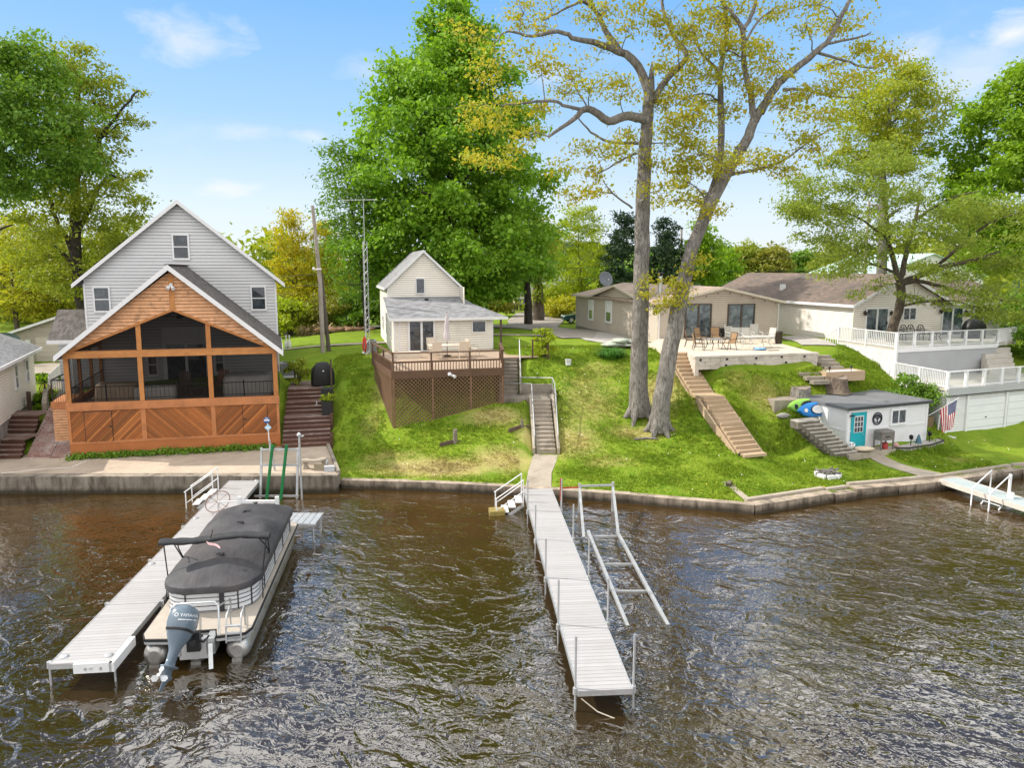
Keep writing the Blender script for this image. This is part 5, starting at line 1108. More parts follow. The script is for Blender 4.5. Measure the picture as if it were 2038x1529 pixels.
for k in range(3): mb = MB(); mb.tube([(0, .1-k*.28, .15-k*.28), (.8, .1-k*.28, .15-k*.28)], .03, 7); part('rung', mb, WHITE_P, la)
mb = MB(); mb.tube([(.95, .2, -.8), (.95, .2, 1.5)], .06, 8); mb.tube([(.85, -.05, .1), (1.0, .1, .75)], [.05, .09], 8); solo('fender_post', mb, WHITE_P, 'white padded post beside the swim ladder on the gangway', 'post', (19.9, 28.1, 0), 10)

# boat lifts, rails, rack, bench
br = thing('boat_rails', 'sloping galvanised boat ramp rails beside the narrow dock', 'boat ramp')
for nm, q in (('rail', [(2.78, 28.0, 1.02), (2.62, 24.6, .25)]), ('rail', [(4.18, 28.2, 1.02), (3.9, 24.7, .3)]), ('lower_rail', [(2.8, 24.8, .42), (3.27, 18.7, -.03)]), ('lower_rail', [(3.86, 24.8, .42), (4.42, 18.75, -.03)])):
    mb = MB(); mb.bar(q[0], q[1], .1, .1); part(nm, mb, GALV, br)
for p in ((2.78, 28.0), (4.18, 28.2)): mb = MB(); mb.cbox((p[0], p[1], -1.5), .1, .1, 2.75); part('mast', mb, GALV, br)
for a, b in (((2.78, 28.05, 1.12), (4.18, 28.2, 1.12)), ((2.75, 24.6, .3), (3.9, 24.65, .3)), ((2.95, 22.6, .12), (4.05, 22.6, .12)), ((3.1, 20.8, .02), (4.2, 20.8, .02))): mb = MB(); mb.bar(a, b, .07, .07); part('crossbar', mb, GALV, br)
mb = MB(); mb.cbox((2.02, 28.0, .55), .1, .1, .9); mb.bar((2.05, 28.0, 1.05), (2.75, 28.03, 1.08), .05, .05); part('winch_arm', mb, M('red_paint', (.38,.05,.025), .6), br)
mb = MB(); mb.cbox((2.02, 28.0, -1.5), .07, .07, 2.05); part('winch_post', mb, GALV, br)
rk = thing('lift_rack', 'folded watercraft lift with two green bunks against the patio seawall', 'boat lift')
LX0, LX1 = -11.05, -9.45
for x in (LX0, LX1): mb = MB(); mb.bar((x, 29.75, -.6), (x+.03, 30.2, 2.2), .09, .09); part('upright', mb, GALV, rk)
for z_ in (.12, 1.45, 2.12): mb = MB(); yb = 29.85+.16*z_; mb.bar((LX0-.25*(z_ < .2), yb-.05, z_), (LX1+.1, yb-.05, z_), .08, .08); part('crossbar', mb, GALV, rk)
for x in (-10.6, -9.98): mb = MB(); mb.bar((x-.14, 29.7, -.05), (x+.1, 30.1, 2.35), .1, .12); part('bunk', mb, M('green_carpet', (.015,.17,.05), .9, .2), rk)
mb = MB(); mb.tube([(-9.2, 29.75, -.9), (-9.22, 29.78, 2.9)], .045, 8); mb.tube([(-9.22, 29.78, 2.75), (-9.0, 29.7, 2.85)], .03, 6); mb.lathe([(.1,0),(.12,.05),(.04,.15)], (-9.22, 29.78, 2.82), 8); part('winch_mast', mb, GALV, rk)
mb = MB(); mb.tube([(-10.9, 31.4, .8), (-11.05, 31.3, 2.25)], .05, 8); part('rear_mast', mb, GALV, rk)
bl = thing('boat_hoist', 'white boat hoist posts with crank wheel at the pontoon boat bow', 'boat lift')
for x in (-10.55, -9.1): mb = MB(); mb.cbox((x, 26.3, -1.5), .13, .13, 2.75); part('post', mb, WHITE_P, bl)
mb = MB(); mb.bar((-10.5, 26.3, 1.05), (-9.1, 26.3, 1.05), .1, .12); part('beam', mb, WHITE_P, bl)
mb = MB(); c = Vector((-11.4, 26.3, 1.05)); mb.tube([tuple(c+Vector((.12*math.sin(a), .4*math.cos(a)*.5, .42*math.sin(a)*1.0+0))+Vector((.38*math.cos(a), 0, 0))) for a in [2*math.pi*k/24 for k in range(25)]], .018, 6, False)
for k in range(4): a = math.pi*k/4; mb.tube([tuple(c+Vector((.5*math.cos(a), .2*math.cos(a), .42*math.sin(a)))*.9), tuple(c-Vector((.5*math.cos(a), .2*math.cos(a), .42*math.sin(a)))*.9)], .01, 5)
part('crank_wheel', mb, M('rust_wheel', (.25,.13,.09), .6), bl)
mb = MB(); mb.bar((-11.4, 26.3, 1.05), (-10.5, 26.3, 1.05), .06, .06); mb.bar((-11.4, 26.3, 1.1), (-11.35, 26.4, .6), .05, .05); part('crank_shaft', mb, WHITE_P, bl)
bn = thing('dock_bench', 'small ribbed aluminium platform on legs beside the pontoon bow', 'platform', (-7.95, 25.4, 0), 0)
mb = MB()
for k in range(6): mb.box(-.72+k*.245, -.58, .68, -.5+k*.245, .58, .72)
mb.box(-.74, -.62, .6, .76, -.57, .7); part('platform_top', mb, ALU, bn)
for x in (-.6, .62):
    for y in (-.5, .5): mb = MB(); mb.tube([(x, y, -1), (x, y, .66)], .035, 8); part('leg', mb, ALU, bn)

# ------------------------------------------------------------------ pontoon boat
TOON = M('pontoon_aluminium', (.42,.41,.39), .35, .2, 1.6, .08, 30, .8, dirt=(.16,.11,.06), dirtamt=.7)
pb = thing('pontoon_boat', 'silver and white pontoon boat under a dark grey cover', 'boat', (-8.05, 16.75, 0), 8.2)
for x in (-1.0, 0, 1.0):
    mb = MB(); r_ = .31; mb.tube([(x, .02, .27), (x, .05, .27), (x, .13, .27), (x, .25, .27), (x, 7.2, .27), (x, 7.9, .36), (x, 8.3, .5)], [r_*.5, r_*.72, r_*.92, r_, r_, r_*.75, .05], 18); mb.box(x-.12, -.02, .0, x+.12, .1, .07); part('pontoon', mb, TOON, pb)
mb = MB(); pl = [(-1.32, .35), (-1.2, .08), (-.55, 0), (-.45, .35), (.45, .35), (.55, 0), (1.2, .08), (1.32, .35), (1.32, 7.9), (1.15, 8.1), (-1.15, 8.1), (-1.32, 7.9)]; mb.prism(pl, .66, .745); part('deck', mb, M('beige_deck', (.40,.355,.30), .8, .1), pb)
mb = MB()
for a, b in zip(pl, pl[1:]+pl[:1]): mb.bar((*a, .70), (*b, .70), .07, .06)
part('rub_rail', mb, M('black_rub_rail', (.02,.02,.022), .4), pb)
mb = MB()
for a, b in zip(pl, pl[1:]+pl[:1]): mb.bar((*a, .63), (*b, .63), .05, .07)
part('deck_edge', mb, ALU, pb)
def rrect(x, y0, y1, r0, r1, n=7):
    P = []
    for cx, cy, r_, a0 in ((x-r0, y0+r0, r0, -90), (x-r1, y1-r1, r1, 0), (-x+r1, y1-r1, r1, 90), (-x+r0, y0+r0, r0, 180)):
        for k in range(n+1): a = R(a0+90*k/n); P.append((cx+r_*math.cos(a), cy+r_*math.sin(a)))
    return P
fen = rrect(1.2, 1.3, 7.75, .75, .55)
mb = MB(); mb.loft([[(*p, .76) for p in fen], [(*p, 1.5) for p in fen]], True, True, False); part('fence_panel', mb, M('white_gelcoat', (.62,.63,.65), .25, .03, 2, .02), pb)
mb = MB(); fo = rrect(1.215, 1.285, 7.765, .76, .56)
for z_ in (.78, .92, 1.04, 1.16, 1.28):
    mb.loft([[(*p, z_) for p in fo], [(*p, z_+.022) for p in fo]], True, True, False)
for a in (0, 3, 4, 7): pass
mb.box(.3, 1.26, .77, .42, 1.3, 1.45)
for x in (-1.0, -.6, .75, 1.05): mb.box(x, 1.27+max(0, abs(x)-.45)**2*.9, .77, x+.03, 1.32+max(0, abs(x)-.45)**2*.9, 1.45)
for y in (2.6, 4.2, 5.6, 7.0): mb.box(1.2, y, .77, 1.225, y+.04, 1.45); mb.box(-1.225, y, .77, -1.2, y+.04, 1.45)
part('fence_stripe', mb, M('dark_stripe', (.03,.032,.038), .4), pb)
# canvas cover: heaped over the seats, pulled down round the fence
NX, NY = 25, 60; vs_ = []; cov = MB(); rr = random.Random(5)
def edge_half(y):
    y0, y1, r0, r1 = 1.2, 7.88, .85, .6; x = 1.27
    if y < y0+r0: return x-r0+math.sqrt(max(0, r0*r0-(y0+r0-y)**2))
    if y > y1-r1: return x-r1+math.sqrt(max(0, r1*r1-(y-y1+r1)**2))
    return x
def cover_z(u, y):
    c = 1-abs(u)**2.4
    c *= min(1, max(0, (y-1.2)/.7))**.6*min(1, max(0, (7.88-y)/.6))**.6; zz_ = 1.5+.34*c*(.55+.45*math.sin((y-1.2)/6.7*math.pi)**.6)
    for cy, k, wd_ in ((2.7, .10, .7), (3.7, .10, .6), (4.5, .12, .45), (5.4, .10, .5), (6.6, .12, .6)): zz_ += k*c*math.exp(-((y-cy)/wd_)**2)
    zz_ += c**.3*.22*math.exp(-((u-.72)/.26)**2-((y-4.4)/.75)**2)+.12*math.exp(-((u+.7)/.3)**2-((y-5.9)/.6)**2)
    return zz_ + .012*math.sin(u*9+y*3.1)*c + .008*math.sin(y*7.7-u*5)
rows = []
for j in range(NY+1):
    y = 1.2+6.68*(.5-.5*math.cos(math.pi*j/NY)); hw = max(edge_half(y), .02); rows.append([(hw*math.sin(math.pi/2*(2*i/(NX-1)-1)), y, cover_z(math.sin(math.pi/2*(2*i/(NX-1)-1)), y)) for i in range(NX)])
cov.loft(rows, True, False, False)
bd_ = rows[0][:1]+[r[-1] for r in rows]+[r[0] for r in rows][::-1]
ring0 = [r[-1] for r in rows]+[r[0] for r in rows][::-1]
cov.loft([ring0, [(p[0]*1.012, 4.54+(p[1]-4.54)*1.008, 1.43+.02*math.sin(i*.9)) for i, p in enumerate(ring0)], [(p[0]*1.008, 4.54+(p[1]-4.54)*1.006, 1.33+.02*math.sin(i*1.3)) for i, p in enumerate(ring0)]], True, True, False)
t = NT('boat_canvas'); v = t.obj(); c = t.mix(t.rng(t.noise(v, 1.1, 5.0, .6, .6), .35, .68), (.034,.034,.038), (.066,.064,.069))
c = t.mix(t.rng(t.noise(v, .5, 3.0), .5, .7, 0, .35), c, (.075,.055,.048))
part('boat_cover', cov, t.done(t.pbr(c, .62, 0, t.bump(t.noise(t.scale(v, (2.2, .8, 1)), 2.4, 4.0, .55, .8), .38, .05, t.bump(t.noise(v, 160, 2), .1, .002)), .4)), pb)
for y in (2.45, 3.6, 4.9, 6.1, 7.2):
    mb = MB(); mb.lathe([(.05,-.02),(.055,.02),(.02,.05)], (.0+.15*math.sin(y*3), y, cover_z(0, y)+.01), 8); mb.bar((-.04, y, cover_z(0, y)+.04), (.12, y+.02, cover_z(0, y)+.05), .05, .02); part('cover_vent', mb, BLACK, pb)
mb = MB(); rr = random.Random(2); bp = [(x_, 2.35+.14*math.sin(x_*1.1+.7), 2.42+.03*math.sin(x_*3)) for x_ in [-1.45+2.9*k/18 for k in range(19)]]
mb.loft([[(p[0], p[1]+.17*math.cos(a)*(1+.1*math.sin(i*1.7+a*2)), p[2]+.085*math.sin(a)*(1+.15*math.sin(i*2.3))) for a in [2*math.pi*k/12 for k in range(12)]] for i, p in enumerate(bp)], True)
part('bimini_roll', mb, M('bimini_canvas', (.026,.027,.03), .55, .2, 3, .6, 9), pb)
mb = MB()
for sx in (-1, 1):
    mb.tube([(sx*1.38, 2.3, 2.36), (sx*1.27, 2.15, 1.45)], .018, 7); mb.tube([(sx*1.38, 2.5, 2.36), (sx*1.3, 2.9, 2.1), (sx*1.24, 3.35, 1.5)], .018, 7); mb.tube([(sx*1.1, 2.5, 2.36), (sx*1.2, 2.95, 1.95), (sx*1.24, 3.4, 1.5)], .018, 7)
    mb.tube([(sx*1.3, 1.9, .78), (sx*1.27, 2.15, 1.45)], .016, 6)
part('bimini_frame', mb, BLACK, pb)
mb = MB(); mb.tube([(-.1, 2.2, 2.5), (-.02, 2.2, 2.75)], .012, 6); part('flag_staff', mb, BLACK, pb)
mb = MB(); mb.loft([[(-.2+k*.05, 2.12-.03*math.sin(k), 2.46-.022*k) for k in range(8)], [(-.12+k*.046, 2.05-.03*math.sin(k+1), 2.39-.02*k) for k in range(8)]], True, False, False); part('small_flag', mb, M('faded_flag', (.72,.42,.42), .8, .4, 14), pb)
mb = MB(); mb.tube([(-.62, .05, .74), (-.6, .25, 1.42), (-.5, .32, 1.5), (.45, .32, 1.5), (.55, .25, 1.42), (.6, .02, .74)], .026, 8); mb.tube([(-.6, .25, 1.4), (-.55, 1.2, 1.1)], .02, 6); mb.tube([(.55, .25, 1.4), (.6, 1.2, 1.15), (.6, 1.2, .76)], .02, 6); part('tow_bar', mb, ALU, pb)
mb = MB()
for x in (.78, 1.14): mb.tube([(x, .45, .76), (x, .42, 1.3), (x, .1, 1.22), (x, -.03, .95), (x, -.06, .55)], .022, 7)
for z_ in (.62, .8, 1.0): mb.bar((.78, -.05, z_), (1.14, -.05, z_), .09, .03)
part('boarding_ladder', mb, GALV, pb)
mb = MB(); mb.bar((.42, -.15, .62), (.46, -.35, .05), .1, .05); part('transducer_arm', mb, ALU, pb)
mb = MB(); mb.box(-.5, -.1, .3, -.3, .36, .72); mb.box(.3, -.1, .3, .5, .36, .72); mb.box(-.35, -.1, .2, .35, .1, .72); part('motor_pod', mb, ALU, pb)
mt = part('outboard_motor', MB().lathe([(.1,0),(.12,.1),(.1,.2)], (0, -.12, .62), 10), M('motor_bracket', (.03,.035,.04), .4, .2, 3, .1), pb)
BLUEG = M('blue_grey_gloss', (.125,.165,.205), .22, .1, 2, .02); tl = Vector((-.16, -.62, -.77)).normalized(); fw = Vector((.1, .74, -.6)).normalized(); sd2 = tl.cross(fw).normalized()
def mring(c, a, b, n=20, e=.7): return [tuple(c+sd2*(math.copysign(abs(math.cos(2*math.pi*k/n))**e, math.cos(2*math.pi*k/n))*a)+fw*(math.copysign(abs(math.sin(2*math.pi*k/n))**e, math.sin(2*math.pi*k/n))*b)) for k in range(n)]
base = Vector((-.06, -.22, 1.62)); mb = MB(); mb.loft([mring(base+tl*h, a, b) for h, a, b in ((-.06,.12,.18),(-.02,.22,.32),(.08,.28,.39),(.26,.31,.42),(.4,.31,.41),(.5,.285,.38))], True)
cowl = part('cowling', mb, BLUEG, mt); cowl_me = mb
mb = MB(); mb.loft([mring(base+tl*h, a, b) for h, a, b in ((.5,.292,.385),(.53,.295,.39),(.56,.28,.37))], True); part('cowl_seam', mb, BLACK, mt)
mb = MB(); mb.loft([mring(base+tl*h, a, b) for h, a, b in ((.55,.275,.355),(.7,.225,.29),(.85,.155,.21),(1.0,.10,.16),(1.2,.085,.17),(1.32,.07,.22),(1.34,.17,.28),(1.37,.17,.28),(1.39,.06,.2),(1.55,.055,.17),(1.62,.075,.16),(1.7,.03,.1))], True); part('leg_housing', mb, BLUEG, mt)
mb = MB(); c0 = base+tl*1.58; mb.loft([mring_ for mring_ in [[tuple(c0-fw*q+sd2*(r_*math.cos(2*math.pi*k/12))+tl*(r_*math.sin(2*math.pi*k/12))) for k in range(12)] for q, r_ in ((-.28,.02),(-.2,.07),(0,.085),(.2,.08),(.26,.05))]], True)
sk = c0+tl*.08; mb.loft([[tuple(sk+fw*.12+sd2*.012), tuple(sk+fw*.12-sd2*.012), tuple(sk-fw*.12-sd2*.012), tuple(sk-fw*.12+sd2*.012)], [tuple(sk+tl*.24-fw*.02+sd2*.006), tuple(sk+tl*.24-fw*.02-sd2*.006), tuple(sk+tl*.24-fw*.16-sd2*.006), tuple(sk+tl*.24-fw*.16+sd2*.006)]], False); part('gearcase', mb, BLUEG, mt)
mb = MB(); pc = c0-fw*.34
mb.tube([tuple(c0-fw*.22), tuple(pc-fw*.1)], [.07,.04], 10)
for k in range(3):
    a = 2*math.pi*k/3+.4; o_ = sd2*math.cos(a)+tl*math.sin(a); w_ = (-sd2*math.sin(a)+tl*math.cos(a))
    mb.loft([[tuple(pc+o_*.05+w_*.03-fw*.03), tuple(pc+o_*.05-w_*.03+fw*.03)], [tuple(pc+o_*.13+w_*.08-fw*.035), tuple(pc+o_*.13-w_*.07+fw*.035)], [tuple(pc+o_*.2+w_*.05-fw*.02), tuple(pc+o_*.2-w_*.03+fw*.02)]], True, False, False)
part('propeller', mb, ALU, mt)
mb = MB(); mb.tube([tuple(base+tl*.75+fw*.2), (.1, -.05, .75), (.15, .1, .7)], .05, 8); mb.box(-.14, -.2, .45, .18, -.05, .95); mb.tube([(.2,-.3,.8),(.28,-.2,.7),(.3,-.1,.72)], .03, 6); part('mount_bracket', mb, BLACK, mt)
# lettering wrapped onto the cowling, facing astern
from mathutils.bvhtree import BVHTree
bv = BVHTree.FromPolygons([Vector(p) for p in cowl_me.v], cowl_me.f)
def wrap_text(txt, size, c, right, up, direction, mat, parent, name):
    cu = bpy.data.curves.new('txt', 'FONT'); cu.body = txt; cu.size = size; cu.align_x = 'CENTER'; cu.resolution_u = 3; ob = bpy.data.objects.new('txt', cu); COL.objects.link(ob)
    bpy.context.view_layer.update(); me = bpy.data.meshes.new_from_object(ob.evaluated_get(bpy.context.evaluated_depsgraph_get())); bpy.data.objects.remove(ob); bpy.data.curves.remove(cu)
    for vtx in me.vertices:
        p = c+right*vtx.co.x+up*vtx.co.y; h = bv.ray_cast(p, direction)
        vtx.co = (h[0]-direction*.006) if h[0] is not None else p+direction*.3
    me.materials.clear(); me.materials.append(mat); me.name = name; return put(name, me, parent)
dr_ = Vector((-.28, .8, -.45)).normalized(); rt_ = dr_.cross(Vector((0,0,1))).normalized(); up_ = rt_.cross(dr_); ca_, sa_ = math.cos(R(-14)), math.sin(R(-14)); rt2 = rt_*ca_+up_*sa_; up2 = up_*ca_-rt_*sa_
tc = base+tl*.2-dr_*1.0+Vector((.06, 0, -.02))
wrap_text('YAMAHA', .1, tc+rt2*.04, rt2, up2, dr_, WHITE, cowl, 'lettering')
mb = MB(); ec_ = tc-rt2*.25+up2*.04; ring_ = []
for r_ in (.045, .033): ring_.append([tuple((bv.ray_cast(ec_+rt2*r_*math.cos(a)+up2*r_*math.sin(a), dr_)[0] or ec_)-dr_*.006) for a in [2*math.pi*k/16 for k in range(16)]])
mb.loft(ring_, False, True, False); part('emblem', mb, WHITE, cowl)
mb = MB()
n_ = 8; top_ = []; bot_ = []
for k in range(n_+1):
    q = tc+rt2*(-.2+.42*k/n_)-up2*.06; h1 = bv.ray_cast(q, dr_)[0]; h2 = bv.ray_cast(q-up2*.018, dr_)[0]; top_.append(tuple((h1 or q)-dr_*.005)); bot_.append(tuple((h2 or q)-dr_*.005))
mb.loft([top_, bot_], False, False, False); part('stripe', mb, WHITE, cowl)
# ------------------------------------------------------------------ trees
def barkmat(name, c0, c1, sc=1.0):
    t = NT(name); v = t.obj(); s = t.scale(v, (6*sc, 6*sc, 1.25*sc)); n = t.noise(s, 1.3, 6.0, .7, 1.6); n2 = t.noise(v, 1.2, 3.0)
    c = t.mix(t.rng(n, .35, .65), c0, c1); c = t.mix(t.rng(n2, .45, .7, 0, .5), c, tuple(x*.6 for x in c0))
    return t.done(t.pbr(c, .95, 0, t.bump(n, 1.0, .09, t.bump(t.noise(v, 12, 3), .4, .02)), .15))
BK_GREY = barkmat('grey_furrowed_bark', (.105,.093,.082), (.36,.335,.305)); BK_DARK = barkmat('dark_bark', (.035,.03,.026), (.11,.095,.08)); BK_BROWN = barkmat('brown_bark', (.07,.055,.042), (.17,.14,.11))
LF_MAPLE = leafmat('maple_leaf', (.105,.25,.014), (.18,.34,.02), (.28,.46,.04), .4, .35)
LF_YEL = leafmat('young_gold_leaf', (.42,.37,.03), (.56,.43,.04), (.33,.40,.045), .45, .5)
LF_SPRING = leafmat('spring_leaf', (.30,.34,.028), (.46,.42,.035), (.24,.34,.035), .45, .4)
LF_OLIVE = leafmat('olive_leaf', (.17,.25,.02), (.27,.33,.028), (.34,.36,.04), .4, .35)
LF_DARK = leafmat('deep_green_leaf', (.08,.19,.016), (.13,.26,.02), (.21,.34,.035), .35, .4)
LF_LOCUST = leafmat('locust_leaf', (.17,.25,.035), (.24,.33,.045), (.33,.39,.065), .45, .4)
LF_LIME = leafmat('lime_leaf', (.24,.34,.015), (.34,.42,.02), (.40,.46,.03), .45, .4)
LF_WILLOW = leafmat('willow_leaf', (.34,.38,.02), (.44,.45,.03), (.52,.47,.05), .45, .3)
LF_GOLD = leafmat('golden_willow_leaf', (.48,.40,.02), (.60,.46,.03), (.40,.42,.03), .45, .3)
LF_SPRUCE = leafmat('spruce_needle', (.014,.042,.016), (.026,.062,.022), (.04,.085,.03), .1, .6)
LF_BRIGHT = leafmat('bright_maple_leaf', (.13,.26,.012), (.19,.33,.016), (.26,.40,.025), .45, .4)
LF_BRUSH = leafmat('brush_leaf', (.16,.21,.022), (.26,.28,.03), (.32,.28,.06), .4, .25)
LF_FAR = leafmat('far_leaf', (.05,.11,.03), (.085,.15,.04), (.12,.16,.05), .3, .05)
def leaf_cloud(cl, size, asp=.55, up=.55, out=.5, sub=7, sig=.34, rng=None, dirn=None):
    """cl: list of (cx,cy,cz, rx,ry,rz, n). Folded two-triangle leaves gathered in sub-clumps inside each cluster."""
    rng = rng or RNG; P = []; C = []
    for cx, cy, cz, rx, ry, rz, n in cl:
        n = int(n); d = rng.normal(size=(sub, 3)); d /= np.linalg.norm(d, axis=1)[:, None]; d[:, 2] = d[:, 2]*.8+.15
        sc = d*(rng.uniform(.35, 1.0, (sub, 1))); k = rng.integers(0, sub, n); p = sc[k]+rng.normal(0, sig, (n, 3))*np.array([1, 1, .62])
        P.append(p*np.array([rx, ry, rz])+np.array([cx, cy, cz])); C.append(p)
    P = np.concatenate(P); O = np.concatenate(C); n = len(P); O = O/(np.linalg.norm(O, axis=1)[:, None]+.3)
    N = rng.normal(size=(n, 3))*.75+O*out+np.array([0, 0, up]); N /= np.linalg.norm(N, axis=1)[:, None]
    T = rng.normal(size=(n, 3))+O*.5-np.array([0, 0, .35]) if dirn is None else rng.normal(size=(n, 3))*.35+np.array(dirn)
    T -= N*(T*N).sum(1)[:, None]; T /= np.linalg.norm(T, axis=1)[:, None]; B = np.cross(N, T); s = (size*np.clip(rng.lognormal(-.08, .42, n), .35, 2.0))[:, None]
    v0 = P-T*s*.5; v2 = P+T*s*.5-N*s*.08; fold = N*s*.12; v1 = P+B*s*asp*.5+fold-T*s*.05; v3 = P-B*s*asp*.5+fold-T*s*.05
    V = np.stack([v0, v1, v2, v3], 1).reshape(-1, 3); b = np.arange(n)[:, None]*4
    return V, np.concatenate([b+np.array([[0, 1, 2]]), b+np.array([[0, 2, 3]])], 0)
class Tree:
    def __init__(s, name, label, cat, base, bark, seed, group=None):
        s.b = Vector(base); s.root = thing(name, label, cat, base, 0, group); s.mb = MB(); s.bark = bark; s.rr = random.Random(seed); s.rng = np.random.default_rng(seed); s.nodes = []; s.cl = []; s.sides = 9
    def rel(s, p): return tuple(Vector(p)-s.b)
    def limb(s, pts, rs, wob=.0, n=None, sub=4, fl=0.0):
        pts = [Vector(p) for p in pts]; rs = rs if isinstance(rs, (list, tuple)) else [rs]*len(pts)
        if len(rs) == 2 and len(pts) > 2: rs = [rs[0]+(rs[1]-rs[0])*i/(len(pts)-1) for i in range(len(pts))]
        Q = []; W = []
        for i in range(len(pts)-1):
            p0 = pts[max(i-1, 0)]; p1 = pts[i]; p2 = pts[i+1]; p3 = pts[min(i+2, len(pts)-1)]
            for k in range(sub):
                t_ = k/sub; q = .5*((2*p1)+(p2-p0)*t_+(2*p0-5*p1+4*p2-p3)*t_*t_+(3*p1-p0-3*p2+p3)*t_**3); r_ = rs[i]+(rs[i+1]-rs[i])*t_
                if wob: q = q+Vector((s.rr.gauss(0, wob), s.rr.gauss(0, wob), s.rr.gauss(0, wob*.5)))*(0 if (i == 0 and k == 0) else 1)
                Q.append(q); W.append(r_)
        Q.append(pts[-1]); W.append(rs[-1]); s.mb.tube([s.rel(q) for q in Q], W, n or (s.sides if max(rs) > .06 else 5)); s.nodes += list(zip(Q, W)); return Q
    def flare(s, r, h=.9):
        for k in range(6):
            a = k*1.05+s.rr.uniform(-.2, .2); d = Vector((math.cos(a), math.sin(a), 0)); g = s.b+d*r*1.75; g.z = gz1(g.x, g.y)-.1
            s.mb.tube([s.rel(s.b+d*r*.62+Vector((0,0,h*1.5))), s.rel(s.b+d*r*.8+Vector((0,0,h*.55))), s.rel(s.b+d*r*1.15+Vector((0,0,.12))), s.rel(g)], [r*.18, r*.34, r*.34, r*.14], 7)
    def cluster(s, c, r, n, twig=True, flat=.75, rmin=.02):
        c = Vector(c); s.cl.append((c.x-s.b.x, c.y-s.b.y, c.z-s.b.z, r, r, r*flat, n))
        if twig and s.nodes:
            best = min(s.nodes, key=lambda q: (q[0]-c).length*(1.0 if q[0].z < c.z+.3 else 1.6)-q[1]*2.0); a, ra = best; L = (c-a).length
            if L > .3:
                m = a.lerp(c, .5)+Vector((s.rr.uniform(-.12, .12)*L, s.rr.uniform(-.12, .12)*L, .10*L)); r0 = min(ra*.6, max(rmin, .016+.014*L)); s.limb([a, m, c], [r0, r0*.7, r0*.3], .02*L, 5, 3)
                for _ in range(5): e = c+Vector((s.rr.gauss(0, 1), s.rr.gauss(0, 1), s.rr.gauss(.1, .8)))*r*.6; s.mb.tube([s.rel(m.lerp(c, .6)), s.rel(m.lerp(e, .7)), s.rel(e)], [r0*.4, r0*.3, r0*.12], 4, False)
    def envelope(s, prof, n, r, per, shell=.55, cx=None, squash=1.0, flat=.75, twig=True, ywide=1.0):
        """prof: (z, centre x, centre y, radius) rows from bottom to top"""
        prof = np.array(sorted(prof)); wts = prof[:, 3]+.3; cum = np.concatenate([[0], np.cumsum((wts[1:]+wts[:-1])/2*np.diff(prof[:, 0]))]); L = []
        for i in range(n):
            u = (i+s.rr.random())/n*cum[-1]; z = float(np.interp(u, cum, prof[:, 0])); R_ = float(np.interp(z, prof[:, 0], prof[:, 3])); x0 = float(np.interp(z, prof[:, 0], prof[:, 1])); y0 = float(np.interp(z, prof[:, 0], prof[:, 2]))
            a = i*2.39996+s.rr.uniform(-.5, .5); q = max(0, R_-r*.5)*(s.rr.random()**shell)*s.rr.uniform(.86, 1.12); L.append((x0+q*math.cos(a), y0+q*math.sin(a)*ywide, z+s.rr.uniform(-.3, .3)))
        for p in L: s.cluster(p, r*s.rr.uniform(.7, 1.25), per*s.rr.uniform(.7, 1.3), twig, flat)
    def done(s, leaf, size, asp=.55, up=.55, out=.5, sub=7, sig=.34, dirn=None):
        t_ = put('trunk', s.mb.mesh('trunk', s.bark), s.root)
        if s.cl:
            V, F = leaf_cloud(s.cl, size, asp, up, out, sub, sig, s.rng, dirn); put('crown', tri_mesh('crown', V, F, leaf), s.root)
        return s.root
def pxl(pts, Y0, Y1=None):
    Y1 = Y0 if Y1 is None else Y1; n = len(pts); return [at(p[0], p[1], Y0+(Y1-Y0)*i/max(1, n-1)) for i, p in enumerate(pts)]
def pxprof(rows, Y, dy=0.0):
    """rows of (py, centre px, half width px) on a tree standing Y metres away"""
    out = []
    for py, cx, hw in rows: x, y, z = at(cx, py, Y); out.append((z, x, Y+dy, hw/1400*Y))
    return out

# the two tall sparse trees on the middle lawn
b1 = at(1272, 832, 37.6); b1 = (b1[0], 37.6, gz1(b1[0], 37.6)-.05)
A = Tree('tall_tree', 'tall straight grey trunked tree with cut limb stubs and sparse gold leaves', 'tree', b1, BK_GREY, 21); A.sides = 16
A.limb([b1]+pxl([(1271, 770), (1273, 690), (1276, 560), (1279, 420), (1283, 330), (1287, 250), (1292, 185)], 37.6, 37.8), [.60, .50, .455, .42, .39, .355, .31, .27], .015); A.flare(.54)
A.limb(pxl([(1287, 240), (1250, 230), (1212, 240), (1170, 216), (1142, 236), (1092, 272)], 37.6, 36.2), [.23, .22, .21, .17, .12, .06], .02)
A.limb(pxl([(1168, 218), (1130, 212), (1095, 200), (1040, 205), (1000, 210)], 36.6, 35.6), [.10, .08, .07, .05, .03], .03)
A.limb(pxl([(1292, 188), (1276, 142), (1252, 112), (1230, 98), (1205, 60), (1186, 22), (1160, -20), (1150, -60)], 37.8, 38.6), [.25, .22, .20, .18, .14, .11, .09, .06], .02)
A.limb(pxl([(1236, 104), (1192, 86), (1150, 78), (1110, 62), (1060, 72), (1012, 62), (985, 84)], 37.9, 36.6), [.19, .16, .12, .10, .08, .05, .03], .03)
A.limb(pxl([(1186, 22), (1160, 2), (1120, 20), (1080, 40)], 38.4, 37.5), [.1, .08, .05, .03], .03)
A.limb(pxl([(1294, 200), (1296, 160), (1298, 122)], 37.8), [.26, .17, .03]); A.limb(pxl([(1300, 200), (1325, 158), (1366, 112), (1345, 75), (1320, 20), (1325, -40)], 37.8, 40), [.2, .16, .14, .12, .09, .05], .03)
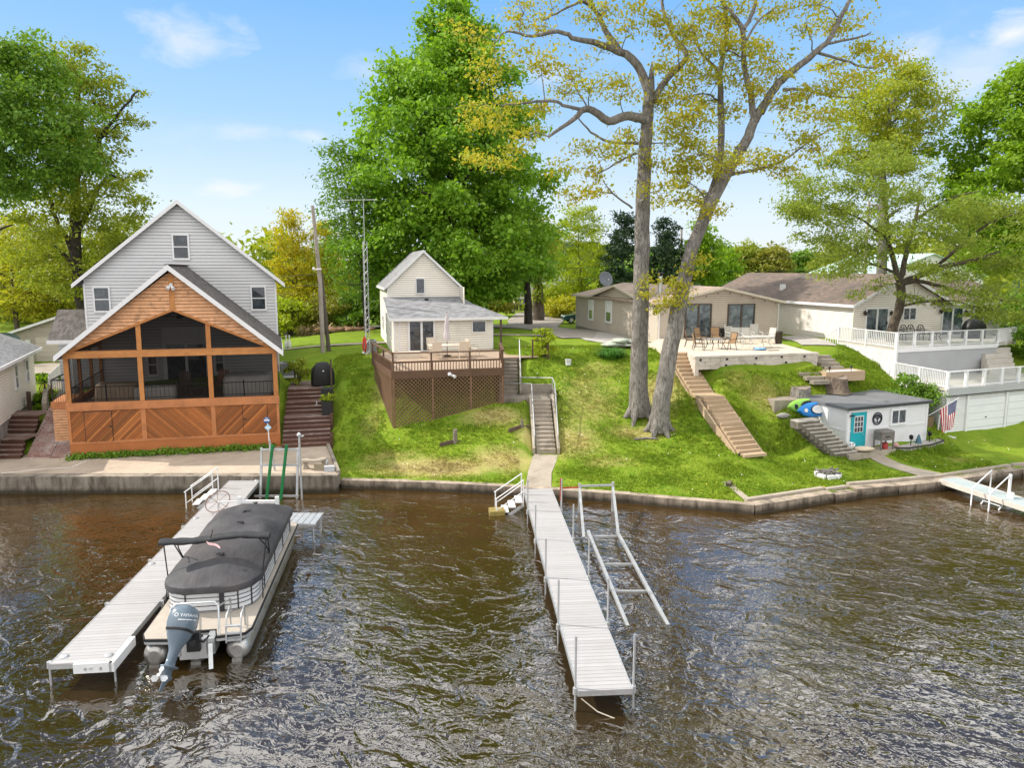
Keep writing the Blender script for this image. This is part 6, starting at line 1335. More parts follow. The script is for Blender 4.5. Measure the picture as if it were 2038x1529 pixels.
A.limb(pxl([(1270, 285), (1215, 282), (1175, 262), (1150, 232)], 37.5, 36), [.09, .07, .05, .03], .03); A.limb(pxl([(1266, 305), (1235, 320), (1190, 345)], 37.5, 35.8), [.07, .05, .03], .03); A.limb(pxl([(1258, 414), (1220, 385), (1200, 360)], 37.4, 36), [.06, .04, .02], .02)
A.limb(pxl([(1278, 405), (1276, 410)], 37.4, 36.9), [.24, .20], 0, 12); A.limb(pxl([(1286, 205), (1288, 207)], 37.6, 37.3), [.14, .13], 0, 10); A.limb(pxl([(1268, 236), (1260, 234)], 37.6, 37.3), [.2, .17], 0, 10)
for px, py in ((935,75),(985,130),(960,150),(1000,240),(950,252),(1012,212),(985,330),(950,322),(1062,272),(1035,100),(1090,55),(1050,20),(1105,15),(1165,40),(1140,150),(1190,165),(1120,190),(1085,212),(1160,300),(1205,300),(1120,330),(1175,345),(1232,312),(1240,185),(1215,150),(1140,392),(1030,45),(1070,140),(1020,290),
               (960,215),(1160,375),(1240,270),(1330,30),(1300,55),(1270,15),(1345,95),(1318,140),(1350,55),(1310,215),(1330,300),(1300,325),(1315,370),(1220,20),(1245,60),(1190,110),(1100,120)):
    A.cluster(at(px+A.rr.uniform(-9, 9), py+A.rr.uniform(-9, 9), 36.6+A.rr.uniform(-1.6, 1.8)), A.rr.uniform(.7, 1.15), 235)
for k in range(34): A.cluster(at(1090+A.rr.random()*330, -15-A.rr.random()*190, 37.6+A.rr.uniform(-2.2, 2.2)), A.rr.uniform(.7, 1.1), 170, k % 2 == 0)
for px, py in ((1285,592),(1305,615),(1290,560)): A.cluster(at(px, py, 36.7), .55, 100)
A.done(LF_YEL, .16, .55, .35, .4, 6, .42)
b2 = at(1312, 866, 36.3); b2 = (b2[0], 36.3, gz1(b2[0], 36.3)-.05)
B = Tree('leaning_tree', 'leaning forked grey trunked tree right of the straight one, gold leaves', 'tree', b2, BK_GREY, 22); B.sides = 16
B.limb([b2]+pxl([(1316, 810), (1327, 730), (1345, 640), (1362, 555), (1385, 475), (1422, 392), (1465, 312), (1490, 270), (1501, 236)], 36.3, 37.2), [.54, .47, .44, .41, .37, .335, .295, .27, .245, .22], .015); B.flare(.50)
B.limb(pxl([(1501, 238), (1496, 200), (1482, 135), (1479, 62), (1460, 30), (1432, -5), (1420, -50)], 37.2, 36.4), [.18, .16, .135, .12, .09, .07, .04], .02); B.limb(pxl([(1480, 58), (1500, 20), (1512, -30)], 36.7, 37.5), [.11, .09, .06], .02); B.limb(pxl([(1486, 80), (1510, 40), (1550, 10)], 36.8, 38), [.07, .05, .03], .02)
B.limb(pxl([(1502, 240), (1525, 200), (1550, 165), (1580, 138), (1620, 106), (1652, 76), (1672, 35), (1695, -5), (1720, -50)], 37.2, 37.8), [.22, .21, .20, .175, .15, .125, .11, .09, .06], .02)
B.limb(pxl([(1640, 88), (1680, 80), (1722, 70), (1734, 62)], 37.6, 37), [.07, .06, .04, .02], .02); B.limb(pxl([(1630, 105), (1680, 120), (1730, 135), (1780, 115)], 37.6, 38.4), [.08, .06, .05, .02], .03); B.limb(pxl([(1560, 178), (1600, 178), (1650, 190), (1700, 195)], 37.4, 38.2), [.09, .07, .05, .03], .03)
B.limb(pxl([(1395, 455), (1402, 410), (1428, 350), (1436, 250), (1433, 150), (1446, 60), (1438, -20)], 37.4, 39), [.24, .21, .19, .17, .14, .11, .08], .02); B.limb(pxl([(1440, 350), (1500, 338), (1560, 318), (1620, 275), (1660, 255)], 37.4, 38.2), [.1, .08, .06, .04, .02], .03)
B.limb(pxl([(1515, 225), (1530, 195), (1538, 172)], 37.2), [.16, .14, .05], .01)
B.limb(pxl([(1436, 140), (1400, 110), (1360, 40)], 38.6, 39.6), [.1, .07, .04], .03)
for px, py in ((1380,60),(1405,105),(1432,112),(1392,160),(1352,200),(1402,200),(1352,252),(1402,252),(1442,222),(1382,300),(1422,310),(1362,350),(1412,350),(1380,392),(1340,402),(1372,330),(1462,160),(1502,100),(1532,112),(1542,150),(1440,40),(1542,25),(1592,48),(1622,15),(1662,55),
               (1602,190),(1642,180),(1682,160),(1702,105),(1762,98),(1642,130),(1562,205),(1582,232),(1502,322),(1542,322),(1602,272),(1622,292),(1470,110),(1500,180),(1375,120),(1420,60),(1460,10),(1350,170),(1330,250),(1440,300),(1560,340),(1760,130),(1720,165),(1690,35),(1420,160),(1375,230),(1440,330),(1410,420),(1650,240),(1350,330),(1450,80),(1395,20),(1370,280)):
    B.cluster(at(px+B.rr.uniform(-9, 9), py+B.rr.uniform(-9, 9), 37.4+B.rr.uniform(-1.8, 2.2)), B.rr.uniform(.7, 1.15), 320)
for k in range(44): B.cluster(at(1400+B.rr.random()*360, -15-B.rr.random()*230, 37.8+B.rr.uniform(-2.2, 2.4)), B.rr.uniform(.7, 1.1), 170, k % 2 == 0)
for px, py in ((1340,562),(1378,540),(1352,602),(1330,585),(1365,575),(1385,515),(1325,610)): B.cluster(at(px, py, 35.9), .6, 130)
B.done(LF_YEL, .16, .55, .35, .4, 6, .42)

def simple_tree(name, label, base, bark, seed, rows, Y, n, r, per, leaf, size, trunk=None, cat='tree', group=None, rb=.3, limbs=5, shell=.55, asp=.55, up=.55, out=.5, flat=.75, sub=7, sig=.34, top=.86, ywide=1.0, dirn=None, sides=8):
    z0 = gz1(base[0], base[1])-.1 if len(base) == 2 else base[2]; T = Tree(name, label, cat, (base[0], base[1], z0), bark, seed, group); T.sides = sides
    prof = pxprof(rows, Y); zt = max(p[0] for p in prof); zb = min(p[0] for p in prof); P = sorted(prof)
    def cx(z): return float(np.interp(z, [p[0] for p in P], [p[1] for p in P]))
    def rad(z): return float(np.interp(z, [p[0] for p in P], [p[3] for p in P]))
    pts = trunk or [(base[0], base[1], z0)]+[(cx(z)+(base[0]-cx(z))*(1-k), base[1]+T.rr.uniform(-.2, .2), z) for k, z in [(q, z0+(zt*top-z0*top+0)*q+0*q) for q in (.3, .55, .8, 1.0)]]
    if not trunk: pts = [pts[0]]+[(p[0], p[1], min(p[2], zb+(zt-zb)*.93)) for p in pts[1:]]
    T.limb(pts, [rb*(1-.85*i/(len(pts)-1)) for i in range(len(pts))], rb*.08)
    spine = list(T.nodes)
    for i in range(limbs):
        q, rq = spine[int(len(spine)*(.3+.6*i/max(1, limbs)))-1]; a = i*2.4+T.rr.uniform(-.4, .4); L = max(.6, rad(q.z+1.5)*T.rr.uniform(.55, .8)); e = q+Vector((math.cos(a)*L, math.sin(a)*L*ywide, L*T.rr.uniform(.35, .8)))
        T.limb([q, q.lerp(e, .5)+Vector((0, 0, .08*L)), e], [rq*.6, rq*.42, rq*.15], .03*L)
    T.envelope(prof, n, r, per, shell, flat=flat, ywide=ywide); return T.done(leaf, size, asp, up, out, sub, sig, dirn)
# big maple behind the cottage
simple_tree('maple_tree', 'huge rounded deep green maple towering behind the cream cottage', (-5.4, 63), BK_DARK, 31, [(8,905,16),(50,905,62),(120,900,112),(200,895,158),(290,890,190),(380,895,208),(470,897,214),(545,905,190),(600,915,130)], 63, 290, 1.5, 400, LF_MAPLE, .30, rb=.55, limbs=16, shell=.5, asp=.75, sig=.46, sub=8)
simple_tree('ash_tree', 'smaller feathery green tree left of the huge maple', (-12.6, 61), BK_DARK, 32, [(285,668,14),(330,682,52),(390,690,70),(450,700,82),(520,705,80),(580,712,60)], 61, 60, 1.3, 120, LF_DARK, .34, rb=.25, limbs=8, shell=.5, asp=.3, sub=5, sig=.45)
# left group
simple_tree('broad_tree', 'dense dark green tree cut by the left edge of the picture', (-36.5, 46), BK_DARK, 33, [(88,20,45),(140,25,105),(210,20,150),(280,15,165),(340,10,150),(385,-5,90)], 46, 115, 1.25, 330, LF_DARK, .22, rb=.42, limbs=10, shell=.45, asp=.6)
F_ = Tree('oak_tree', 'spreading dark limbed oak left of the grey house roof', 'tree', (-32.2, 53, gz1(-32.2, 53)-.1), BK_DARK, 34); F_.sides = 10
F_.limb(pxl([(172, 690), (165, 610), (152, 520), (150, 430), (152, 340), (160, 240), (150, 150)], 53), [.5, .45, .40, .36, .3, .22, .1], .03)
for q, w in (([(152,520),(120,450),(95,390),(70,330)],.2), ([(150,470),(185,400),(215,350),(250,360)],.2), ([(155,540),(100,480),(50,440),(10,430)],.18), ([(152,360),(190,290),(235,225),(275,180)],.17), ([(152,400),(120,300),(100,200)],.2), ([(158,560),(220,500),(255,470)],.13), ([(190,290),(240,245),(300,250)],.07)):
    F_.limb(pxl(q, 53, 53+F_.rr.uniform(-4, 4)), [w, w*.3], .05)
F_.envelope(pxprof([(92,120,22),(140,150,70),(200,165,95),(270,160,105),(340,165,105),(410,160,125),(480,150,140),(545,150,135),(590,150,100)], 53), 112, 1.3, 290, .5)
for px, py in ((268,185),(245,205),(255,240),(285,248),(225,170),(235,275),(245,300),(275,400),(280,450)): F_.cluster(at(px, py, 52), .7, 90)
F_.done(LF_OLIVE, .22, .55, .5, .45, 7, .38)
bgl = [('golden_shrub_tree', 'bright yellow green willow behind the beige garage', -55, 78, [(440,15,20),(480,20,60),(560,25,85),(630,25,80)], LF_WILLOW), ('bright_willow', 'bright yellow willow between the garage and the oak trunk', -46, 82, [(470,110,20),(520,105,60),(590,105,75),(635,105,70)], LF_WILLOW),
       ('back_tree', 'mid green tree behind the ridge of the grey house', -40, 86, [(440,250,25),(490,250,70),(560,255,80),(620,260,60)], LF_OLIVE), ('far_left_tree', 'tall yellow green tree behind the white cottage at the left', -66, 84, [(330,-30,30),(400,-20,90),(500,-20,110),(600,-10,90)], LF_OLIVE)]
for i, (nm, lb, x, Y, rows, lf) in enumerate(bgl): simple_tree(nm.replace('far_left', 'leafy'), lb, (x, Y), BK_BROWN, 50+i, rows, Y, 55, 1.6, 110, lf, .42, rb=.28, limbs=6, asp=.4, sub=6, sig=.42)
# golden willows and brush between the grey house and the cottage
simple_tree('golden_willow', 'tall golden yellow willow right of the grey house', (-22.5, 74), BK_BROWN, 61, [(425,575,14),(460,580,42),(520,585,62),(580,590,60),(620,592,45)], 74, 62, 1.15, 130, LF_GOLD, .34, rb=.22, limbs=9, asp=.3, shell=.5, dirn=(0, 0, .8), out=.3)
simple_tree('yellow_willow', 'second golden willow left of the utility pole top', (-18.8, 76), BK_BROWN, 62, [(445,645,14),(490,650,40),(550,652,52),(610,655,45)], 76, 48, 1.1, 120, LF_GOLD, .34, rb=.18, limbs=7, asp=.3, dirn=(0, 0, .8), out=.3)
def bush(name, label, c, rx, h, n, leaf, size, seed, per=130, cat='shrub', group=None, r=None, bark=None):
    z0 = gz1(c[0], c[1]) if len(c) == 2 else c[2]; T = Tree(name, label, cat, (c[0], c[1], z0), bark or BK_BROWN, seed, group)
    for k in range(5): a = k*1.26+T.rr.uniform(-.3, .3); T.limb([(c[0]+.05*math.cos(a), c[1]+.05*math.sin(a), z0-.05), (c[0]+rx*.3*math.cos(a), c[1]+rx*.3*math.sin(a), z0+h*.45), (c[0]+rx*.5*math.cos(a), c[1]+rx*.5*math.sin(a), z0+h*.8)], [.03+.012*h, .02+.006*h, .008], .02, 5)
    r = r or max(.18, min(rx, h)*.36)
    for k in range(n): a = k*2.4; q = math.sqrt((k+.5)/n)*max(.05, rx-r*.5); z = z0+r*.6+T.rr.random()*(h-r*1.2)*(1-.45*(q/rx)**2); T.cluster((c[0]+q*math.cos(a), c[1]+q*math.sin(a), z), r*T.rr.uniform(.8, 1.2), per, False, .85)
    return T.done(leaf, size, .5, .5, .6, 6, .38)
for i, (px, Y, rx, h, lf, lb) in enumerate(((575,67,2.6,4.2,LF_LIME,'leafy lime green bush nearest the grey house corner'), (625,68,2.4,3.6,LF_BRUSH,'olive brush clump behind the utility poles'), (672,68,2.6,4.2,LF_BRUSH,'tangled olive brush clump right of the utility poles'), (715,67,2.4,4.6,LF_DARK,'dark leafy bush behind the antenna tower'), (545,70,2.6,4.4,LF_BRUSH,'pale brush clump half hidden by the grey house'), (760,66,2.4,3.2,LF_DARK,'dark low bush behind the cream cottage'))):
    x = at(px, 600, Y)[0]; bush('brush_bush', lb, (x, Y), rx, h, 26, lf, .30, 70+i, 120, group='brush along the back lawn')
for i, (px, Y, rx, h, lf, lb) in enumerate(((20,88,4.0,4.2,LF_LIME,'pale lime brush at the far left behind the garage roof'), (90,86,4.0,3.4,LF_BRUSH,'olive brush behind the garage ridge'), (150,84,3.6,3.2,LF_LIME,'lime brush beside the oak trunk'), (-40,88,4.5,4.5,LF_BRUSH,'olive brush behind the white cottage roof'))):
    x = at(px, 600, Y)[0]; bush('roadside_bush', lb, (x, Y), rx, h, 26, lf, .36, 80+i, 110, group='brush beyond the garage')
# middle distance behind the beige house
simple_tree('lime_tree', 'airy lime green young tree left of the dark spruces', (8.8, 84), BK_BROWN, 91, [(415,1165,24),(450,1150,62),(500,1145,88),(550,1140,90),(592,1140,62)], 84, 70, 1.3, 220, LF_LIME, .28, rb=.16, limbs=10, shell=.6, asp=.35, sub=6)
T = Tree('roadside_tree', 'dark trunked tree standing by the gravel drive', 'tree', (1.65, 70, gz1(1.65, 70)-.1), BK_DARK, 92); T.limb([(1.65, 70, gz1(1.65, 70)-.2)]+pxl([(1052, 620), (1050, 580), (1049, 530), (1046, 470)], 70), [.46, .42, .34, .3, .16], .02)
T.limb(pxl([(1050, 555), (1075, 520), (1095, 490)], 70, 71), [.14, .1, .05], .03); T.envelope(pxprof([(400,1040,30),(460,1045,70),(520,1050,60),(560,1050,30)], 70), 30, 1.2, 120, .5); T.done(LF_DARK, .36)
T = Tree('ivy_tree', 'thick ivy covered trunk behind the dark roadside tree', 'tree', (3.0, 76, gz1(3.0, 76)-.1), BK_BROWN, 93); T.limb([(2.9, 76, gz1(2.9, 76)-.2)]+pxl([(1072, 612), (1070, 570), (1066, 520), (1062, 470)], 76), [.66, .62, .55, .5, .3], .03)
for k in range(16): T.cluster(at(1068+T.rr.uniform(-9, 9), 600-k*8, 75.4), .55, 60, False)
T.envelope(pxprof([(430,1070,30),(480,1070,55),(520,1070,40)], 76), 18, 1.1, 110, .5); T.done(LF_OLIVE, .34)
simple_tree('dark_tree', 'dark evergreen mass left of the straight trunk', (12.4, 80), BK_DARK, 94, [(425,1246,12),(455,1243,30),(500,1240,42),(580,1238,48)], 80, 46, 1.0, 150, LF_SPRUCE, .36, rb=.25, limbs=5, asp=.3, shell=.6)
simple_tree('dark_tree', 'dark evergreen mass seen between the two tall trunks', (17.6, 82), BK_DARK, 95, [(440,1322,12),(475,1325,36),(520,1328,52),(585,1330,56)], 82, 52, 1.0, 150, LF_SPRUCE, .36, rb=.25, limbs=5, asp=.3, shell=.6)
simple_tree('green_tree', 'mid green tree right of the leaning trunk', (23.2, 82), BK_BROWN, 96, [(455,1400,20),(495,1402,45),(540,1405,52),(568,1405,30)], 82, 40, 1.2, 140, LF_BRIGHT, .36, rb=.2, limbs=6)
for i, (px, Y, rows, lf, lb) in enumerate(((1490, 118, [(490,1488,16),(520,1488,40),(552,1490,34)], LF_OLIVE, 'olive round tree beyond the brown roof, left end'), (1540, 115, [(496,1540,18),(525,1540,42),(555,1540,36)], LF_BRUSH, 'brownish round tree above the brown roof vent'), (1592, 120, [(505,1595,14),(530,1595,32),(555,1595,30)], LF_DARK, 'small dark green tree beyond the brown roof'), (1655, 112, [(490,1660,20),(520,1660,46),(556,1660,40)], LF_OLIVE, 'olive tree half hidden by the honey locust'), (1440, 112, [(500,1440,14),(528,1440,30),(555,1442,26)], LF_BRIGHT, 'light green tree beside the distant water'))):
    x = at(px, 540, Y)[0]; simple_tree('round_tree', lb, (x, Y), BK_BROWN, 110+i, rows, Y, 30, 1.5, 130, lf, .45, rb=.25, limbs=5, group='round trees beyond the brown roof')
# tall tree behind the pale house, bright maple and locust on the right
x = at(1757, 540, 68)[0]
simple_tree('gold_tree', 'tall golden leaved tree behind the pale house roof', (x, 68), BK_GREY, 121, [(135,1800,30),(170,1790,95),(220,1775,125),(270,1765,120),(315,1760,85),(350,1760,50)], 68, 90, 1.35, 280, LF_SPRING, .24, trunk=[(x, 68, gz1(x, 68)-.1)]+pxl([(1757, 470), (1757, 380), (1756, 290), (1775, 220), (1800, 160)], 68), rb=.55, limbs=11, shell=.55)
simple_tree('bright_maple', 'bright green maple at the right edge behind the locust', (47, 62), BK_DARK, 122, [(130,2052,30),(180,2045,90),(250,2040,125),(330,2040,150),(410,2040,155),(480,2040,140),(540,2040,120)], 62, 135, 1.45, 420, LF_BRIGHT, .28, rb=.45, limbs=8, asp=.75, shell=.42)
P_ = Tree('honey_locust', 'crooked spotted trunk locust with feathery leaves on the right deck', 'tree', (25.2, 46.4, 4.9), BK_BROWN, 123); P_.sides = 12
P_.limb([(25.2, 46.4, 4.9)]+pxl([(1776, 655), (1788, 620), (1794, 585), (1790, 560)], 46.4), [.36, .31, .28, .26, .29], .01)
for q, w in (([(1790,560),(1778,520),(1768,470),(1760,400),(1755,350)],.2), ([(1790,562),(1800,520),(1812,470),(1825,420),(1830,370)],.2), ([(1793,565),(1830,548),(1880,530),(1930,520),(1990,500)],.24), ([(1790,565),(1830,560),(1890,575),(1950,590),(2010,600)],.16), ([(1788,545),(1750,530),(1700,510),(1650,480)],.11), ([(1770,480),(1720,440),(1650,410),(1600,400)],.09), ([(1820,440),(1880,400),(1950,380)],.1), ([(1860,535),(1920,480),(1980,440),(2040,420)],.12)):
    P_.limb(pxl(q, 46.4, 46.4+P_.rr.uniform(-3.5, 2)), [w, w*.3], .03)
for i in range(125):
    u = P_.rr.random(); v_ = P_.rr.random(); px = 1575+u*520; lo = np.interp(px, [1575, 1650, 1760, 1900, 2000, 2100], [430, 560, 500, 585, 640, 660]); hi = np.interp(px, [1575, 1650, 1720, 1820, 1900, 2100], [360, 320, 285, 300, 390, 410]); py = hi+(lo-hi)*v_
    P_.cluster(at(px, py, 45.4+P_.rr.uniform(-3.6, 2.2)), P_.rr.uniform(.85, 1.3), 300, True, .62)
for px, py in ((1740,575),(1760,560),(1800,590),(1830,600),(1700,590),(1690,540),(1880,610),(1930,630),(1990,640),(2030,600),(1960,600)): P_.cluster(at(px, py, 44.8), .7, 120, True, .5)
P_.done(LF_LOCUST, .20, .35, .6, .3, 6, .42)
bush('evergreen_shrub', 'dark evergreen shrub right of the upper deck', (38.0, 49.5), 3.2, 4.6, 30, LF_DARK, .26, 131, 200); bush('evergreen_shrub', 'dark evergreen bush at the right end of the upper deck rail', (35.0, 46.2), 1.8, 2.6, 22, LF_DARK, .22, 132, 160)
bush('leafy_shrub', 'leafy green shrub between the white shed and the boathouse', (22.9, 39.4), 1.3, 2.3, 24, LF_DARK, .17, 133, 170)

# distant woods: one mass each
def woods(name, label, n, xr, yr, hr, rr_, per, size, leaf, seed, cond=None):
    rg = np.random.default_rng(seed); x = rg.uniform(*xr, n); y = rg.uniform(*yr, n)
    if cond is not None: k = cond(x, y); x = x[k]; y = y[k]
    z = gz(x, y); h = rg.uniform(*hr, len(x)); r = rg.uniform(*rr_, len(x)); cl = []
    for i in range(len(x)):
        for q in (0, 1): cl.append((x[i]+rg.normal(0, r[i]*.25), y[i]+rg.normal(0, r[i]*.25), z[i]+h[i]*(.35+.36*q), r[i]*(1-.25*q), r[i]*(1-.25*q), h[i]*.30, per/2))
    V, F = leaf_cloud(cl, size, .7, .6, .6, 6, .36, rg); o = put(name, tri_mesh(name, V, F, leaf)); tag(o, label, 'woods', kind='stuff')
woods('hill_woods', 'far wooded hills across the distant lake', 1500, (-560, 760), (612, 800), (8, 14), (7, 11), 34, 5.0, LF_FAR, 201)
woods('back_woods', 'wooded rise behind the grey house and the cottage', 150, (-190, -12), (112, 190), (8, 13), (4, 6.5), 260, 1.1, LF_OLIVE, 202, lambda x, y: x < -y*.16)
woods('road_woods', 'green thicket beyond the cottage and the drive', 130, (-24, 30), (112, 150), (6, 9.5), (3, 5), 220, .9, LF_DARK, 203, lambda x, y: (x < y*.20))
woods('right_woods', 'green woods behind the pale house on the right', 90, (46, 150), (95, 160), (8, 14), (4, 6), 220, 1.0, LF_OLIVE, 204, lambda x, y: x > y*.50)
# ------------------------------------------------------------------ small things: left and middle lots
def ac_unit(label, loc, yaw):
    r = thing('air_conditioner', label, 'air conditioner', loc, yaw, 'air conditioners beside the houses'); mb = MB(); mb.box(-.4,-.4,.06,.4,.4,.82)
    part('casing', mb, M('ac_grey', (.20,.21,.22), .6, .2, 12, .3, 60), r); mb = MB(); mb.box(-.42,-.42,.82,.42,.42,.88); part('lid', mb, M('ac_lid', (.36,.37,.38), .5), r); mb = MB(); mb.box(-.52,-.5,-.05,.52,.5,.06); part('pad', mb, WHITE_P, r); mb = MB(); mb.lathe([(.3,0),(.3,.015),(.05,.03)], (0,0,.88), 16); part('fan_grille', mb, BLACK, r)
p_ = on(572, 722, 4.2); ac_unit('grey air conditioner at the right rear corner of the cedar porch', (p_[0], p_[1], gz1(p_[0], p_[1])), 15)
p_ = on(717, 706, 4.4); ac_unit('grey air conditioner left of the cream cottage wall', (-9.6, 47.3, gz1(-9.6, 47.3)), 15)
WOODP = barkmat_ = M('weathered_pole', (.33,.29,.25), .9, .25, 2, .5, 12, dirt=(.14,.12,.10), dirtamt=.6)
up_pole = thing('utility_pole', 'tall leaning weathered utility pole above the golden willows', 'utility pole')
pz = gz1(-13.0, 48.0); mb = MB(); pb0 = at(643, 702, 48); mb.tube([(pb0[0], 48, gz1(pb0[0], 48)-.3), at(637, 560, 48), at(622, 409, 48)], [.17, .14, .11], 10); part('pole', mb, WOODP, up_pole)
mb = MB(); q = at(631, 537, 47.8); mb.tube([(q[0]-.25, q[1], q[2]), (q[0]+.3, q[1], q[2]+.05)], .05, 6); mb.lathe([(.07,0),(.09,.1),(.04,.2)], (q[0]-.2, q[1]-.1, q[2]), 8); part('insulator', mb, WHITE, up_pole)
mb = MB(); a = at(639, 545, 48.6); mb.tube([(at(655, 700, 48.6)[0], 48.6, gz1(-12.6, 48.6)-.3), a], [.15, .13], 10); solo('stub_pole', mb, M('dark_pole', (.10,.085,.07), .9, .3), 'shorter dark pole lashed beside the tall utility pole', 'utility pole')
def wire(name, label, pts, sag, r=.014):
    mb = MB(); P = []
    for a, b in zip(pts, pts[1:]):
        for k in range(13): t_ = k/12; P.append((a[0]+(b[0]-a[0])*t_, a[1]+(b[1]-a[1])*t_, a[2]+(b[2]-a[2])*t_-sag*4*t_*(1-t_)))
    mb.tube(P, r, 4); return solo(name, mb, BLACK, label, 'cable')
pt = at(632, 540, 48); W0 = at(0, 571, 74); W1 = at(0, 601, 74)
wire('power_cable', 'upper black cable running left from behind the grey house', [at(-60, 571, 78), at(640, 545, 66)], .35, .02); wire('power_cable', 'lower black cable running left from behind the grey house', [at(-60, 601, 78), at(640, 566, 66)], .35, .02)
wire('power_cable', 'upper black cable crossing the lime tree to the right edge', [at(640, 545, 66), at(1360, 517, 84), at(2100, 480, 90)], .5, .022); wire('power_cable', 'lower black cable crossing behind the dish to the brown roof', [at(640, 566, 66), at(1360, 541, 84), at(2100, 510, 90)], .5, .022)
wire('service_cable', 'thin service cable from the utility pole to the cream cottage', [pt, at(728, 566, 50.5)], .3, .012)
mb = MB(); q = at(1357, 452, 86); mb.tube([(q[0], 86, gz1(q[0], 86)), (q[0], 86, q[2])], [.16, .11], 8); solo('utility_pole', mb, WOODP, 'distant utility pole just right of the leaning trunk', 'utility pole')
mb = MB(); q = at(1730, 400, 72); mb.tube([(q[0], 72, gz1(q[0], 72)), (q[0], 72, q[2])], [.2, .13], 8); solo('utility_pole', mb, M('bleached_pole', (.48,.44,.38), .9), 'pale utility pole rising behind the pale house ridge', 'utility pole')
# antenna tower
ax_, ay_ = at(733, 760, 46.2)[0], 46.2; az0 = gz1(ax_, ay_)
an = thing('antenna_tower', 'slim white lattice antenna tower left of the cream cottage', 'antenna', (ax_, ay_, az0)); az1 = at(733, 480, 46.2)[2]-az0
mb = MB(); tri = [(.16, 0), (-.08, .14), (-.08, -.14)]
for q in tri: mb.tube([(q[0], q[1], -.1), (q[0], q[1], az1)], .022, 6)
n = int(az1/.36)
for k in range(n):
    for a in range(3):
        p, q = tri[a], tri[(a+1) % 3]; z0, z1 = k*az1/n, (k+1)*az1/n
        if k % 2: z0, z1 = z1, z0
        mb.tube([(*p, z0), (*q, z1)], .012, 4)
part('lattice', mb, GALV, an); zt = at(730, 396, 46.2)[2]-az0
mb = MB(); mb.tube([(0, 0, az1-.2), (0, 0, zt)], .025, 6); part('mast', mb, GALV, an)
mb = MB(); mb.tube([(-1.5, .3, zt-.05), (.9, -.2, zt-.05)], .018, 5)
for k in range(9): x = -1.45+k*.28; l = .9-.05*k; mb.tube([(x-.1, .28-l*.5, zt-.05), (x+.1, .28+l*.5-.1*k*.4, zt-.05)], .009, 4)
part('aerial', mb, ALU, an)
mb = MB(); mb.tube([(0, 0, 1.2), (.12, -.08, 1.1), (.16, -.1, .6), (.1, -.1, .2), (-.05, -.05, .5), (0, 0, 1.1)], .06, 6); solo('garden_hose', mb, M('red_hose', (.5,.03,.02), .5), 'red garden hose hung on the antenna tower foot', 'hose', (ax_-.15, ay_-.35, az0+.05))
# porch side
def L_(x, y, z=0): return local(HO, HY, x, y, z)
g_ = L_(11.9, 4.9, 3.19); gb = thing('covered_grill', 'black covered barbecue grill on the timber landing by the pole', 'grill', g_, HY+8)
mb = MB(); rings = []
for z_, w_, d_ in ((0,.66,.4),(.1,.68,.42),(.7,.66,.42),(.95,.62,.4),(1.2,.42,.36),(1.32,.3,.26),(1.36,.15,.15)):
    rings.append([(math.copysign(abs(math.cos(a))**.5, math.cos(a))*w_*(1+.03*math.sin(a*5+z_*6)), math.copysign(abs(math.sin(a))**.5, math.sin(a))*d_*(1+.04*math.sin(a*7)), z_) for a in [2*math.pi*k/26 for k in range(26)]])
mb.loft(rings, True); part('grill_cover', mb, M('black_cover', (.012,.012,.013), .55, .3, 3, .6, 8), gb)
mb = MB(); mb.box(-.05, -.44, .85, .03, -.42, .92); part('cover_tag', mb, WHITE, gb)
pp = thing('planter_stand', 'tall black planter stand with a leafy plant by the timber steps', 'planter', L_(12.2, 1.6, 2.05), HY)
mb = MB(); mb.box(-.28,-.28,0,.28,.28,.75); part('pot', mb, BLACK, pp); mb = MB(); mb.box(-.33,.5,.6,.33,1.1,1.35); part('upper_pot', mb, BLACK, pp)
V, F = leaf_cloud([(0, 0, .95, .35, .3, .25, 140)], .14); put('plant', tri_mesh('plant', V, F, LF_LIME), pp)
mb = MB(); mb.tube([(0,0,-.2), (0,0,1.9)], .05, 8); solo('mooring_post', mb, DARKWOOD, 'dark wooden post standing by the covered grill', 'post', L_(12.4, 4.2, 2.9))
mb = MB(); mb.tube([(-.55, 0, .2), (.5, 0, .28), (.62, 0, .4), (.6,0,.55)], .03, 6); solo('loose_pipe', mb, WHITE_P, 'bent white pipe lying on the timber steps', 'pipe', L_(11.0, 2.6, 2.1), HY)
sp_ = L_(9.35, -.9, .8); sgn = thing('sign_post', 'blue and white round signs on a post by the porch corner', 'sign', sp_, 5)
mb = MB(); mb.bar((.05,.02,0), (.0,0,1.5), .05, .03); part('stake', mb, WHITE_P, sgn)
BLU = M('sign_blue', (.02,.10,.30), .4)
def plate(c, r, n, mat, nm, rot=0): mb = MB(); mb.extr([(c[0]+r*math.cos(2*math.pi*k/n+rot), c[1], c[2]+r*math.sin(2*math.pi*k/n+rot)) for k in range(n)], (0,.02,0)); return part(nm, mb, mat, sgn)
b_ = plate((-.02,-.05,1.62), .17, 8, BLU, 'octagon_plate', R(22.5)); mb = MB(); mb.box(-.15,-.056,1.58,.11,-.052,1.66); part('white_band', mb, WHITE, b_); mb = MB(); mb.box(-.09,-.056,1.70,.05,-.052,1.73); part('small_band', mb, WHITE, b_)
b_ = plate((.02,-.05,1.24), .18, 4, M('pale_blue_sign', (.35,.58,.72), .4), 'diamond_plate'); mb = MB(); mb.box(-.07,-.056,1.21,.11,-.052,1.27); mb.box(-.03,-.056,1.15,.07,-.052,1.18); part('white_band', mb, WHITE, b_)
stb = thing('stone_bench', 'curved pale concrete garden bench on the patio corner', 'bench', (*on(626, 932, .8)[:2], .8), 12)
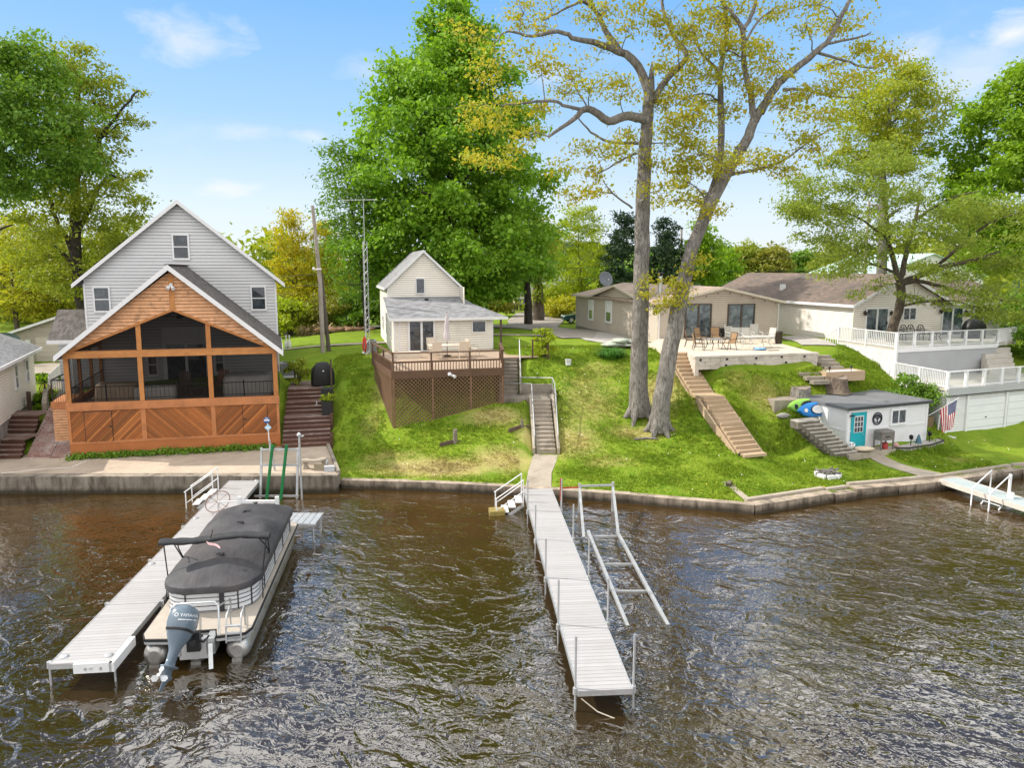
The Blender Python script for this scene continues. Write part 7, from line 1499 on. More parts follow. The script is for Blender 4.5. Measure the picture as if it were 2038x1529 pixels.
mb = MB(); P = [(.62*math.cos(R(a))*1.0, .5+.62*math.sin(R(a))-.35) for a in range(200, 345, 12)]; Q = [(.32*math.cos(R(a)), .5+.32*math.sin(R(a))-.35) for a in range(200, 345, 12)][::-1]; mb.prism(P+Q, .4, .48); part('seat', mb, MAT_CONC, stb)
for x in (-.38, .42): mb = MB(); mb.loft([[(x-.14, -.12, 0), (x+.14, -.12, 0), (x+.14, .1, 0), (x-.14, .1, 0)], [(x-.07, -.08, .2), (x+.07, -.08, .2), (x+.07, .06, .2), (x-.07, .06, .2)], [(x-.14, -.12, .4), (x+.14, -.12, .4), (x+.14, .1, .4), (x-.14, .1, .4)]], False); part('leg', mb, MAT_CONC, stb)
b0 = on(637, 934, .8); mb = MB(); mb.cbox((0,0,0), .5, .22, .22); solo('tan_block', mb, M('tan_stone', (.33,.28,.20), .9), 'tan stone block beside the curved bench', 'block', (b0[0], b0[1], .8), 5)
b0 = on(656, 938, .8); mb = MB(); mb.cbox((0,0,0), .46, .24, .24); solo('grey_block', mb, M('blue_grey_block', (.42,.44,.47), .9), 'pale blue grey block at the patio corner', 'block', (b0[0], b0[1], .8), 12)
b0 = on(648, 925, .8); mb = MB(); mb.lathe([(.12,0),(.14,.26),(.12,.27),(.11,.05)], (0,0,0), 14); solo('metal_bucket', mb, GALV, 'small dark bucket behind the grey block on the patio', 'bucket', (b0[0], b0[1], .8))
cl = []
for k in range(70): q = L_(.1+9.4*k/69, -.35-.25*math.sin(k*1.7)*.6, .85); cl.append((q[0], q[1], q[2]+.06, .3, .3, .17, 60))
V, F = leaf_cloud(cl, .11, .7, .6, .3); tag(put('ivy_bed', tri_mesh('ivy_bed', V, F, LF_DARK)), 'dark ivy strip along the foot of the cedar porch', 'ground cover', kind='stuff')
bush('potted_shrub', 'silver green shrub at the right wall of the cedar porch', (*L_(10.4, 5.6)[:2], 3.2), .75, 1.7, 14, LF_OLIVE, .13, 301, 130)
wo = thing('lawn_goose', 'pair of white goose ornaments on the lawn behind the porch', 'ornament', (*on(573, 683, 4.4)[:2], gz1(*on(573, 683, 4.4)[:2])))
for x in (-.12, .12): mb = MB(); mb.loft([[(x+r_*math.cos(a), r_*1.5*math.sin(a), z_) for a in [k*.7854 for k in range(8)]] for z_, r_ in ((0,.1),(.2,.16),(.45,.12),(.6,.05),(.85,.05),(.95,.07),(1.0,.02))], True); part('goose_body', mb, WHITE_P, wo)
# left lot
fnc = thing('garden_fence', 'white wire garden fence beside the path left of the porch', 'fence'); A0, A1 = Vector((-27.3, 40.6)), Vector((-31.6, 49.6)); mb = MB(); n = 46
for k in range(n+1):
    p = A0.lerp(A1, k/n); z = gz1(p.x, p.y)
    mb.tube([(p.x, p.y, z-.1), (p.x, p.y, z+.85+.12*math.sin(k*math.pi/2)**2)], .026, 5)
    if k < n: q = A0.lerp(A1, (k+1)/n); mb.tube([(p.x, p.y, z+.8), ((p.x+q.x)/2, (p.y+q.y)/2, z+.95), (q.x, q.y, gz1(q.x, q.y)+.8)], .02, 4); mb.tube([(p.x, p.y, z+.3), (q.x, q.y, gz1(q.x, q.y)+.3)], .012, 4)
part('wire_panel', mb, WHITE_P, fnc)
wp = Vector((-27.5, 40.9, gz1(-27.5, 40.9))); wh = thing('wheel_ornament', 'rusty round wheel ornament on the white garden fence', 'ornament', tuple(wp)); mb = MB(); mb.tube([(.33*math.cos(a), -.03, 1.15+.33*math.sin(a)) for a in [2*math.pi*k/24 for k in range(25)]], .03, 6, False); mb.tube([(.22*math.cos(a), -.03, 1.15+.22*math.sin(a)) for a in [2*math.pi*k/18 for k in range(19)]], .02, 6, False); mb.tube([(0,0,0), (0,0,.85)], .03, 6); part('rim', mb, M('rust', (.22,.08,.04), .8), wh); mb = MB(); mb.loft([[(r_*math.cos(a), -.05+r_*.5*math.sin(a), z_) for a in [k*.7854 for k in range(8)]] for z_, r_ in ((.98,.03),(1.05,.13),(1.2,.12),(1.35,.04),(1.42,.05),(1.47,.01))], True); part('duck_shape', mb, M('rust_dark', (.10,.045,.03), .8), wh)
hk = (-28.2, 44.5, gz1(-28.2, 44.5)); mb = MB(); mb.tube([(0,0,0), (0,0,1.9), (.08,0,2.05), (.25,0,2.1), (.4,0,2.0), (.42,0,1.85)], .018, 6); solo('plant_hook', mb, BLACK, 'black shepherd hook pole behind the white garden fence', 'hook', hk)
df = thing('wire_fence', 'dark wire fence at the left edge below the white cottage', 'fence'); mb = MB(); A0, A1 = Vector((-29.5, 36.4)), Vector((-27.0, 38.7))
for k in range(33):
    p = A0.lerp(A1, k/32); z = gz1(p.x, p.y)+.2; mb.tube([(p.x, p.y, z-.3), (p.x, p.y, z+.85)], .012, 4)
for h_ in (.1, .3, .5, .7, .85): mb.tube([(A0.x, A0.y, gz1(*A0)+.2+h_), (A1.x, A1.y, gz1(*A1)+.2+h_)], .01, 4)
part('wire_panel', mb, BLACK, df); mb = MB(); mb.cbox((A1.x, A1.y, gz1(*A1)-.2), .16, .16, 1.6); part('post', mb, DARKWOOD, df)
for i, (x, y, r_, h_, lb) in enumerate(((-27.9, 41.5, .7, .7, 'leafy green hosta clump beside the garden fence'), (-27.0, 39.4, .45, .5, 'low green plants near the white cottage corner'), (-30.2, 45.0, .8, .7, 'green flower bed plants beyond the wheel ornament'))): bush('garden_plant', lb, (x, y), r_, h_, 9, LF_BRIGHT, .22, 310+i, 60, 'plant')
gd = (-39.6, 54.6, 2.5); dsh = thing('satellite_dish', 'dark blue grey dish beside the beige garage', 'satellite dish', gd, 25); mb = MB(); mb.loft([[(r_*math.cos(a), -h_, 2.0+r_*.55*math.sin(a)) for a in [2*math.pi*k/20 for k in range(20)]] for r_, h_ in ((.02,0),(.6,.06),(1.05,.2),(1.1,.2),(.6,.02),(.02,-.04))], True); part('reflector', mb, M('dish_dark', (.09,.13,.15), .5), dsh); mb = MB(); mb.tube([(0,.05,-.2), (0,.05,2.0)], .05, 8); part('mast', mb, GALV, dsh)
for i, (x, c) in enumerate(((-39.0, 'dark wheeled rubbish bin left of the garage door'), (-38.4, 'second dark rubbish bin nearest the garage door'))):
    bn_ = thing('rubbish_bin', c, 'bin', (x-.4, 55.4, 2.45), 8, 'rubbish bins by the garage'); mb = MB(); mb.loft([[(-.27,-.27,.05),(.27,-.27,.05),(.27,.27,.05),(-.27,.27,.05)], [(-.33,-.33,1.0),(.33,-.33,1.0),(.33,.33,1.0),(-.33,.33,1.0)]], False); part('bin_body', mb, BLACK, bn_); mb = MB(); mb.loft([[(-.36,-.36,1.0),(.36,-.36,1.0),(.36,.36,1.0),(-.36,.36,1.0)], [(-.28,-.28,1.1),(.28,-.28,1.1),(.28,.28,1.1),(-.28,.28,1.1)]], False); part('lid', mb, BLACK, bn_)

# ------------------------------------------------------------------ furniture
def sling_chair(name, label, loc, yaw, frame, fab, group, arm=True, hb=1.02):
    r = thing(name, label, 'chair', loc, yaw, group)
    mb = MB(); mb.box(-.27,-.27,.4,.27,.24,.43); part('seat', mb, fab, r)
    mb = MB(); mb.loft([[(-.25,.22,.44), (.25,.22,.44), (.25,.25,.44), (-.25,.25,.44)], [(-.26,.36,hb), (.26,.36,hb), (.26,.39,hb), (-.26,.39,hb)]], False); part('backrest', mb, fab, r)
    mb = MB()
    for x in (-.29, .29):
        mb.tube([(x, .24, .42), (x, .38, hb+.03)], .02, 6)
        if arm: mb.tube([(x, -.28, .4), (x, -.26, .64), (x, .3, .66)], .022, 6)
    mb.tube([(-.29, .385, hb+.02), (.29, .385, hb+.02)], .02, 6); part('frame', mb, frame, r)
    for x in (-.28, .28):
        for y0, y1 in ((-.27, -.33), (.24, .34)): mb = MB(); mb.tube([(x, y0, .42), (x, y1, 0)], .02, 6); part('leg', mb, frame, r)
    return r
def table(name, label, loc, yaw, w, d, h, top, frame, splay=.0):
    r = thing(name, label, 'table', loc, yaw); mb = MB(); mb.box(-w/2,-d/2,h-.04,w/2,d/2,h); part('tabletop', mb, top, r)
    for x in (-1, 1):
        for y in (-1, 1): mb = MB(); mb.tube([(x*(w/2-.08), y*(d/2-.08), h-.04), (x*(w/2-.18-splay), y*(d/2-.12), h*.5), (x*(w/2-.05), y*(d/2-.05), 0)], .024, 6); part('leg', mb, frame, r)
    return r
BEIGE = M('beige_sling', (.60,.52,.42), .8, .08, 4, .1); BEIGEF = M('beige_frame', (.62,.55,.46), .45, .05); WICK = M('wicker_brown', (.30,.19,.10), .8, .3, 10, .5, 50); DKF = M('dark_frame', (.05,.035,.025), .5); GREYF = M('grey_frame', (.50,.48,.45), .45); GREYS = M('grey_sling', (.50,.48,.44), .8, .08, 5, .1)
# brown deck
dtx, dty = on(928, 707, 4.7)[:2]
table('patio_table', 'long beige dining table on the brown deck', (-3.9, 42.4, 4.7), 14, 2.3, 1.0, .74, BEIGE, BEIGEF)
for x, y, a, lb in ((-4.55, 41.4, 190, 'beige sling chair left front of the deck table'), (-2.9, 41.7, 178, 'beige sling chair right front of the deck table'), (-2.4, 42.9, 105, 'beige sling chair at the right end of the deck table'), (-4.9, 43.4, 10, 'beige sling chair behind the deck table near the door')): sling_chair('deck_chair', lb, (x, y, 4.7), a+14, BEIGEF, BEIGE, 'beige chairs on the brown deck')
um = thing('closed_umbrella', 'closed pale grey patio umbrella standing in the deck table', 'umbrella', (-3.95, 42.6, 4.7)); mb = MB(); mb.tube([(0,0,.02), (0,0,2.75)], .022, 8); part('pole', mb, DKF, um)
mb = MB(); mb.loft([[((r_*(1+.18*math.sin(a*8)))*math.cos(a)+.02*math.sin(z_*3), (r_*(1+.18*math.sin(a*8)))*math.sin(a), z_) for a in [2*math.pi*k/32 for k in range(32)]] for z_, r_ in ((.95,.07),(1.05,.15),(1.35,.17),(1.5,.11),(1.9,.13),(2.4,.08),(2.68,.03))], True); part('canopy', mb, M('umbrella_cloth', (.52,.48,.50), .85, .15, 4, .3), um); mb = MB(); mb.lathe([(.22,0),(.24,.05),(.05,.1)], (0,0,0), 14); part('base', mb, DKF, um)
mb = MB(); mb.box(-.7,-.2,.0,.7,.2,.38); bs = solo('deck_bench', mb, BEIGE, 'low tan storage bench beside the deck table', 'bench', (-6.2, 41.9, 4.7), 14)
# beige patio: brown set, pale set
ZP = 5.1
def PP(px, py): q = on(px, py, ZP); return (q[0], q[1], ZP)
table('fire_table', 'low dark table between the brown wicker chairs', PP(1424, 694), 20, 1.1, .8, .62, M('table_grey', (.22,.21,.20), .5), DKF)
for px, py, a, lb in ((1374, 690, 60, 'brown wicker chair at the left end of the patio set'), (1390, 697, 75, 'brown wicker chair left of the low patio table'), (1394, 684, 25, 'brown wicker chair behind the low table by the left door'), (1424, 683, -15, 'brown wicker chair behind the low patio table'), (1451, 696, -80, 'brown wicker chair right of the low patio table')): sling_chair('wicker_chair', lb, PP(px, py), a+10, DKF, WICK, 'brown wicker chairs on the patio')
for px, py, a, lb in ((1455, 681, 10, 'pale grey sling chair at the left of the back row'), (1467, 684, -5, 'pale grey sling chair second in the back row'), (1485, 684, -10, 'pale grey sling chair facing the pale table'), (1505, 680, 0, 'pale high-backed sling chair against the right glass door'), (1529, 684, -75, 'pale grey sling chair at the right end of the patio'), (1452, 674, 60, 'white slatted chair folded beside the right glass door')): sling_chair('sling_chair', lb, PP(px, py), a+8, GREYF, GREYS, 'pale sling chairs on the patio', hb=1.12 if 'high' in lb else 1.0)
table('patio_table', 'pale glass table with curved legs on the beige patio', PP(1506, 692), 12, 1.7, 1.0, .72, GREYS, GREYF, .12)
b0 = PP(1433, 671); mb = MB(); mb.lathe([(.3,0),(.34,.5),(.36,.62),(.3,.66)], (0,0,0), 16); solo('dark_tub', mb, BLACK, 'black round tub between the two patio doors', 'tub', b0)
b0 = PP(1549, 684); mb = MB(); mb.lathe([(.22,0),(.25,.7),(.27,.72),(.27,.8),(.2,.84)], (0,0,0), 14); solo('slim_bin', mb, DKF, 'dark slim bin at the right front corner of the beige house', 'bin', b0)
b0 = PP(1512, 697); mb = MB(); mb.blob((0,0,.08), (.42,.3,.1), 3, .15, 16, 8, .6); solo('folded_float', mb, M('blue_float', (.20,.36,.62), .5, .3, 6), 'crumpled blue and white float lying on the patio', 'float', b0)
b0 = PP(1540, 698); mb = MB(); mb.cbox((0,0,0), .7, .16, .03, .2); solo('paddle_board', mb, DKF, 'dark flat strip lying on the patio near the float', 'strip', b0)
lp_ = (7.1, 45.7, gz1(7.1, 45.7)+.05); pl_ = thing('tarp_pile', 'pile of pale green tarpaulin over timber left of the straight trunk', 'pile', lp_, 12)
for k, (x, y, z, sx, sy) in enumerate(((-.5,0,.15,.75,.5), (.2,.1,.3,.8,.5), (.5,-.1,.12,.6,.5), (-.1,-.1,.42,.6,.4))): mb = MB(); mb.blob((x,y,z), (sx,sy,.16), k+5, .22, 16, 8, .7); part('tarpaulin', mb, M('pale_tarp', (.42,.46,.38), .7, .25, 3, .5, 6), pl_)
mb = MB(); mb.bar((-.2,-.6,.1), (1.3,-.45,.12), .35, .06); mb.bar((.3,-.4,.3), (1.25,-.3,.3), .3, .06); part('dark_board', mb, DKF, pl_)
hs = thing('day_lily', 'arching strap leaved lily clump left of the straight trunk', 'plant', (6.15, 43.2, gz1(6.15, 43.2)-.02)); rr = random.Random(9); V = []; Fq = []
for k in range(420):
    a = rr.uniform(0, 6.28); q = rr.uniform(0, .55); x, y = q*math.cos(a)*1.3, q*math.sin(a); L = rr.uniform(.5, .85); d = (math.cos(a)+rr.gauss(0,.3), math.sin(a)+rr.gauss(0,.3)); b = len(V); w = .022; nx, ny = -d[1]*w, d[0]*w
    for t_, hh in ((0,0),(.35,.62),(.7,.75),(1,.45)): V += [(x+d[0]*L*t_*.7-nx*(1-t_*.8), y+d[1]*L*t_*.7-ny*(1-t_*.8), hh*L), (x+d[0]*L*t_*.7+nx*(1-t_*.8), y+d[1]*L*t_*.7+ny*(1-t_*.8), hh*L)]
    Fq += [(b+2*i, b+2*i+1, b+2*i+3, b+2*i+2) for i in range(3)]
put('leaves', tri_mesh('leaves', np.array(V), np.array(Fq), leafmat('lily_leaf', (.03,.12,.015), (.05,.17,.02), (.10,.24,.03), .3)), hs)
bush('sapling_bush', 'light green sapling bush by the deck side rail', (2.0, 42.9), .75, 2.3, 16, LF_LIME, .16, 320, 80)
b0 = on(1131, 722, 4.4); b0 = (b0[0], b0[1], gz1(b0[0], b0[1])); mb = MB(); mb.lathe([(.16,0),(.19,.34),(.2,.35),(.17,.33)], (0,0,0), 16); solo('white_bucket', mb, WHITE, 'white plastic bucket standing on the upper lawn', 'bucket', b0)
for i, (x, y, z, lb) in enumerate(((-2.9, 34.9, 1.0, 'old timber stakes with short post on the lawn below the deck'), (.5, 35.8, 1.5, 'small timber edging with stake left of the concrete stairs'))):
    g0 = gz1(x, y); tk = thing('timber_stake', lb, 'post', (x, y, g0-.05), 15*i); mb = MB(); mb.tube([(0,0,-.2), (.02,0,.75-.25*i)], .11-.04*i, 10); part('post', mb, M('grey_wood', (.20,.17,.14), .9, .3), tk); mb = MB(); mb.bar((-.75,-.25,.02), (.1,.05,.16), .08, .18); mb.bar((.15,.1,.12), (1.1+.1*i,.2,.05), .07, .1); part('edging_board', mb, DARKWOOD, tk)
mb = MB(); mb.tube([(-.55,0,.06), (.1,.1,.1), (.7,-.05,.08)], [.05,.06,.04], 7); g0 = on(1283, 873, 1.3); solo('fallen_branch', mb, BK_GREY, 'fallen grey branch lying left of the leaning trunk base', 'branch', (g0[0], g0[1], gz1(g0[0], g0[1])))
g0 = on(1497, 832, 2.0); mb = MB(); mb.blob((0,0,.06), (.42,.25,.16), 12, .2, 14, 8, .5); solo('boulder', mb, BLOCKM, 'flat grey stone on the bank right of the timber stairs', 'stone', (15.0*.97, 36.9, gz1(14.5, 36.9)))
# ------------------------------------------------------------------ right lot things
STW = barkmat('stump_wood', (.10,.075,.055), (.25,.20,.16))
def stump(label, x, y, r, h, mat, seed):
    z0 = gz1(x, y)-.15; s = thing('tree_stump', label, 'stump', (x, y, z0)); rr = random.Random(seed); ph = [rr.uniform(0, 6) for _ in range(4)]; rings = []
    for z, k in ((0,1.45),(.12*h,1.2),(.4*h,1.05),(.8*h,.98),(h,.95)): rings.append([(r*k*(1+.09*math.sin(3*a+ph[0])+.06*math.sin(7*a+ph[1])+.03*math.sin(13*a+ph[2]))*math.cos(a), r*k*(1+.09*math.sin(3*a+ph[0])+.06*math.sin(7*a+ph[1]))*math.sin(a), z+(.05*math.sin(2*a+ph[3]) if z == h else 0)) for a in [2*math.pi*i/30 for i in range(30)]])
    mb = MB(); mb.loft(rings, True, True, False); part('bark', mb, mat, s); mb = MB(); mb.face([(p[0]*.97, p[1]*.97, p[2]-.02) for p in rings[-1]]); mb.loft([[(p[0], p[1], p[2]+.012) for p in rings[-1]], [(p[0]*.85, p[1]*.85, p[2]+.0) for p in rings[-1]]], True, True, False); part('cut_top', mb, M('cut_wood', (.24,.20,.17), .95, .35, 6, .5), s); return s
stump('tall grey weathered tree stump above the kayaks', 15.95, 38.3, .52, 1.25, BK_GREY, 1); stump('short brown rotting tree stump behind the shed roof', 18.35, 39.3, .62, .85, STW, 2)
mb = MB(); mb.cbox((0,0,-.3), 1.9, 1.0, 1.0); solo('concrete_slab_block', mb, MAT_CONCD, 'grey concrete slab block beside the kayaks', 'block', (14.95, 37.9, gz1(14.95, 37.9)-.15), 12)
for k in range(3): pass
mb = MB()
for k in range(3): mb.cbox((.0+k*.22, -.0-k*.4, .3-k*.17), 1.3, .42, .2, .2)
solo('upper_stone_steps', mb, MAT_CONCD, 'three dark stone steps between the two tree stumps', 'steps', (17.0, 39.9, gz1(17.0, 39.6)-.2))
def kayak(label, loc, yaw, mat, roll, seed, trim):
    k_ = thing('kayak', label, 'kayak', loc, yaw, 'kayaks leaning against the shed'); n = 17; rings = []
    for i in range(n):
        t_ = i/(n-1); y = (t_-.5)*2.6; w = .38*math.sin(math.pi*min(1, max(0, t_)))**.6+.015; up_ = .30*abs(2*t_-1)**2.4; rings.append([(w*math.copysign(abs(math.cos(a))**.8, math.cos(a)), y, up_+.17*math.sin(a)*(1 if math.sin(a) < 0 else .75)) for a in [2*math.pi*j/16 for j in range(16)]])
    mb = MB(); mb.loft(rings, True)
    for q in range(len(mb.v)):
        x, y, z = mb.v[q]; c_, s_ = math.cos(R(roll)), math.sin(R(roll)); mb.v[q] = (x*c_-z*s_, y, x*s_+z*c_)
    part('hull', mb, mat, k_); mb = MB(); c_, s_ = math.cos(R(roll)), math.sin(R(roll))
    for y0, rx, ry in ((-.75, .13, .14), (.15, .26, .5)):
        out = []; inn = []
        for j in range(20):
            a = 2*math.pi*j/20; x, y, z = rx*math.cos(a), y0+ry*math.sin(a), .16+.3*abs(y0/1.45)**2.4; out.append((x*c_-z*s_, y, x*s_+z*c_)); x *= .86; yy_ = y0+(y-y0)*.86; inn.append((x*c_-(z+.02)*s_, yy_, x*s_+(z+.02)*c_))
        mb.loft([out, inn], False, True, False); mb.cur = 1; mb.face(inn); mb.cur = 0
    part('cockpit_rim', mb, [BLACK, trim], k_); return k_
KZ = 2.55
kayak('lime green kayak, outermost of the two beside the shed', (15.75, 37.3, KZ+.12), -68, M('kayak_lime', (.30,.60,.08), .35, .12, 1.5, .03), -74, 1, BLACK); kayak('bright blue kayak leaning on the shed wall', (16.05, 36.75, KZ+.02), -68, M('kayak_blue', (.02,.22,.62), .35, .12, 1.5, .03), -74, 2, WHITE)
def SP(x, y, z=DZ): return local(DO, DY, x, y, z)
mb = MB(); mb.prism([SP(-.7,-.9)[:2], SP(2.6,-.75)[:2], SP(2.7,-.05)[:2], SP(-.5,-.02)[:2]], .5, .80); setting('doorstep_slab', mb, MAT_CONC)
sm = thing('smoker_grill', 'weathered grey box grill on legs beside the turquoise door', 'grill', SP(1.95, -.55, .8), DY); RUSTG = M('rusty_grey', (.17,.16,.145), .75, .3, 5, .3, 20, dirt=(.16,.07,.04), dirtamt=.6)
mb = MB(); mb.box(-.45,-.25,.5,.45,.25,.92); part('firebox', mb, RUSTG, sm); mb = MB(); mb.loft([[(-.47,-.27,.92),(.47,-.27,.92),(.47,.27,.92),(-.47,.27,.92)], [(-.4,-.2,1.0),(.4,-.2,1.0),(.4,.2,1.0),(-.4,.2,1.0)]], False); part('lid', mb, RUSTG, sm); mb = MB(); mb.lathe([(.08,0),(.08,.03)], (0,0,0), 12); mb.bar((-.12,-.27,.7), (.12,-.27,.7), .04, .04); part('gauge', mb, BLACK, sm)
for x in (-.41, .41):
    for y in (-.22, .22): mb = MB(); mb.box(x-.03,y-.03,0,x+.03,y+.03,.5); part('leg', mb, RUSTG, sm)
mb = MB(); mb.lathe([(.14,0),(.16,.3),(.13,.32)], (0,0,0), 12); solo('red_bucket', mb, M('red_plastic', (.35,.03,.025), .5), 'dark red bucket under the weathered box grill', 'bucket', SP(2.05, -.55, .8))
orn = thing('lawn_ornament', 'tan and white animal shaped ornament lying by the shed door', 'ornament', SP(.3, -.55, .8), DY-25); mb = MB(); mb.blob((.25,0,.16), (.55,.2,.14), 4, .08, 16, 8, .7); part('body', mb, M('ornament_tan', (.60,.50,.38), .7, .15, 5), orn); mb = MB(); mb.blob((-.38,.05,.34), (.2,.15,.15), 6, .06); part('head', mb, WHITE_P, orn); mb = MB(); mb.blob((-.47,-.06,.4), (.04,.03,.04), 1, 0, 8, 6); mb.blob((-.34,-.08,.42), (.04,.03,.04), 1, 0, 8, 6); part('eye', mb, BLACK, orn)
gb_ = thing('gravel_bed', 'pale gravel flower bed along the right front of the shed', 'flower bed'); P = [SP(2.7,-.04)[:2], SP(2.6,-.5)[:2], SP(3.4,-.85)[:2], SP(5.2,-.75)[:2], SP(6.6,-.35)[:2], SP(6.7,.3)[:2], SP(5.7,.3)[:2], SP(5.68,-.04)[:2]]; mb = MB(); mb.prism(P, .5, .79); part('gravel', mb, MAT_GRAVEL, gb_); mb = MB()
for a, b in zip(P[1:7], P[2:7]): mb.bar((*a, .78), (*b, .78), .06, .08)
part('edging', mb, M('dark_edging', (.06,.055,.05), .8), gb_)
for x, y, lb in ((3.95,-.5,'black garden path light left in the shed gravel bed'), (5.55,-.3,'black garden path light right in the shed gravel bed')):
    l_ = thing('path_lantern', lb, 'garden light', SP(x, y, .79), 0, 'path lights in the gravel bed'); mb = MB(); mb.tube([(0,0,0),(0,0,.35)], .025, 6); part('stake', mb, BLACK, l_); mb = MB(); mb.lathe([(.06,.33),(.1,.36),(.09,.48),(.13,.5),(.02,.58)], (0,0,0), 10); part('lamp_head', mb, BLACK, l_)
mb = MB(); mb.lathe([(.17,0),(.12,.2),(.05,.42),(.01,.5)], (0,0,0), 12); solo('gnome_cone', mb, M('slate_blue', (.06,.14,.18), .6), 'blue grey cone ornament between the shed path lights', 'ornament', SP(4.75, -.3, .79))
mb = MB(); mb.blob((0,0,.1), (.16,.12,.12), 3, .1); solo('pink_shell', mb, M('pink_stone', (.58,.32,.30), .7), 'small pink stone ornament at the left of the gravel bed', 'ornament', SP(2.95, -.45, .79))
fpx = on(1648, 938, .6); fz = gz1(fpx[0], fpx[1]); fpit = thing('fire_pit', 'fire ring of white blocks with charred wood on the lawn', 'fire pit', (fpx[0], fpx[1], fz-.02), 10); rr = random.Random(3)
for k in range(7): a = k*.9; mb = MB(); mb.cbox((.5*math.cos(a), .42*math.sin(a), 0), .34, .2, .2, a+1.57); part('ring_block', mb, WHITE_P, fpit)
for k in range(7): a = rr.uniform(0, 3.14); mb = MB(); x, y = rr.uniform(-.2,.2), rr.uniform(-.15,.15); mb.tube([(x-.4*math.cos(a), y-.4*math.sin(a), .16+rr.uniform(0,.1)), (x+.42*math.cos(a), y+.42*math.sin(a), .24+rr.uniform(0,.14))], [.06,.045], 7); part('log', mb, BK_GREY, fpit)
cbk = on(1451, 966, .5); cb_ = thing('cinder_block', 'pale cinder block lying on the lawn by the seawall', 'block', (cbk[0], cbk[1], gz1(cbk[0], cbk[1])), 60); mb = MB(); mb.box(-.2,-.1,0,.2,.1,.2); part('block_body', mb, WALLP, cb_)
for k in range(3): mb = MB(); x = -.13+k*.13; mb.box(x-.045,-.103,.04,x+.045,-.1,.16); part('block_hole', mb, BLACK, cb_)
# flag on the shed corner
fg = thing('flag', 'stars and stripes flag on an angled pole at the shed corner', 'flag', SP(SW+.02, -.02, 2.15), 0); mb = MB(); pA, pB = Vector((0,0,0)), Vector((1.2, -.55, 1.05)); mb.tube([tuple(pA), tuple(pB)], .018, 7); mb.lathe([(.02,0),(.03,.03),(.01,.06)], tuple(pB), 8); part('flag_pole', mb, WHITE_P, fg)
d = (pB-pA).normalized(); RED = M('flag_red', (.48,.02,.035), .8); WHT = M('flag_white', (.78,.77,.75), .8); NAVY = M('flag_navy', (.02,.035,.16), .8); NS, NL = 13, 14; cl_ = MB(); cl_.smooth = True
def fpnt(u, w):      # u along the fly (hanging down), w along the hoist from the pole tip
    p = pB-d*(.06+w*.95); drop = 1.55*u; fold = .07*math.sin(w*9+u*2.0)*(u**.6); return (p.x-.30*u*w*0+fold*.4+.05*u+(.45-w)*-.30*u, p.y+fold, p.z-drop+(w*.25*u)+.0)
for i in range(NS):
    for k in range(NL):
        u0, u1, w0, w1 = k/NL, (k+1)/NL, i/NS, (i+1)/NS; canton = i < 7 and k < 6; cl_.cur = 2 if canton else (0 if i % 2 == 0 else 1); cl_.add([fpnt(u0,w0), fpnt(u1,w0), fpnt(u1,w1), fpnt(u0,w1)], [(0,1,2,3)], True)
cth = part('cloth', cl_, [RED, WHT, NAVY], fg); mb = MB()
for r_ in range(9):
    for c_ in range(6 if r_ % 2 == 0 else 5):
        w = (r_+.6)/9.4*7/13; u = (c_+(.5 if r_ % 2 == 0 else 1.0))/6*6/14
        for sgn_ in (-1, 1):
            c0_ = Vector(fpnt(u, w)); a_ = Vector(fpnt(u+.02, w))-c0_; b_ = Vector(fpnt(u, w+.02))-c0_; a_.normalize(); b_.normalize(); nn = a_.cross(b_).normalized()*.006*sgn_
            mb.face([tuple(c0_+nn+(a_*math.cos(q*math.pi/5+.3)+b_*math.sin(q*math.pi/5+.3))*(.028 if q % 2 == 0 else .012)) for q in range(10)])
part('stars', mb, WHT, cth)
mb = MB(); mb.tube([(0,0,0),(.05,0,1.2)], .05, 8); mb.bar((.1,-.1,.1), (.75,-.5,.0), .1, .08); solo('downpipe_splash', mb, WHITE_P, 'white pipe and splash board at the left foot of the boathouse', 'pipe', (23.8, 38.5, .72))
mb = MB(); mb.box(-.8,-.1,-.3,.35,.1,1.1); solo('timber_retainer', mb, M('brown_timber', (.20,.14,.08), .9, .25), 'brown timber retaining wall between the shed and boathouse', 'wall', (23.25, 38.6, .7), 16)
# furniture on the upper right deck
IRON = M('black_iron', (.02,.022,.024), .5)
def iron_chair(label, loc, yaw, w, arches):
    r = thing('iron_chair' if w < 1 else 'iron_bench', label, 'chair' if w < 1 else 'bench', loc, yaw, 'black iron seats on the upper deck'); mb = MB(); mb.box(-w/2,-.25,.42,w/2,.22,.45); part('seat', mb, IRON, r); mb = MB()
    for k in range(arches):
        x0 = -w/2+w*k/arches; x1 = x0+w/arches; xm = (x0+x1)/2; mb.tube([(x0,.22,.44),(x0+.02,.28,.8),(xm-(x1-x0)*.25,.3,.98),(xm,.3,1.02),(xm+(x1-x0)*.25,.3,.98),(x1-.02,.28,.8),(x1,.22,.44)], .028, 6)
        for a in (-.28, 0, .28): mb.tube([(xm+a*(x1-x0),.24,.45),(xm+a*(x1-x0)*.6,.27,.7),(xm+a*(x1-x0),.295,.95)], .022, 5)
        mb.tube([(x0+.05,.28,.7),(xm,.285,.78),(x1-.05,.28,.7)], .022, 5)
    part('backrest', mb, IRON, r)
    for x in (-w/2+.03, w/2-.03):
        mb = MB(); mb.tube([(x,.25,.68),(x,-.22,.66),(x,-.28,.5)], .022, 6); part('armrest', mb, IRON, r)
        for y in (-.22,.2): mb = MB(); mb.tube([(x,y,.43),(x,y*1.3,0)], .022, 6); part('leg', mb, IRON, r)
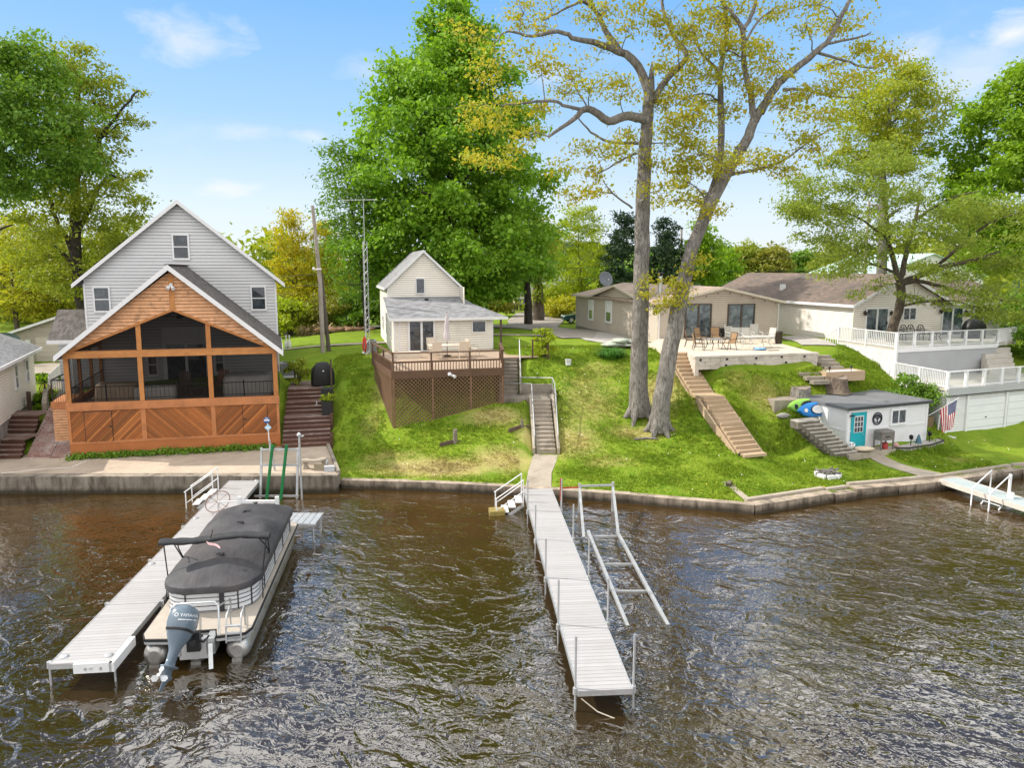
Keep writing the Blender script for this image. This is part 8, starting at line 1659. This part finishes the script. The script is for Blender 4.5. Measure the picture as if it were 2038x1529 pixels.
for px, w, ar, lb in ((1785, .65, 1, 'black iron chair half hidden by the locust trunk'), (1812, 1.25, 2, 'black iron two-seat bench on the upper white railed deck'), (1839, .65, 1, 'black iron chair right of the iron bench on the deck')): q = at(px, 650, 47.6); iron_chair(lb, (q[0], q[1], ZU), 17, w, ar)
table('iron_table', 'low black iron table in front of the iron bench', (at(1862, 660, 47.4)[0], 47.4, ZU), 17, .8, .5, .5, IRON, IRON)
gx_ = at(1937, 670, 49.0); cg = thing('covered_grill', 'large black covered grill on the upper deck at right', 'grill', (gx_[0], 49.0, ZU), 17); mb = MB(); mb.loft([[(math.copysign(abs(math.cos(a))**.5, math.cos(a))*w_, math.copysign(abs(math.sin(a))**.5, math.sin(a))*d_, z_) for a in [2*math.pi*k/26 for k in range(26)]] for z_, w_, d_ in ((0,.85,.4),(.75,.86,.42),(.9,.8,.4),(1.2,.6,.36),(1.32,.4,.25),(1.35,.2,.1))], True); part('grill_cover', mb, M('black_cover_right', (.012,.012,.013), .5, .3, 3, .6, 8), cg)

# ------------------------------------------------------------------ beyond the houses
def car(label, loc, yaw, paint, L=4.5, H=1.48, Wd=1.78, suv=False):
    r = thing('parked_car', label, 'car', loc, yaw, 'cars parked beyond the houses'); hl = L/2; belt = .88 if not suv else 1.0
    low = [(-hl, .35), (-hl+.05, .65), (-hl+.25, belt-.12), (-hl+1.25, belt), (hl-.75, belt+.02), (hl-.1, belt-.05), (hl, .6), (hl-.05, .35)]; mb = MB()
    mb.loft([[(p[0]*(1-.02*abs(k)), k*Wd/2*(1 if abs(k) < 1 else 1), p[1]) for p in low] for k in (-1, -.9, .9, 1)], False); part('body', mb, paint, r)
    top = [(-hl+1.15, belt), (-hl+1.85, H-.04), (-hl+2.3, H), (hl-1.3 if not suv else hl-.6, H-.03), (hl-.55 if not suv else hl-.15, belt)]; mb = MB(); mb.loft([[(p[0], k*Wd/2*(.97 if p[1] <= belt+.01 else .76), p[1]) for p in top] for k in (-1, 1)], False); q = part('cabin', mb, GLASS, r)
    mb = MB(); mb.loft([[(p[0], k*Wd/2*.77, p[1]+.015) for p in top[1:4]]+[(p[0], k*Wd/2*.77, p[1]-.05) for p in top[1:4]][::-1] for k in (-1, 1)], False); part('roof_panel', mb, paint, q)
    for x in (-hl+.85, hl-.85):
        for s_ in (-1, 1):
            mb = MB(); y = s_*(Wd/2-.08); mb.tube([(x, y-.11, .33), (x, y+.11, .33)], .33, 20); w_ = part('wheel', mb, M('tyre', (.02,.02,.02), .8), r); mb = MB(); mb.tube([(x, y+s_*.112, .33), (x, y+s_*.125, .33)], .2, 14); part('rim', mb, ALU, w_)
    for s_ in (-1, 1): mb = MB(); mb.blob((-hl+.12, s_*.62, .68), (.12, .18, .09), 1, 0, 10, 6); part('headlight', mb, WHITE, r)
    return r
q = at(1150, 626, 72); car('dark teal parked car beside the beige house', (q[0]+.6, 72, gz1(q[0], 72)+.06), 5, M('teal_paint', (.02,.075,.075), .25, .08, 2, .02))
q = at(1045, 622, 92); car('navy parked car behind the dark roadside tree', (q[0]-.3, 92, gz1(q[0], 92)+.08), 8, M('navy_paint', (.012,.016,.03), .25, .08, 2, .02), 4.6, 1.75, 1.85, True)
def shed_house(name, label, cat, loc, yaw, w, d, h, rise, wall, roof, door=None, wins=()):
    r = thing(name, label, cat, loc, yaw); mb = MB(); f = FF(0); f.siding(mb, [(0,0),(w,0),(w,h),(w/2,h+rise),(0,h)], .2, .015); FL(0).siding(mb, [(0,0),(d,0),(d,h),(0,h)], .2, .015); FRt(w).siding(mb, [(0,0),(d,0),(d,h),(0,h)], .2, .015); FB(d).siding(mb, [(0,0),(w,0),(w,h),(w/2,h+rise),(0,h)], .2, .015); part('wall', mb, wall, r)
    mb = MB(); gable_roof(mb, -.3, w+.3, w/2, h-.02, h+rise+.12, -.3, d+.3, .12); part('roof', mb, roof, r)
    if door: mb = MB(); f.box(mb, door[0], door[1], .05, door[2], .0, .05); part('door', mb, BLACK, r)
    for a0, a1, z0, z1 in wins: window(r, f, a0, a1, z0, z1, WHITE, 'hung', .08)
    return r
q = at(1026, 622, 96); shed_house('garden_shed', 'small pale shed with dark opening left of the roadside tree', 'shed', (q[0], 98, gz1(q[0], 98)), 5, 3.2, 3, 1.9, .6, PALE, SH_PORCH, (.7, 2.5, 1.6))
q = at(1060, 620, 110); shed_house('white_house', 'white house with steep roof half hidden by the ivy trunk', 'house', (q[0]-1, 112, gz1(q[0], 112)), -8, 8, 8, 4.2, 3.2, WHITE_P, SH_GREYX, None, ((1.0,1.9,1.2,2.8),))
pg = thing('carport', 'white flat roofed carport behind the lime tree', 'carport', (at(1115, 620, 88)[0], 88, gz1(7, 88)), 4)
mb = MB(); mb.box(-3.4, -1.5, 2.35, 3.2, 2.5, 2.5); part('roof', mb, WHITE_P, pg)
for x in (-3.2, -.2, 3.0):
    for y in (-1.3, 2.3): mb = MB(); mb.box(x-.07, y-.07, 0, x+.07, y+.07, 2.35); part('post', mb, WHITE_P, pg)
bb = shed_house('green_roof_building', 'large white building with pale green metal roof behind the locust', 'building', (at(1745, 560, 84)[0], 84, gz1(50, 84)), 6, 15, 14, 4.6, 2.6, WHITE_P, M('mint_roof', (.38,.50,.47), .5, .06, 1.0, .1)); bb.rotation_euler.z = R(12)
mb = MB()
for k in range(9): mb.blob((k*.55-2.2, math.sin(k*2)*.4, .15), (.6, .5, .28), k, .25, 10, 6, .5)
q = at(690, 656, 63.5); solo('brush_pile', mb, M('dead_leaves', (.22,.13,.075), .95, .3, 5, .8, 10), 'brown leaf pile at the edge of the back lawn', 'pile', (q[0], 63.5, gz1(q[0], 63.5)))
V, F = leaf_cloud([(at(600+k*7, 650, 64.5)[0], 64.5, gz1(-20, 64.5)+.45, .5, .4, .7, 60) for k in range(18)], .5, .07, .1, .1, dirn=(0, 0, 1)); tag(put('dry_reeds', tri_mesh('dry_reeds', V, F, M('dry_reed', (.36,.27,.15), .9))), 'pale dry reeds along the back of the lawn', 'reeds', kind='stuff')

for i, (px, Y, rx, h, lf, lb) in enumerate(((1092, 84, 2.6, 3.4, LF_LIME, 'lime brush right of the ivy trunk'), (1120, 80, 2.2, 2.6, LF_WILLOW, 'yellow brush before the white carport'), (985, 84, 2.4, 2.6, LF_BRUSH, 'olive brush at the back of the gravel drive, left side'), (1180, 90, 3.0, 4.2, LF_LIME, 'lime brush behind the satellite dish'))):
    x = at(px, 600, Y)[0]; bush('drive_bush', lb, (x, Y), rx, h, 26, lf, .34, 400+i, 120, group='brush around the gravel drive')
